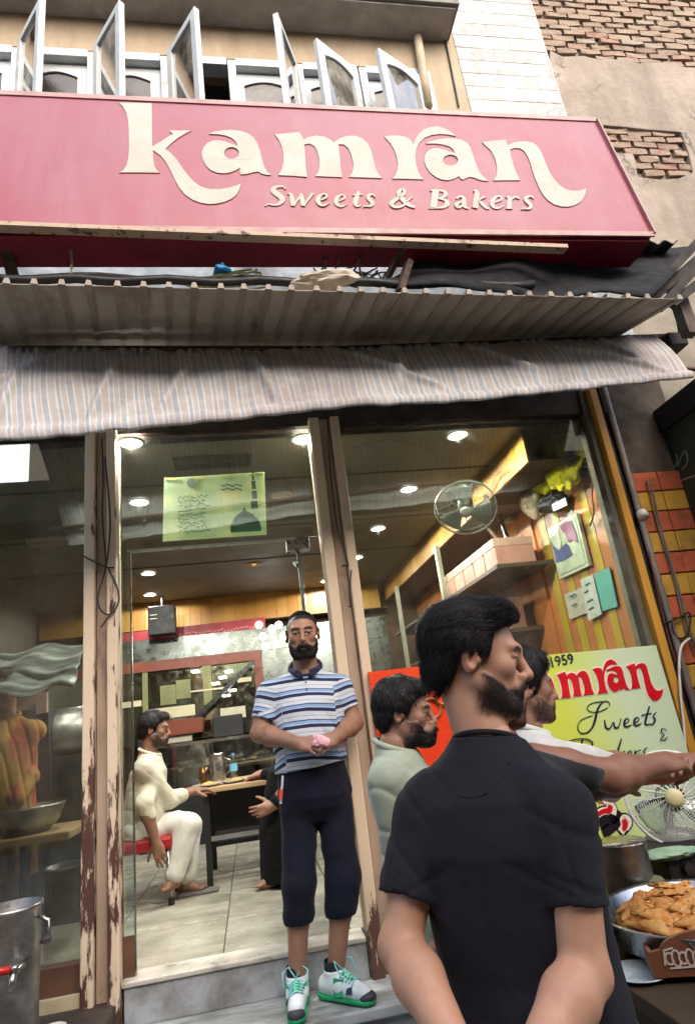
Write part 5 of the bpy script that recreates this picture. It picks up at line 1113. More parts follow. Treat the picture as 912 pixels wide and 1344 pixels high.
# low counter in the right half and a partition
cb_ = thing('sweet_counter', 'dark wooden inner counter behind the right window', 'counter', (1.4, 2.2, ZS)); part('body', MB().box((.75, 1.9, ZS), (1.8, 2.4, 1.45)), redwood, cb_); part('top', MB().box((.72, 1.87, 1.45), (1.83, 2.43, 1.48)), steel, cb_); part('glass_case', MB().box((.8, 1.95, 1.48), (1.75, 2.35, 1.75)), shopglass, cb_)
# left part: machine, sheet imitating window reflections, bowl table
mc = thing('steel_machine', 'steel box cabinet with rounded top behind the dark left window', 'machine', (-1.25, 1.2, ZS)); x0, x1 = onY(77, 960, 1.2)[0], onY(113, 960, 1.2)[0]
part('drum', MB().lathe([(.001, 0), (.17, 0), (.17, .6), (.001, .6)], (x0-.38, 1.4, onY(95, 960, 1.2)[2]), 28, (1, 0, 0)), worn_steel, mc, smooth=True); part('stand', MB().box((x0-.38, 1.25, ZS), (x0+.22, 1.6, onY(95, 990, 1.2)[2])), M('stand_dark', '3d3a34', '302d28', .5), mc)
cab = thing('cupboard', 'black cupboard with a pale top rail behind the left window', 'cupboard', onY(40, 1060, .9)); a, b = onY(6, 1050, .95), onY(66, 928, .95)
part('body', MB().box((a[0]-.4, .98, ZS), (b[0]-.06, 1.35, b[2])), black_plastic, cab); part('top_rail', MB().slab([onY(-20, 935, .95), onY(64, 921, .95), onY(64, 908, .95), onY(-20, 920, .95)], (0, -1, 0), .03), M('pale_rail', 'c9b3aa', 'b39d94', .4), cab); part('corner_post', MB().slab([onY(50, 938, .95), onY(64, 935, .95), onY(64, 912, .95), onY(50, 915, .95)], (0, -1, 0), .035), MATS['pale_rail'], cab); part('post', MB().slab([onY(49, 1060, .96), onY(68, 1060, .96), onY(66, 935, .96), onY(49, 938, .96)], (0, -1, 0), .03), M('navy_post', '232a33', '1b2129', .4), cab)
vs = []; gx, gy = 60, 20; tlp, trp, blp, brp = onY(-40, 862, .8), onY(112, 842, .8), onY(-40, 925, .75), onY(112, 905, .9)
for j in range(gy):
    for i in range(gx):
        u, v = i/(gx-1), j/(gy-1); p = (tlp*(1-u)+trp*u)*(1-v)+(blp*(1-u)+brp*u)*v; d = .014*math.sin(v*22+u*5+3*math.sin(u*4))+.010*math.sin(v*41-u*9)+.006*math.sin(v*90+u*13); vs.append(p+V3(0, d-.25*v, .02*math.sin(u*12+v*4)))
o = solo('reflection_sheet', MB().add(vs, [(j*gx+i, j*gx+i+1, (j+1)*gx+i+1, (j+1)*gx+i) for j in range(gy-1) for i in range(gx-1)]), M('grey_reflection_streaks', 'a5aaa5', '646a66', .22, scale=5, stretch=(.5, 3, 6), bump=.2), 'crinkled grey sheet imitating streaks reflected in the left window', 'sheet', smooth=True); o.modifiers.new('s', 'SOLIDIFY').thickness = .004  # sheet added in place of the streaky reflections on the left pane
bt_ = thing('side_table', 'pale wood table edge with a black leg behind the left window', 'table', onY(40, 1180, .45)); p0, p1 = onY(-60, 1108, .45), onY(92, 1090, .45); zt2 = onY(60, 1100, .45)[2]
part('top', MB().box((p0[0], .45, zt2-.025), (p1[0], .95, zt2+.02)), wood_top, bt_, bev=.01); lx = onY(32, 1120, .5)[0]; part('leg', MB().tube([(lx, .52, zt2-.02), (lx+.01, .52, ZS)], .028, 10), black_plastic, bt_); part('leg', MB().tube([(lx, .9, zt2-.02), (lx+.01, .9, ZS)], .028, 10), black_plastic, bt_)
bw = onY(38, 1092, .62); bw[2] = zt2+.02; rb_ = abs(onY(85, 1060, .62)[0]-bw[0]); hb = .14
solo('mixing_bowl', MB().lathe([(.001, 0), (rb_*.55, .0), (rb_*.85, hb*.4), (rb_*.97, hb*.85), (rb_*1.02, hb), (rb_*.98, hb), (rb_*.92, hb*.82), (rb_*.8, hb*.4), (rb_*.5, .01), (.001, .01)], bw, 40), worn_steel, 'large worn steel bowl on the table behind the left window', 'bowl', smooth=True)

# ================================================================ IN FRONT OF THE SHOP
# drum, dish on the ledge
dc = onY(12, 1300, -.38); dc[2] = ZLEDGE; dR = abs(onY(54, 1200, -.38)[0]-dc[0]); dz = onY(54, 1182, -.38)[2]-ZLEDGE
dm = thing('steel_drum', 'tall dented steel drum with a red tap handle at the bottom left corner', 'drum', dc)
part('body', MB().lathe([(dR*.98, 0), (dR, .02), (dR, dz*.33), (dR*1.012, dz*.34), (dR, dz*.35), (dR*.99, dz*.95), (dR*1.05, dz*.97), (dR*1.05, dz), (dR*.96, dz), (dR*.95, dz*.6), (.001, dz*.58)], dc, 48), worn_steel, dm, smooth=True)
hp_ = onY(58, 1196, -.40); part('handle', MB().tube([dc+V3(dR, -.02, dz*.9), dc+V3(dR+.035, -.02, dz*.86), dc+V3(dR+.045, -.03, dz*.76), dc+V3(dR+.01, -.03, dz*.72)], .008, 8), steel, dm, smooth=True)
tp_ = onY(10, 1280, -.60); part('tap', MB().tube([tp_+V3(.02, .2, 0), tp_+V3(.02, .0, 0), tp_+V3(.02, -.02, -.05)], .013, 10), steel, dm, smooth=True); part('tap_handle', MB().tube([tp_+V3(-.08, -.0, .014), tp_+V3(.012, -.0, .016)], .013, 10), M('red_handle', 'c4201c', 'a81814', .35), dm, smooth=True); part('tap_tip', MB().tube([tp_+V3(.012, 0, .016), tp_+V3(.035, 0, .018)], .011, 10), steel, dm, smooth=True)
dd = onZ(68, 1334, ZLEDGE+.01); dd[2] = ZLEDGE
solo('saucer', MB().lathe([(.001, .004), (.03, .002), (.055, .018), (.058, .02), (.05, .02), (.03, .01), (.001, .009)], onY(68, 1338, -.25)*[1, 1, 0]+V3(0, 0, ZLEDGE), 32), M('white_ceramic', 'e4e6e6', 'd8dada', .2, bump=0), 'small white saucer on the dark ledge beside the steel drum', 'saucer', smooth=True)
# yellow-green shop board and red board
GY = -.12
gb = thing('shop_board', 'yellow green shop board with red lettering leaning under the right window', 'sign', (1.75, GY, ZSTEP))
def green_mat():
    n = N('green_print'); sep = n.new('ShaderNodeSeparateXYZ'); n.put(sep.inputs[0], n.pos); f = n.math('ADD', n.math('MULTIPLY', sep.outputs[0], .55), n.math('MULTIPLY', n.noise(2.5, 3), .25))
    return n.done(n.ramp(f, [(.86, srgb('c9d136')), (1.05, srgb('cdd860')), (1.25, srgb('c4dba4')), (1.4, srgb('c9dcb8'))]), .3)
TLg, TRg = onY(600, 868, GY), onY(858, 847, GY); BRg = onY(930, 1060, GY); zbot = .74
def gmat2():
    n = N('green_print'); sep = n.new('ShaderNodeSeparateXYZ'); n.put(sep.inputs[0], n.pos); f = n.math('MULTIPLY_ADD', sep.outputs[0], 1.0, -1.2); f = n.math('ADD', f, n.math('MULTIPLY', n.noise(2.5, 3), .3))
    return n.done(n.ramp(f, [(.3, srgb('c3cc2c')), (.65, srgb('cbd75c')), (.95, srgb('c6dba6')), (1., srgb('cadcba'))]), .3)
xg0, xg1 = 1.16, TRg[0]+.01
part('panel', MB().hexa([(xg0, GY, zbot), (xg1+.03, GY, zbot), (xg1+.03, GY+.03, zbot), (xg0, GY+.03, zbot)], [(xg0, GY, TRg[2]+.03), (xg1, GY, TRg[2]), (xg1, GY+.03, TRg[2]), (xg0, GY+.03, TRg[2]+.03)]), gmat2(), gb)
redl = M('red_letter', 'd01824', 'bf1420', .35, bump=0); ink = M('navy_letter', '1c2340', '161b33', .4, bump=0); whl = M('letter_outline', 'f0e2d6', 'e6d6c8', .4, bump=0)
def G2(p): return onY(p[0], p[1], GY)
# the main word reuses the outlines of the big sign, scaled to this board
def sgn2d(x, y): p = signP(x, y); return np.array([p[0], (p[2]-SB0[2])])
mL = sgn2d(362, 232); tE = sgn2d(766, 250); gmL = G2((735, 917)); gtE = G2((870, 912))
kx = (gtE[0]-gmL[0])/(tE[0]-mL[0]); zb_m = gmL[2]; kz = kx*1.05; sl_ = (G2((838, 904))[2]-gmL[2])/(G2((838, 904))[0]-gmL[0])
def mapg(q, o=.002): s_ = sgn2d(*q)-mL; x = gmL[0]+s_[0]*kx; return V3(x, GY-o, zb_m+s_[1]*kz+(x-gmL[0])*sl_)
for nm, o_, hs in GL:
    P_ = [mapg(q) for q in o_]; cg = sum(P_)/len(P_); part('letter', MB().poly([mapg(q, .004) for q in o_], (0, -1, 0), .003, [[mapg(q, .004) for q in h] for h in hs]), redl, gb)
    ol = MB(); cl2 = P_+[P_[0]]; ol.stroke([(*(p+V3(0, .001, 0)), .016) for p in cl2], (0, -1, 0), .0012); part('outline', ol, whl, gb, fix=False)
def txt(body, mat, p, size, ang=0, shear=0, name='lettering', par=None, bold=0):
    cu = bpy.data.curves.new('txt', 'FONT'); cu.body = body; cu.size = size; cu.extrude = .0008; cu.shear = shear; cu.offset = bold
    o = bpy.data.objects.new('txt', cu); COL.objects.link(o); dg = bpy.context.evaluated_depsgraph_get(); dg.update(); me = bpy.data.meshes.new_from_object(o.evaluated_get(dg)); bpy.data.objects.remove(o)
    R_ = Matrix.Rotation(ang, 4, 'Y') @ Matrix.Rotation(math.pi/2, 4, 'X'); me.transform(Matrix.Translation(Vector(p)-Vector(ORG[par.name])) @ R_); me.materials.clear(); me.materials.append(mat)
    return rawobj(name, me, mat, par)
pS = G2((681, 883)); pxg = np.linalg.norm(G2((741, 870))-G2((740, 870)))
txt('Since 1959', ink, pS+V3(0, -.004, 0), 17*pxg, -.05, 0, 'lettering', gb, .0006)
C8 = lambda p: (670+p[0]/3.77, 840+p[1]/3.77)
def script(strokes, mat, wd, off=.004, nm='lettering'):
    mb = MB()
    for k, s_ in enumerate(strokes): mb.stroke([(*(G2(C8(q))+V3(0, -off-.0004*k, 0)), wd*pxg*(q[2] if len(q) > 2 else 1)) for q in chaikin([(a[0], a[1], a[2] if len(a) > 2 else 1) for a in s_])], (0, -1, 0), .001)
    return part(nm, mb, mat, gb, fix=False, kind='stuff')
script([[(488,328,.6),(482,302,.7),(452,304,.8),(426,340,1.5),(416,392,1.8),(400,440,1.2),(366,466,.8),(334,456,.7),(326,426,.6),(346,392,.6),(400,374,.6)],[(452,304,.6),(400,310,.6),(372,332,.6),(386,356,.6),(432,358,.6),(478,334,.6)],[(460,395,.7),(468,440,1.5),(490,438,.7),(506,398,.7),(510,436,1.5),(532,432,.7),(542,388,.7)],[(554,418,.6),(584,402,.6),(576,384,.7),(556,400,1.4),(560,434,1.2),(596,420,.6)],[(604,412,.6),(634,396,.6),(624,378,.7),(604,396,1.4),(610,428,1.2),(644,412,.6)],[(682,328,1),(664,390,1.6),(660,420,1.3),(682,416,.6)],[(642,372,.7),(692,362,.7)],[(716,358,.6),(696,374,.8),(714,396,1.3),(694,420,.9),(682,412,.6)],[(768,446,.5),(744,434,.6),(736,456,.7),(760,468,.6),(732,490,.7),(750,500,.6),(770,480,.5)]], ink, 1.7)
script([[(262,520,.6),(290,496,.7),(340,486,.8),(392,494,1),(404,520,1.2),(380,544,.8),(340,550,.6)],[(352,488,1.2),(340,530,1.5),(322,580,1)],[(360,548,.7),(404,560,1),(398,590,1.2)],[(482,560,.7),(456,572,1.2),(462,592,1),(488,560,1),(486,592,.8)],[(542,488,.9),(526,540,1.4),(512,590,1.2)],[(560,548,.6),(524,570,.7),(552,590,1)],[(564,574,.6),(596,558,.6),(586,544,.7),(566,566,1.3),(580,588,1)],[(608,544,.8),(606,580,1.3),(612,552,.6),(636,544,.8)],[(668,532,.7),(646,548,.8),(660,566,1.2),(640,584,.8)]], ink, 1.7, .008)
script([[(434,800,1),(440,770,1),(470,764,1),(476,784,1),(452,798,1)],[(424,862,1),(456,842,1),(482,848,1),(486,812,1),(506,830,1),(500,862,1)],[(440,920,1),(470,884,1.2),(520,868,1.4),(530,884,1.2),(480,940,1),(450,952,1)],[(530,950,1),(560,920,1),(552,880,1.3),(580,896,1.3),(560,930,1),(540,956,1)]], M('outline_black', '1d1420', '18101a', .4), 11, .003)
script([[(434,800,1),(440,770,1),(470,764,1),(476,784,1),(452,798,1)],[(424,862,1),(456,842,1),(482,848,1),(486,812,1),(506,830,1),(500,862,1)],[(540,950,1),(560,920,1),(552,880,1.3),(580,896,1.3),(560,930,1)]], whl, 8, .006)
script([[(424,862,1),(456,842,1),(482,848,1.4),(488,816,1.2)],[(438,796,1),(444,772,1),(468,768,1)],[(550,940,.8),(562,912,1.6),(552,886,1.2)]], redl, 4.5, .010)
rbd = thing('food_board', 'bright orange red board with pictures of fried sweets behind the bearded man', 'sign', (.9, -.1, 1.0)); xr0, xr1 = onY(486, 900, -.1)[0], 1.12
part('panel', MB().box((xr0, -.1, .95), (xr1, -.07, onY(520, 878, -.1)[2])), M('orange_red_print', 'd8351a', 'e04a20', .35, scale=1.5), rbd)
mb = MB()
for i, (x, y, r) in enumerate(((553, 905, 12), (566, 930, 14), (560, 955, 12), (580, 915, 10), (548, 925, 8))):
    c = onY(x, y, -.102-.002*i); mb.tube([c+V3(math.cos(a)*r*.0036, 0, math.sin(a)*r*.0036) for a in np.linspace(0, 6.28, 17)], .011, 6, False)
part('sweet_print', mb, M('sweet_orange', 'b5601a', '8f3a10', .4, scale=12), rbd)
# serving counter
woodc = M('counter_wood', '4a3b2c', '3a2d20', .6, scale=4, stretch=(.3, 1, 1)); blackm = M('sooty_black', '1f1d1b', '2b2825', .6, .3)
cz = .70
sc = thing('serving_counter', 'dark wooden serving counter carrying the tray and pot at the right', 'counter', (1.6, -1.0, 0))
part('top', MB().box((.98, -1.75, cz-.04), (2.9, -.42, cz)), woodc, sc, bev=.006); part('front_panel', MB().box((1.0, -1.70, 0), (2.88, -1.66, cz-.04)), M('brown_panel', '463d2d', '3b3325', .6, scale=3), sc); part('end_panel', MB().box((1.0, -1.66, 0), (1.03, -.5, cz-.04)), MATS['brown_panel'], sc)
tz = .80; tcx = onZ(915, 1192, tz); tR = .30
ty = thing('sweet_tray', 'wide round aluminium tray heaped with fried golden pastries', 'tray', tcx*[1, 1, 0]+V3(0, 0, tz-.075))
part('pan', MB().lathe([(.001, -.07), (tR*.92, -.07), (tR*.95, -.06), (tR, .0), (tR*1.02, .006), (tR*1.0, .009), (tR*.97, .0), (tR*.93, -.058), (.001, -.06)], tcx, 56), M('tray_aluminium', 'b8bcc2', '9ea2a8', .3, 1, scale=5, bump=.06), ty, smooth=True)
part('stand', MB().lathe([(tR*.6, -.1), (tR*.6, -.072)], tcx, 32), blackm, ty)
def pastry_mesh(seed):
    r = np.random.default_rng(seed); mb = MB(); vs = []; n1, n2 = 9, 6
    for i in range(n1):
        for j in range(n2):
            u = i/(n1-1)*2-1; v = j/(n2-1); x = u*.055*(1-.45*v)+.006*math.sin(v*17+seed); y = v*.062*(1-.3*abs(u))+.005*math.sin(u*19+seed)*v; z = .009*math.sin(math.pi*min(v*1.1, 1))*(1-u*u)**.5+.007*math.sin(u*22+v*9+seed)*v+r.uniform(-.0015, .0015); vs.append((x, y, z))
    o = len(vs); vs2 = [(x, y, -.006-.3*z) for x, y, z in vs]; fs = [(i*n2+j, (i+1)*n2+j, (i+1)*n2+j+1, i*n2+j+1) for i in range(n1-1) for j in range(n2-1)]
    rim = [(i*n2) for i in range(n1)]+[(n1-1)*n2+j for j in range(1, n2)]+[i*n2+n2-1 for i in range(n1-2, -1, -1)]+[j for j in range(n2-2, 0, -1)]
    fs2 = [tuple(k+o for k in f[::-1]) for f in fs]; sd = [(rim[k], rim[(k+1) % len(rim)], rim[(k+1) % len(rim)]+o, rim[k]+o) for k in range(len(rim))]
    me = bpy.data.meshes.new('pastry'); me.from_pydata(vs+vs2, [], fs+fs2+sd); me.update(); fixn(me); me.polygons.foreach_set('use_smooth', [True]*len(me.polygons)); return me
pn = N('fried_pastry'); pc = pn.ramp(pn.rnd(), [(0, srgb('cf7a2c')), (.4, srgb('d98c3e')), (.75, srgb('e3a456')), (1, srgb('d08236'))]); pc = pn.mix(pn.ramp(pn.noise(40, 6), [(.4, 0.), (.75, .8)]), pc, srgb('efcf8c')); pn.bump(pn.noise(160, 6, .7), .8, .006); pastry_m = pn.done(pc, .45)
pms = [pastry_mesh(k) for k in range(5)]; [m.materials.append(pastry_m) for m in pms]
rr = random.Random(3); k = 0
for lay_, (R0, cnt, zz, tilt) in enumerate(((.25, 26, -.032, .3), (.20, 18, -.02, .3), (.13, 13, -.015, .3), (.235, 22, -.008, .22), (.17, 16, .0, .2), (.09, 9, .008, .2), (.205, 18, .012, .15), (.13, 12, .018, .15), (.04, 5, .022, .1))):
    for i in range(cnt):
        a = 2*math.pi*i/cnt+rr.uniform(-.12, .12)+lay_; o = rawobj('pastry', pms[k % 5], None); k += 1
        o.location = (tcx[0]+R0*math.cos(a), tcx[1]+R0*math.sin(a), tz+zz+rr.uniform(-.004, .004)); o.rotation_euler = (tilt*rr.uniform(.3, 1.8), rr.uniform(-.28, .28), a+math.pi/2+rr.uniform(-.3, .3)); s_ = rr.uniform(.9, 1.2); o.scale = (s_, s_, s_)
        setp(o, 'golden fried pastry heaped on the round aluminium tray', 'pastry', 'pastries on the tray')
# pot, stove, cloth
pc_ = onZ(818, 1150, cz+.03); pr = abs(onY(845, 1130, pc_[1])[0]-onY(793, 1130, pc_[1])[0])/2*1.05; ph = .20
pc_ = V3(onY(820, 1130, -.95)[0], -.95, cz+.05); pr = .088; ph = onY(820, 1104, -.95)[2]-pc_[2]
pt = thing('cooking_pot', 'dull steel cooking pot behind the tray of pastries', 'pot', pc_); part('body', MB().lathe([(.001, 0), (pr*.9, 0), (pr, .02), (pr, ph), (pr*1.05, ph+.004), (pr*.95, ph+.004), (pr*.94, .03), (.001, .03)], pc_, 40), worn_steel, pt, smooth=True); part('rim', MB().lathe([(pr*1.0, ph-.004), (pr*1.07, ph), (pr*1.0, ph+.006)], pc_, 40), steel, pt, smooth=True)
sv = thing('gas_stove', 'black iron stove and ledge behind the pastry tray', 'stove', (1.9, -.8, cz)); part('body', MB().box((1.30, -1.0, cz), (2.7, -.55, cz+.045)), blackm, sv, bev=.01); part('rack', MB().box((1.55, -.92, cz+.05), (2.6, -.60, cz+.14)), blackm, sv, bev=.015)
for x in (1.62, 1.8, 1.98, 2.16): part('knob', MB().lathe([(.022, 0), (.02, .025), (.001, .027)], (x, -.92, cz+.095), 14, (0, -1, 0)), dark_metal, sv)
crumple('folded_cloth', onY(885, 1119, -.90), (.11, .06, .018), M('green_cloth', 'a9c4a4', '6f9a84', .8), 'pale green folded cloth lying below the table fan', 'cloth', 21, .3); crumple('folded_cloth', onY(845, 1158, -1.0), (.06, .05, .015), M('olive_cloth', '7a7c5c', '66684c', .9), 'olive rag lying between the pot and the pastry tray', 'cloth', 22, .3)
# white table fan
f2 = onY(882, 1047, -.70); t2 = thing('table_fan', 'white caged table fan with cream hub behind the counter', 'fan', (f2[0], f2[1], cz+.14)); wht = M('white_fan_wire', 'dcdcd6', 'c8c8c2', .4)
fan_cage(t2, f2, unit((-.42, -.88, .12)), .19, wht, M('cream_hub', 'd8cfa0', 'c4ba88', .4), 18, 15, glass_mat('fan_blade_clear', 1.5, (.82, .88, .86), .5, .04))
part('stem', MB().tube([f2-V3(0, -.05, .0), (f2[0], f2[1]+.08, cz+.16)], .02, 10), wht, t2); part('base', MB().lathe([(.11, 0), (.1, .02), (.03, .035), (.001, .035)], (f2[0], f2[1]+.08, cz+.14), 28), wht, t2, smooth=True)
# brown caddy and white plate in front
cxp = onZ(900, 1285, cz+.02); C0 = onZ(852, 1262, cz+.06); 
ky = thing('wooden_caddy', 'brown wooden serving caddy with arched handle and white script at the right edge', 'caddy', (1.4, -1.55, cz)); cad = M('caddy_brown', '7d4c34', '6a3e2a', .5, scale=5, stretch=(.4, 1, 1)); cadi = M('caddy_inside', '9a6a4c', '85583e', .6)
L0 = onZ(851, 1251, cz+.08)
u_ = unit((.93, -.36, 0)); v_ = unit((.36, .93, 0)); hB = .06; zc0 = cz+.02; A0 = V3(L0[0], L0[1], zc0)
def Pc(a, b, z): return A0+u_*a+v_*b+V3(0, 0, z)
Lc, Wc = .36, .16
fb = [Pc(0, 0, 0), Pc(Lc, 0, 0), Pc(Lc, 0, hB)]+[Pc(Lc/2+(Lc/2-.03)*math.cos(a), 0, hB+.05*math.sin(a)) for a in np.linspace(.12, math.pi-.12, 17)]+[Pc(0, 0, hB)]; hl = [Pc(Lc/2+.06*math.cos(a), 0, hB+.016+.018*math.sin(a)) for a in np.linspace(0, 6.283, 17)[:-1]]
part('front_board', MB().poly(fb, -v_, -.014, [hl]), cad, ky); part('back_board', MB().slab([Pc(0, Wc, 0), Pc(Lc, Wc, 0), Pc(Lc, Wc, hB), Pc(0, Wc, hB)], -v_, .014), cad, ky); part('base_board', MB().slab([Pc(.012, .016, 0), Pc(Lc-.012, .016, 0), Pc(Lc-.012, Wc-.002, 0), Pc(.012, Wc-.002, 0)], (0, 0, 1), .012), cadi, ky)
for a_ in (0, Lc-.012): part('side_board', MB().hexa([Pc(a_, .016, 0), Pc(a_+.011, .016, 0), Pc(a_+.011, Wc-.002, 0), Pc(a_, Wc-.002, 0)], [Pc(a_, .016, hB-.004), Pc(a_+.011, .016, hB-.004), Pc(a_+.011, Wc-.002, hB-.004), Pc(a_, Wc-.002, hB-.004)]), cadi, ky)
mb = MB()
for i in range(5):
    a = .05+i*.018; mb.stroke([(*(Pc(a+.011*math.cos(t)*1.0, -.0025, .045+.02*math.sin(t)*(1 if i % 2 else .7))), .005) for t in np.linspace(.5, 6, 10)], -v_, .001)
mb.stroke([(*Pc(.035, -.0025, .03), .005), (*Pc(.04, -.0025, .065), .006), (*Pc(.065, -.0025, .07), .005)], -v_, .001); mb.stroke([(*Pc(.045, -.0025, .022), .004), (*Pc(.13, -.0025, .024), .004)], -v_, .001)
part('lettering', mb, M('caddy_white', 'c9bdb0', 'b8ac9e', .6), ky, fix=False)
pp = onZ(838, 1275, cz+.012); solo('plate', MB().lathe([(.001, .0), (.055, .0), (.082, .012), (.084, .015), (.078, .015), (.055, .006), (.001, .006)], (pp[0], pp[1], cz), 44), M('pale_blue_plate', 'd4e4f0', 'c4d6e6', .25, bump=0), 'pale blue white plate on the counter beside the brown caddy', 'plate', smooth=True)
# ================================================================ PEOPLE
def P_(x, y, Y): return onY(x, y, Y)
H1 = V3(.40, .205, .125); TAN = np.array([.48, .265, .172]); BRN = np.array([.30, .165, .108]); DRK = np.array([.22, .105, .065])
black_hair = hair_mat('black_hair', '0e0c0b', '211b19'); 

def torso_skin(hips, chest, neck, Rm, sc=1.0, h=.008):
    s = SDF(np.minimum(np.array(hips), np.array(neck))-.32, np.maximum(np.array(hips), np.array(neck))+.32, h); hips, chest, neck = map(np.array, (hips, chest, neck))
    s.loft([(hips-[0, 0, .06], .155, .115), (hips*.5+chest*.5, .135, .10), (chest, .16, .11), (neck-[0, 0, .07], .12, .08)], Rm, .02); s.cone(neck-[0, 0, .1], neck+[0, 0, .02], .065, .058, .04); return s
def body_frame(a):                            # heading a (deg): 0 = away from the lens (+y), 90 = to the right (+x)
    f = V3(math.sin(math.radians(a)), math.cos(math.radians(a)), 0); return frame(f), f

# ---------------------------------------------------------------- man in the dark T-shirt, seen from behind
A_T = 42; RT, fT = body_frame(A_T); rT = RT[:, 0]
nk = P_(640, 985, -2.06); hd = P_(624, 866, -2.05); hipc = V3(nk[0]+.005, nk[1]+.01, .93)
RH, fH = body_frame(109); RH = frame(unit(fH+V3(0, 0, -.20)))
sR, eR, wR = P_(735, 1066, -2.19), P_(768, 1275, -2.22), P_(694, 1405, -2.30)
sL, eL, wL = P_(557, 1072, -1.99), P_(526, 1240, -2.03), P_(612, 1400, -2.22)
HS = 1.0
head = head_sdf(hd, RH, HS, .0024, beard=.0025, neck_to=nk-V3(0, 0, .01)); hV, hF = head.mesh()
trs = torso_skin(hipc, nk-V3(0, 0, .25), nk, RT).mesh()
dR, dL = unit(wR-eR), unit(wL-eL)
aR = arm_mesh(sR, eR, wR, dict(d=unit(dR+V3(-.2, .0, -.2)), pn=-fT*0+fT*1.0, side=1, curl=(.7, .75, .8, .9)), (.051, .042, .044, .029), .0042)
aL = arm_mesh(sL, eL, wL, dict(d=unit(dL+V3(.1, -.1, -.2)), pn=fT, side=-1, curl=(.6, .7, .8, .9)), (.049, .041, .043, .028), .0042)
hpR, hpL = hipc+rT*.09-V3(0, 0, .05), hipc-rT*.09-V3(0, 0, .05)
knR, knL = V3(hpR[0]+.02, hpR[1]+.02, .49), V3(hpL[0]-.02, hpL[1]+.03, .49); anR, anL = V3(knR[0]+.01, knR[1]-.03, .085), V3(knL[0]-.01, knL[1]-.02, .085)
lR = leg_mesh(hpR, knR, anR, anR*[1, 1, 0]+fT*.17+V3(0, 0, .03), .008); lL = leg_mesh(hpL, knL, anL, anL*[1, 1, 0]+fT*.17+V3(0, 0, .03), .008)
cols = [head_cols(hV, hd, RH, HS, TAN*1.05, .93)]+[tone_cols(m, TAN*1.32, i) for i, m in enumerate((trs, aR, aL, lR, lL))]
tman = make_person('young bearded man in a dark T-shirt seen from behind, looking right', V3(hipc[0], hipc[1], 0), [(hV, hF), trs, aR, aL, lR, lL], cols)
# hair
hs = hair_sdf(hd, RH, HS, .0028, [.098, .094, .080, .062, .01, .012, .02, -.045, -.105], .017, .016, .012, -.095, 4, .0018)
hv = hs.mesh(); HV, HF = hv; hn = vnormals(HV, HF)
upv = RH[:, 2]; bkv = RH[:, 1]
def flow(p):
    q = (p-hd)@RH
    if q[2] > .06: return bkv*.85-RH[:, 0]*(.5)+upv*.15
    return bkv*.55-upv*.8
ok = np.where((HV-hd)@upv > -.1)[0]; sV, sF = strands(HV[ok], hn[ok], flow, 9000, .040, .0017, 3, .0035)
wear('hair', tman, join([(HV, HF), (sV, sF)]), black_hair)
beard_hair(tman, (hV, hF), hd, RH, HS, 5000, .006, .0006, 71, black_hair)
# T-shirt
sh = SDF(np.array([nk[0]-.42, nk[1]-.36, .85]), np.array([nk[0]+.42, nk[1]+.36, nk[2]+.12]), .0052)
cx = nk*[1, 1, 0]
sh.loft([(V3(hipc[0], hipc[1]-.01, .86), .185, .140), (V3(hipc[0], hipc[1], 1.0), .180, .135), (cx+V3(0, 0, 1.1)+fT*-.005, .183, .135), (cx+V3(0, 0, 1.22)-fT*.015, .195, .135), (cx+V3(0, 0, 1.31)-fT*.018, .160, .115), (cx+V3(0, 0, 1.375)-fT*.01, .112, .088), (nk+V3(0, 0, .03)-fT*.0, .070, .070)], RT, .03)
def folds(P):
    q = P-nk; x = q@rT; z = q[:, 2]; b = q@fT
    f = .005*wnoise(P, 11, 2)+.0022*wnoise(P*[1, 1, .4], 28, 3)+.0008*wnoise(P, 70, 6)
    for s_, sg_ in ((sR, 1), (sL, -1)):                       # soft creases fanning out from the armpits
        ap = s_-V3(0, 0, .13)-rT*sg_*.035; v = P-ap; a_ = np.arctan2(v[:, 2], -sg_*(v@rT)); r_ = np.linalg.norm(v, axis=1)
        f = f+.0045*(1-np.abs(np.sin(a_*3.6+1.6*wnoise(P, 7, 21))))**3*sm(r_, .02, .08)*(1-sm(r_, .12, .24))
    f = f+.0055*(1-np.abs(np.sin(x*20+z*5+2*wnoise(P, 6, 23))))**4*sm(-z, .14, .32)
    return f
for s_, e_, sg_ in ((sR, eR, 1), (sL, eL, -1)):
    d = unit(e_-s_); end = s_+d*.20; sl_ = SDF(sh.lo, sh.lo+(sh.n-1)*sh.h, sh.h); sl_.D = sl_.D[:sh.n[0], :sh.n[1], :sh.n[2]]; sl_.D = np.full(sh.D.shape, .4, np.float32); sl_.n = sh.n; sl_.ax = sh.ax
    sl_.cone(nk-V3(0, 0, .005)+(s_-nk)*.22, s_, .055, .061, .04); sl_.cone(s_-d*.01, end, .063, .066, .02); sl_.ell(s_+(cx+V3(0, 0, s_[2]-.06)-s_)*.22-fT*.02, (.060, .055, .10), RT, .03)
    sl_.warp(lambda P: .003*wnoise(P, 22, 31+sg_)+.004*(1-np.abs(np.sin((P-s_)@d*34+((P-s_)@rT)*18+1.5*wnoise(P, 9, 5))))**4); sl_.plane(s_+d*.156, d, lo=s_+d*.2-.15, hi=s_+d*.2+.15)
    merge(sh, sl_, .012)
sh.warp(folds)
sh.plane(V3(0, 0, .885), (0, 0, -1)); sh.plane(nk+V3(0, 0, .022)-fT*.0, unit(V3(0, 0, 1)+fT*.35))
tee = cloth_mat('charcoal_tshirt', '24232b', '1b1a21', 1400, .85, .02, 4, .35)
ts = wear('t_shirt', tman, sh.mesh(), tee)
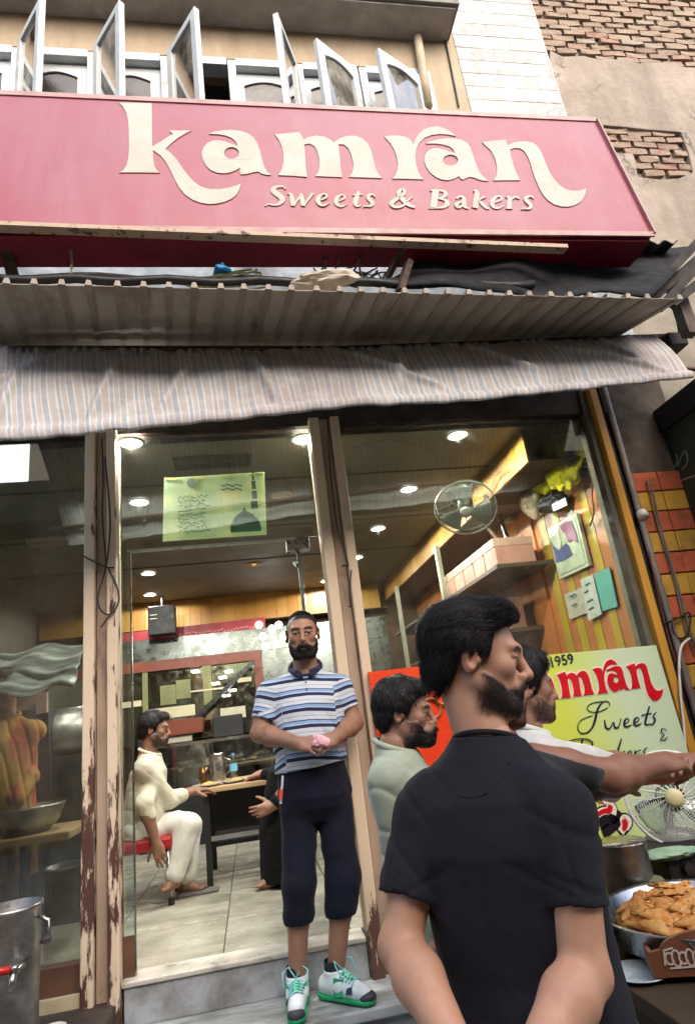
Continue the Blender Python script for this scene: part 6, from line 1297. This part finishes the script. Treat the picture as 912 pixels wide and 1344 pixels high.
def ringtube(c, n, up0, rx, ry, r, a0=0, a1=2*math.pi, k=40): u = unit(up0-n*np.dot(up0, n)); v = np.cross(n, u); return [c+u*math.cos(a)*rx+v*math.sin(a)*ry for a in np.linspace(a0, a1, k)]
ncol = unit(V3(0, 0, 1)+fT*.35); colr = MB(); colr.tube(ringtube(nk+V3(0, 0, .020), ncol, rT, .0695, .0695, .009), .0062, 8, False); cobj = part('collar', colr, tee, tman, smooth=True)
mb = MB(); mb.tube([onsurf(sh, nk-fT*.25+rT*.072*math.cos(a)-V3(0, 0, .012+.062*math.sin(a)), fT, off=.0012) for a in np.linspace(0.1, math.pi-.1, 26)], .0014, 5, False); part('yoke_seam', mb, tee, tman)
# trousers (dark olive brown)
tr = SDF(np.array([hipc[0]-.3, hipc[1]-.3, .03]), np.array([hipc[0]+.3, hipc[1]+.3, 1.02]), .008)
tr.loft([(hipc-V3(0, 0, .1), .165, .125), (hipc+V3(0, 0, .05), .16, .12)], RT, .03)
for a, b, c in ((hpR, knR, anR), (hpL, knL, anL)): tr.cone(a, b, .095, .072, .04).cone(b, c, .072, .06, .02)
tr.warp(lambda P: .005*wnoise(P, 18, 8)); tr.plane(V3(0, 0, .07), (0, 0, -1)); wear('trousers', tman, tr.mesh(), cloth_mat('olive_brown_trousers', '3e3728', '332d20', 700, .85))
shoe_dark = M('dark_shoe', '1d1a18', '2a2522', .5)
def shoe(name, an, f, mat, person, h=.006, L=.19, up=.09, lbl=None):
    g0 = an[2]-.085; s = SDF(np.array([an[0]-.3, an[1]-.3, g0-.01]), np.array([an[0]+.3, an[1]+.3, an[2]+.1]), h); b = V3(an[0], an[1], g0)
    s.cone(b-f*.045+V3(0, 0, .045), b+f*.04+V3(0, 0, .05), .045, .046, .02).cone(b+f*.04+V3(0, 0, .05), b+f*L+V3(0, 0, .034), .045, .034, .02).cone(b+V3(0, 0, .06), an+V3(0, 0, .02), .046, .047, .02); s.plane(V3(0, 0, g0+.004), (0, 0, -1)); s.plane(an+V3(0, 0, .025), (0, 0, 1)); return wear(name, person, s.mesh(), mat, None, lbl)
for a in (anR, anL): shoe('shoe', a, fT, shoe_dark, tman)

def arm_hair(person, VF, el, wr, n, L, seed):
    V, F = VF; d = unit(wr-el); t = (V-el)@d; ok = np.where((t > -.02) & (t < np.linalg.norm(wr-el)*.98))[0]; nn = vnormals(V, F)
    A_, B_ = strands(V[ok], nn[ok], lambda p: d*.8+V3(.0, 0, -.5), n, L, .0009, seed, .0025); wear('arm_hair', person, (A_, B_), black_hair)
# ---------------------------------------------------------------- man in the striped polo, in the doorway
Yd = -.14
RD, fD = body_frame(187); rD = RD[:, 0]                # his right is screen left
hdD = P_(397, 833, Yd-.03); nkD = P_(401, 879, Yd); RDh = frame(unit(V3(-.10, -1, -.10)))
sR, eR, wR = P_(353, 912, Yd), P_(341, 962, Yd-.03), P_(390, 975, Yd-.20)
sL, eL, wL = P_(446, 902, Yd), P_(465, 948, Yd-.03), P_(441, 968, Yd-.20)
hipc = P_(412, 1040, Yd); hpR, hpL = P_(392, 1068, Yd), P_(440, 1064, Yd); knR, knL = P_(392, 1160, Yd-.04), P_(450, 1152, Yd-.04)
toeR, toeL = V3(*onZ(389, 1331, ZSTEP+.03)), V3(*onZ(481, 1308, ZSTEP+.03))
anR = V3(toeR[0]+.02, toeR[1]+.17, ZSTEP+.09); anL = V3(toeL[0]-.115, toeL[1]+.125, ZSTEP+.09)
HD = 1.04
hh = head_sdf(hdD, RDh, HD, .0032, beard=.009, neck_to=nkD-V3(0, 0, .03)); hV, hF = hh.mesh(); BR = BRN*1.12
trs = torso_skin(hipc, nkD-V3(0, 0, .25), nkD, RD).mesh()
mid = P_(420, 972, Yd-.25)
aR = arm_mesh(sR, eR, wR, dict(d=unit(P_(412, 978, Yd-.26)-wR), pn=V3(.15, .75, -.5), side=-1, curl=(.75, .65, .7, .8), L=.165, th=(.9, .4)), (.052, .043, .043, .029), .0036)
aL = arm_mesh(sL, eL, wL, dict(d=unit(P_(424, 975, Yd-.27)-wL), pn=V3(-.2, .7, -.5), side=1, curl=(.9, .9, .9, .9), L=.165, th=(1.0, .5)), (.052, .043, .043, .029), .0036)
lR = leg_mesh(hpR, knR, anR-V3(0, 0, .02), None, .007, (.068, .05, .047, .036)); lL = leg_mesh(hpL, knL, anL-V3(0, 0, .02), None, .007, (.068, .05, .047, .036))
cols = [head_cols(hV, hdD, RDh, HD, BR, .97, bald=1.)]+[tone_cols(m, BR, i+5) for i, m in enumerate((trs, aR, aL, lR, lL))]
pman = make_person('bearded man in a striped polo and cropped navy trousers standing in the doorway', V3(hipc[0], Yd, ZSTEP), [(hV, hF), trs, aR, aL, lR, lL], cols)
arm_hair(pman, aR, eR, wR, 700, .016, 63); arm_hair(pman, aL, eL, wL, 700, .016, 64)
beard_hair(pman, (hV, hF), hdD, RDh, HD, 3500, .014, .0010, 72, black_hair)
hs = hair_sdf(hdD, RDh, HD, .004, [.12, .115, .106, .088, .03, .012, .01, -.04, -.06], .0025, .003, 0, -.07, 9, .0012)
wear('hair', pman, hs.mesh(), M('short_dark_hair', '1a1412', '0f0b0a', .95, scale=60, bump=.3, bs=300, spec=.1))
po_ = SDF(np.array([nkD[0]-.42, Yd-.36, hipc[2]-.2]), np.array([nkD[0]+.42, Yd+.36, nkD[2]+.12]), .0052)
cx = nkD*[1, 1, 0]; zt_ = nkD[2]; hx = hipc*[1, 1, 0]; zh = P_(415, 1013, Yd-.1)[2]; LL = lambda t: cx*(1-t)+hx*t
po_.loft([(LL(1)+V3(.0, 0, zh-.05), .178, .135), (LL(.8)+V3(0, 0, zh+.1)+fD*.02, .183, .15), (LL(.5)+V3(0, 0, zt_-.30)+fD*.02, .180, .145), (LL(.3)+V3(0, 0, zt_-.17)+fD*.015, .185, .135), (cx+V3(0, 0, zt_-.09), .165, .11), (cx+V3(0, 0, zt_-.035), .10, .08), (cx+V3(0, 0, zt_+.03), .07, .068)], RD, .03)
for s_, e_ in ((sR, eR), (sL, eL)):
    d = unit(e_-s_); sl_ = SDF(po_.lo, po_.lo+.05, po_.h); sl_.D = np.full(po_.D.shape, .4, np.float32); sl_.n = po_.n; sl_.ax = po_.ax
    sl_.cone(nkD-V3(0, 0, .03)+(s_-nkD)*.3, s_, .062, .064, .045); sl_.cone(s_, s_+d*.2, .062, .064, .025)
    sl_.plane(s_+d*.125, d, lo=s_+d*.2-.15, hi=s_+d*.2+.15); merge(po_, sl_, .015)
po_.warp(lambda P: .006*wnoise(P, 15, 12)+.003*wnoise(P, 40, 13)+.004*(1-np.abs(np.sin((P[:, 2]*1.2+np.abs((P-nkD)@rD)*1.5)*26+2*wnoise(P, 9, 17))))**3*sm(nkD[2]-P[:, 2], .12, .3)+.004*np.sin((P[:, 2]*1.4+np.abs((P-nkD)@rD))*40)*sm(nkD[2]-P[:, 2], .2, .4)*.8)
po_.plane(V3(0, 0, zh), unit((.08, 0, -1))); po_.plane(nkD+V3(0, 0, .018), unit(V3(0, 0, 1)+fD*.75))
pv = po_.mesh(); V = pv[0]
tz_ = V[:, 2]+.06*np.abs((V-nkD)@rD)-.05*((V-nkD)@fD)+.05*((V-nkD)@rD)
sc_ = tz_.copy()
for s_, e_ in ((sR, eR), (sL, eL)):
    d = unit(e_-s_); t = (V-s_)@d; out_ = np.abs((V-nkD)@rD) > abs((s_-nkD)@rD)-.035; m = out_ & (t > -.02); sc_[m] = (s_[2]-t[m])
def polo_mat():
    n = N('striped_polo'); f = n.math('FRACT', n.math('MULTIPLY', n.attr('sc'), 1/.074))
    nv_, lb, wt, tl = srgb('1f2747'), srgb('7f9fc8'), srgb('bcc0c8'), srgb('6d8f9a')
    c = n.ramp(f, [(0, nv_), (.22, wt), (.27, lb), (.44, nv_), (.50, wt), (.72, tl), (.755, wt), (.97, wt)], True)
    n.bump(n.math('ADD', n.math('MULTIPLY', n.noise(900, 2), .3), n.noise(30, 4)), .25, .004); n.b.inputs['Sheen Weight'].default_value = .1
    return n.done(c, .8, 0, .25)
sc_ = sc_+.004*wnoise(V, 14, 41)+.0025*wnoise(V, 34, 42)
wear('polo_shirt', pman, pv, polo_mat(), {'sc': sc_})
navy = cloth_mat('navy_knit', '1c2440', '151b33', 900, .85); ncl = unit(V3(0, 0, 1)+fD*.75)
mb = MB(); mb.tube(ringtube(nkD+V3(0, 0, .012), ncl, rD, .078, .082, .01), .013, 10, False)
for q in (-1, 1): mb.hexa([nkD+fD*.088+rD*q*.012+V3(0, 0, -.05), nkD+fD*.088+rD*q*.055+V3(0, 0, -.035), nkD+fD*.05+rD*q*.075+V3(0, 0, .01), nkD+fD*.085+rD*q*.02+V3(0, 0, -.01)], [p+fD*.008 for p in (nkD+fD*.088+rD*q*.012+V3(0, 0, -.05), nkD+fD*.088+rD*q*.055+V3(0, 0, -.035), nkD+fD*.05+rD*q*.075+V3(0, 0, .01), nkD+fD*.085+rD*q*.02+V3(0, 0, -.01))])
part('collar', mb, navy, pman, smooth=True)
mb = MB(); [mb.lathe([(.005, 0), (.005, .003), (.001, .004)], nkD+fD*.118-V3(0, 0, z), 10, fD) for z in (.07, .105)]; part('button', mb, M('shirt_button', '2a3352', '222a45', .4), pman, kind='stuff')
# trousers: cropped joggers with ribbed cuffs
zc_ = P_(392, 1208, Yd)[2]
def cutpt(k, a): t = (k[2]-zc_)/(k[2]-a[2]); return k+(a-k)*t
tr = SDF(np.array([hipc[0]-.34, Yd-.34, zc_-.04]), np.array([hipc[0]+.34, Yd+.3, zh+.08]), .006)
tr.loft([(hipc-V3(0, 0, .12), .10, .08), (hipc-V3(0, 0, .06), .17, .12), (hipc-V3(0, 0, .01), .185, .135), (V3(hipc[0], hipc[1], zh+.04), .17, .128)], RD, .04)
for a, b, c in ((hpR-V3(0, 0, .0), knR, anR), (hpL, knL, anL)):
    e = cutpt(b, c); tr.cone(a, b, .088, .072, .03); tr.cone(b, e+(b-e)*.25, .076, .070, .03); tr.cone(e+(b-e)*.22, e, .066, .060, .02)
tr.warp(lambda P: .006*wnoise(P*[1, 1, .5], 20, 14)+.004*wnoise(P, 40, 15)); tr.plane(V3(0, 0, zc_), (0, 0, -1))
wear('trousers', pman, tr.mesh(), cloth_mat('navy_joggers', '0b1024', '090c1a', 700, .85, .04))
mb = MB(); zz = [(1013, 368.5), (1030, 369.5), (1050, 369)]
pocket = [onY(x, y, Yd-.128) for y, x in ((1018, 371), (1030, 370.5), (1042, 369), (1055, 368.5))]; mb.tube(pocket, .006, 6); part('pocket_zip', mb, M('pale_zip', 'cfd4d6', 'b5babd', .4), pman); mb = MB(); mb.tube([onY(369, 1036, Yd-.14), onY(368.5, 1048, Yd-.142)], .009, 6); part('zip_pull', mb, M('orange_red_tab', 'e04a34', 'c93e2c', .5), pman)
# trainers
wsh = M('white_shoe', 'dfe8e8', 'cbd6d6', .4, scale=20, bump=.1); gsh = M('green_shoe', '15a86a', '0f8f5a', .35); tsh = M('teal_lace', '9fe0e0', '7fc8cc', .5); gry = M('toe_rubber', '3a3a3e', '2e2e32', .6)
for a, tdir in ((anR, unit(V3(toeR[0]-anR[0], toeR[1]-anR[1], 0))), (anL, unit(V3(toeL[0]-anL[0], toeL[1]-anL[1], 0)))):
    o = shoe('shoe', a, tdir, wsh, pman, .005, .16); g0 = a[2]-.085; b = V3(a[0], a[1], g0); sd = np.cross(tdir, V3(0, 0, 1))
    s = SDF(b-.32, b+.32, .006); s.cone(b-tdir*.045+V3(0, 0, .012), b+tdir*.172+V3(0, 0, .01), .05, .040, .01); s.plane(V3(0, 0, g0+.02), (0, 0, 1)); s.plane(V3(0, 0, g0+.001), (0, 0, -1)); wear('sole', pman, s.mesh(), gsh)
    s = SDF(b+tdir*.17-.1, b+tdir*.17+.1, .005); s.ell(b+tdir*.176+V3(0, 0, .024), (.038, .036, .026), None, .01); s.plane(V3(0, 0, g0+.002), (0, 0, -1)); wear('toe_cap', pman, s.mesh(), gry)
    mb = MB()
    for q in (-1, 1): mb.slab([b+sd*q*.047+tdir*.03+V3(0, 0, .03), b+sd*q*.046+tdir*.075+V3(0, 0, .028), b+sd*q*.026+tdir*.075+V3(0, 0, .083), b+sd*q*.04+tdir*.03+V3(0, 0, .09)], sd*q, .006)
    part('side_panel', mb, gsh, pman)
    mb = MB(); mb.slab([b+sd*-.018+tdir*.045+V3(0, 0, .098), b+sd*.018+tdir*.045+V3(0, 0, .098), b+sd*.015+tdir*.11+V3(0, 0, .082), b-sd*.015+tdir*.11+V3(0, 0, .082)], unit(tdir*.3+V3(0, 0, 1)), .006); part('tongue', mb, gsh, pman)
    mb = MB()
    for k in range(5):
        t = .045+.016*k; z = .107-.005*k; mb.tube([b-sd*.032+tdir*t+V3(0, 0, z-.014), b+tdir*(t+.006)+V3(0, 0, z), b+sd*.032+tdir*(t+.012)+V3(0, 0, z-.016)], .004, 6)
    for q in (-1, 1): mb.tube([b+tdir*.05+V3(0, 0, .11), b+sd*q*.03+tdir*.03+V3(0, 0, .15), b+sd*q*.055+tdir*.06+V3(0, 0, .14), b+sd*q*.05+tdir*.09+V3(0, 0, .09)], .003, 6)
    part('lace', mb, tsh, pman, smooth=True)
    mb = MB(); mb.slab([b+sd*.03+tdir*.095+V3(0, 0, .062), b+sd*.045+tdir*.095+V3(0, 0, .035), b+sd*.04+tdir*.125+V3(0, 0, .04), b+sd*.026+tdir*.12+V3(0, 0, .062)], unit(sd+V3(0, 0, .5)), .004); part('side_mark', mb, M('navy_mark', '1a1f3a', '14182e', .4), pman)
    mb = MB(); mb.lathe([(.044, 0), (.043, .05), (.041, .055)], a+V3(0, 0, .005), 20, cap=False); part('sock', mb, M('dark_sock', '1b2026', '14181d', .85), pman, smooth=True)
crumple('paper_packet', P_(421, 971, Yd-.275), (.038, .012, .026), M('pink_packet', 'e8c4cc', 'd88a98', .4), 'small pink and white packet held by the striped-shirt man', 'packet', 31, .6)

# ---------------------------------------------------------------- generic clothed figures
def kurta_person(label, hd, hang, nk, hip, sRl, sLr, cloth, legs, tone, sc=.97, beard=1., bvol=.01, sleeve=(1., 1.), h=.006, hl=None, hthick=.014, htop=.018, shirt=('kurta',), low=None, hands=(None, None), bend=.0, width=1., pants=None, root=None, name_shirt='kurta', seed=20, headh=.004, hfr=.006, tilt=-.14, hemlen=.25, nape=-.07, fold=1., fdir=(.5, .3, 1.)):
    Rh, fh = body_frame(hang[0]); Rh = frame(unit(fh+V3(0, 0, tilt))); Rb, fb = body_frame(hang[1]); rb = Rb[:, 0]
    H_ = head_sdf(hd, Rh, sc, headh, beard=bvol if beard else 0, neck_to=nk-V3(0, 0, .03)); hV, hF = H_.mesh(); ms = [(hV, hF)]; cs = [head_cols(hV, hd, Rh, sc, tone, beard)]
    m = torso_skin(hip, hip*.45+nk*.55-V3(0, 0, .08), nk, Rb, h=.012).mesh(); ms.append(m); cs.append(tone_cols(m, tone))
    for a, hk in ((sRl, hands[0]), (sLr, hands[1])):
        m = arm_mesh(*a, hk, (.047, .041, .042, .028), h=.0048); ms.append(m); cs.append(tone_cols(m, tone, 3))
    for l in legs:
        m = leg_mesh(*l, h=.009); ms.append(m); cs.append(tone_cols(m, tone, 4))
    pr = make_person(label, root, ms, cs)
    hm = hair_sdf(hd, Rh, sc, headh+.0005, hl, hthick, htop, hfr, nape, seed, .0022).mesh(); ok = np.where((hm[0]-hd)@Rh[:, 2] > -.09)[0]; hn_ = vnormals(*hm)
    wear('hair', pr, join([hm, strands(hm[0][ok], hn_[ok], crown_flow(np.array(hd), Rh), 3000 if headh < .005 else 1200, .036, .0022, seed, .004)]), black_hair)
    if beard: beard_hair(pr, (hV, hF), hd, Rh, sc, 3200 if headh < .005 else 700, .012 if bvol > .005 else .005, .001, seed+3, black_hair)
    ends = np.array([nk, hip]+[p for a in (sRl, sLr) for p in a]); g = SDF(ends.min(0)-.26-V3(0, 0, hemlen), ends.max(0)+.2, h); w = width
    zl = hip[2]-hemlen
    g.loft([(hip*[1, 1, 0]+V3(0, 0, zl), .19*w, .15*w), (hip, .175*w, .14*w), (hip*.5+nk*.5, .17*w, .135*w), (nk*.8+hip*.2-V3(0, 0, .02), .18*w, .125*w), (nk-V3(0, 0, .06), .12*w, .09*w), (nk+V3(0, 0, .03), .07, .068)], Rb, .03)
    for a, f in ((sRl, sleeve[0]), (sLr, sleeve[1])):
        s_, e_, w_ = map(np.array, a); g.cone(nk-V3(0, 0, .035)+(s_-nk)*.3, s_, .056, .062, .04)
        if f <= 1: g.cone(s_, s_+(e_-s_)*f, .062, .062-.004*f, .02)
        else: g.cone(s_, e_, .062, .056, .025); g.cone(e_, e_+(w_-e_)*(f-1), .056, .05, .015)
    g.warp(lambda P: .005*wnoise(P, 22, seed)+.004*wnoise(P*[1, 1, .5], 45, seed+1)+.0045*fold*(1-np.abs(np.sin((P@np.array(fdir))*24+2.4*wnoise(P, 8, seed+9))))**3); g.plane(nk+V3(0, 0, .022), unit(V3(0, 0, 1)+fb*.4))
    wear(name_shirt, pr, g.mesh(), cloth)
    mb = MB(); mb.tube(ringtube(nk+V3(0, 0, .016), unit(V3(0, 0, 1)+fb*.4), rb, .076, .076, .01), .011, 8, False); part('collar', mb, cloth, pr, smooth=True)
    if pants:
        g = SDF(np.array([l for q in legs for l in q[:3]]).min(0)-.16, np.array([l for q in legs for l in q[:3]]).max(0)+.16, .008)
        for a, b, c in [q[:3] for q in legs]: a, b, c = map(np.array, (a, b, c)); g.cone(a, b, .102, .082, .03); g.cone(b, c+(b-c)*.12, .082, .068, .02)
        g.warp(lambda P: .006*wnoise(P, 24, seed+5)+.006*wnoise(P*[1, 1, .5], 55, seed+6)); wear('trousers', pr, g.mesh(), pants)
    return pr, rb, fb
def std_legs(hip, rb, fb, zg, step=.03):
    out = []
    for q in (-1, 1):
        hp = hip+rb*q*.09-V3(0, 0, .04); kn = V3(hp[0], hp[1], 0)+rb*q*.01+fb*.02+V3(0, 0, zg+(hip[2]-zg)*.52); an = V3(kn[0], kn[1], zg+.085)+fb*(step*q-.02); out.append((hp, kn, an, an*[1, 1, 0]+fb*.16+V3(0, 0, zg+.03)))
    return out
# bearded man in the pale green kurta, behind the dark T-shirt
pale_green = cloth_mat('pale_green_kurta', 'a3ab98', '949c88', 900, .85); wht_cloth = cloth_mat('white_cotton', 'cfcec8', 'bdbcb4', 900, .85); cream_cloth = cloth_mat('cream_kurta', 'c6c2ae', 'b3af9b', 900, .85); dgrey = cloth_mat('dark_grey_shirt', '2c2e33', '232529', 900, .85)
Yb = -1.05; nkb = P_(519, 985, Yb); hdb = P_(531, 937, Yb); hib = V3(nkb[0]+.14, nkb[1]+.04, .80); Rb_, fb_ = body_frame(118); rb_ = Rb_[:, 0]
sR_ = nkb+rb_*.15-V3(0, 0, .085); sL_ = nkb-rb_*.17-V3(0, 0, .085)
kurta_person('bearded man in a pale green kurta standing before the orange food board', hdb, (112, 118), nkb, hib, (sR_, sR_+V3(-.02, -.03, -.27), sR_+V3(.10, -.02, -.48)), (sL_, sL_+V3(.02, .03, -.27), sL_+V3(.12, .03, -.45)), pale_green, std_legs(hib, rb_, fb_, 0.), BRN*1.05, .96, 1., .014, (1.95, 1.95), .0055,
    [.10, .085, .062, .045, .012, .005, .005, -.04, -.08], .016, .022, name_shirt='kurta', pants=pale_green, root=V3(nkb[0], nkb[1], 0), seed=33, hands=(dict(d=V3(.3, 0, -1), pn=V3(0, 1, 0), side=1), dict(d=V3(.3, 0, -1), pn=V3(0, -1, 0), side=-1)), hemlen=.3, headh=.0036, width=1.12, fold=1.6)
# man in white reaching right, half hidden
Yw = -1.30; nkw = P_(690, 962, Yw); hdw = P_(687, 903, Yw); hiw = V3(nkw[0], nkw[1]+.02, .86); Rw, fw = body_frame(100); rw = Rw[:, 0]
sRw = nkw+rw*.17-V3(0, 0, .07)+V3(.02, 0, 0); sLw = nkw-rw*.17-V3(0, 0, .07)
eW, wW = P_(760, 1018, -1.42), P_(802, 1032, -1.42)
kurta_person('dark haired man in a white kurta reaching right, half hidden by the dark T-shirt', hdw, (92, 100), nkw, hiw, (sRw, eW, wW), (sLw, P_(790, 1000, -1.1), P_(850, 1010, -1.1)), wht_cloth, std_legs(hiw, rw, fw, 0.), BRN*.95, .96, .5, .003, (1.9, 1.9), .006,
    [.10, .085, .06, .04, .0, -.02, -.02, -.06, -.09], .02, .026, pants=wht_cloth, root=V3(nkw[0], nkw[1], 0), seed=44, hands=(dict(d=V3(.45, .85, .1), pn=V3(0, .3, -1), side=1, curl=(.9, .9, .9, .9)), dict(d=V3(1, .1, 0), pn=V3(0, 0, -1), side=1)), hemlen=.38)
# man in the dark grey shirt whose bare arm reaches across
Yg = -1.72; nkg = P_(655, 985, Yg); hdg = P_(640, 900, Yg); hig = V3(nkg[0], nkg[1]+.02, .90); Rg, fg = body_frame(95); rg = Rg[:, 0]
sRg = P_(700, 1000, -1.80); eg = P_(800, 1018, -1.80); wg = P_(858, 1004, -1.72)
sLg = nkg-rg*.17-V3(0, 0, .07)
kurta_person('man in a dark grey shirt reaching right with his bare arm', hdg, (95, 95), nkg, hig, (sRg, eg, wg), (sLg, P_(840, 1012, -1.45), P_(932, 1000, -1.50)), dgrey, std_legs(hig, rg, fg, 0.), DRK*1.35, .93, .5, .003, (.64, .8), .006,
    [.10, .085, .06, .04, .0, -.02, -.02, -.06, -.09], .012, .016, pants=dgrey, root=V3(nkg[0], nkg[1], 0), seed=55, name_shirt='shirt', hands=(dict(d=unit(P_(905, 992, -1.66)-wg), pn=V3(.1, .5, -.75), side=-1, curl=(.35, .4, .5, .6), th=(.55, .5)), dict(d=V3(-.75, -.1, .1), pn=V3(0, -.3, -.9), side=1, curl=(.5, .55, .6, .7))), hemlen=.12)
# seated man inside
Ys = 1.45; nks = P_(197, 990, Ys); hds = P_(203, 958, Ys); his = P_(188, 1088, Ys); Rs, fs_ = body_frame(98); rs = Rs[:, 0]
sRs, sLs = nks+rs*.17-V3(0, 0, .08)-fs_*.02, nks-rs*.17-V3(0, 0, .08)
kR, kL = P_(247, 1083, Ys-.10), P_(250, 1085, Ys+.12)
lgs = [(his+rs*.09, kR, P_(228, 1155, Ys-.15), P_(212, 1168, Ys-.22)), (his-rs*.09, kL, P_(244, 1160, Ys+.05)+V3(0, 0, .02), P_(268, 1165, Ys+.02))]
kurta_person('seated man in a cream kurta and white trousers eating at the cafe table', hds, (95, 98), nks, his+V3(0, 0, .02), (sRs, P_(190, 1055, Ys-.25), P_(205, 1105, Ys-.22)), (sLs, P_(222, 1050, Ys), P_(254, 1038, Ys+.12)), cream_cloth, lgs, BRN*.8, .95, .8, .006, (1.3, 1.45), .0075,
    [.10, .085, .06, .045, .0, -.01, -.01, -.05, -.08], .016, .022, pants=wht_cloth, root=V3(his[0], his[1], ZS), seed=66, hands=(dict(d=V3(.3, -.1, -1), pn=V3(0, 1, 0), side=1), dict(d=V3(1, .1, .0), pn=V3(0, 0, -1), side=1)), hemlen=.06, headh=.006)
sdc = lgs[1][3]; solo('sandal', MB().box((sdc[0]-.18, sdc[1]-.06, ZS), (sdc[0]+.1, sdc[1]+.05, ZS+.02)), M('grey_sole', '6f6f6a', '5a5a55', .7), 'grey sandal on the foot of the seated man', 'sandal', bev=.008)
# person in black at the right of the table, mostly behind the striped-shirt man
Yk = 1.35; nkk = P_(380, 985, Yk); hdk = P_(386, 950, Yk); hik = P_(370, 1085, Yk); Rk, fk = body_frame(272); rk = Rk[:, 0]
blk_cloth = cloth_mat('black_robe', '07080b', '0b0c11', 700, .9, 0)
kurta_person('person in a long black robe at the table behind the striped-shirt man', hdk, (272, 272), nkk, hik, (nkk+rk*.16-V3(0, 0, .08), P_(372, 1020, Yk+.2), P_(343, 1016, Yk+.25)), (nkk-rk*.16-V3(0, 0, .08), P_(375, 1040, Yk-.2), P_(358, 1058, Yk-.2)), blk_cloth, std_legs(hik, rk, fk, ZS), BRN, .93, 0, 0, (1.75, 1.6), .008,
    [.10, .085, .06, .04, .0, -.02, -.02, -.06, -.09], .02, .02, root=V3(hik[0], hik[1], ZS), seed=77, hands=(dict(d=V3(-1, .1, -.15), pn=V3(0, 0, -1), side=1), dict(d=V3(-1, 0, -.2), pn=V3(0, 1, 0), side=1)), hemlen=hik[2]-ZS-.03, width=1.12, headh=.006, name_shirt='robe', fold=.6)
# person in orange shawl behind the left glass
Yo = .72; nko = P_(8, 945, Yo); hdo = P_(6, 905, Yo); hio = P_(5, 1075, Yo); Ro, fo = body_frame(190); ro = Ro[:, 0]
osh = N('orange_yellow_shawl'); osh_m = osh.done(osh.mix(osh.ramp(osh.noise(9, 4, .6, stretch=(1, 1, .25)), [(.42, 0.), (.52, 1.)]), srgb('a24a2c'), srgb('ab8444')), .8)
kurta_person('person wrapped in an orange and mustard shawl behind the dark left window', hdo, (190, 190), nko, hio, (nko+ro*.17-V3(0, 0, .08), P_(-20, 1020, Yo), P_(0, 1060, Yo-.1)), (nko-ro*.17-V3(0, 0, .08), P_(38, 1020, Yo-.05), P_(22, 1050, Yo-.15)), osh_m, std_legs(hio, ro, fo, ZS), BRN, .93, 0, 0, (1.9, 1.9), .007,
    [.10, .085, .06, .04, .0, -.02, -.02, -.06, -.09], .02, .02, root=V3(hio[0], hio[1], ZS), seed=88, hands=(None, None), hemlen=.3, width=1.05, headh=.006, name_shirt='shawl', fold=2.2, fdir=(1.8, .8, .35))
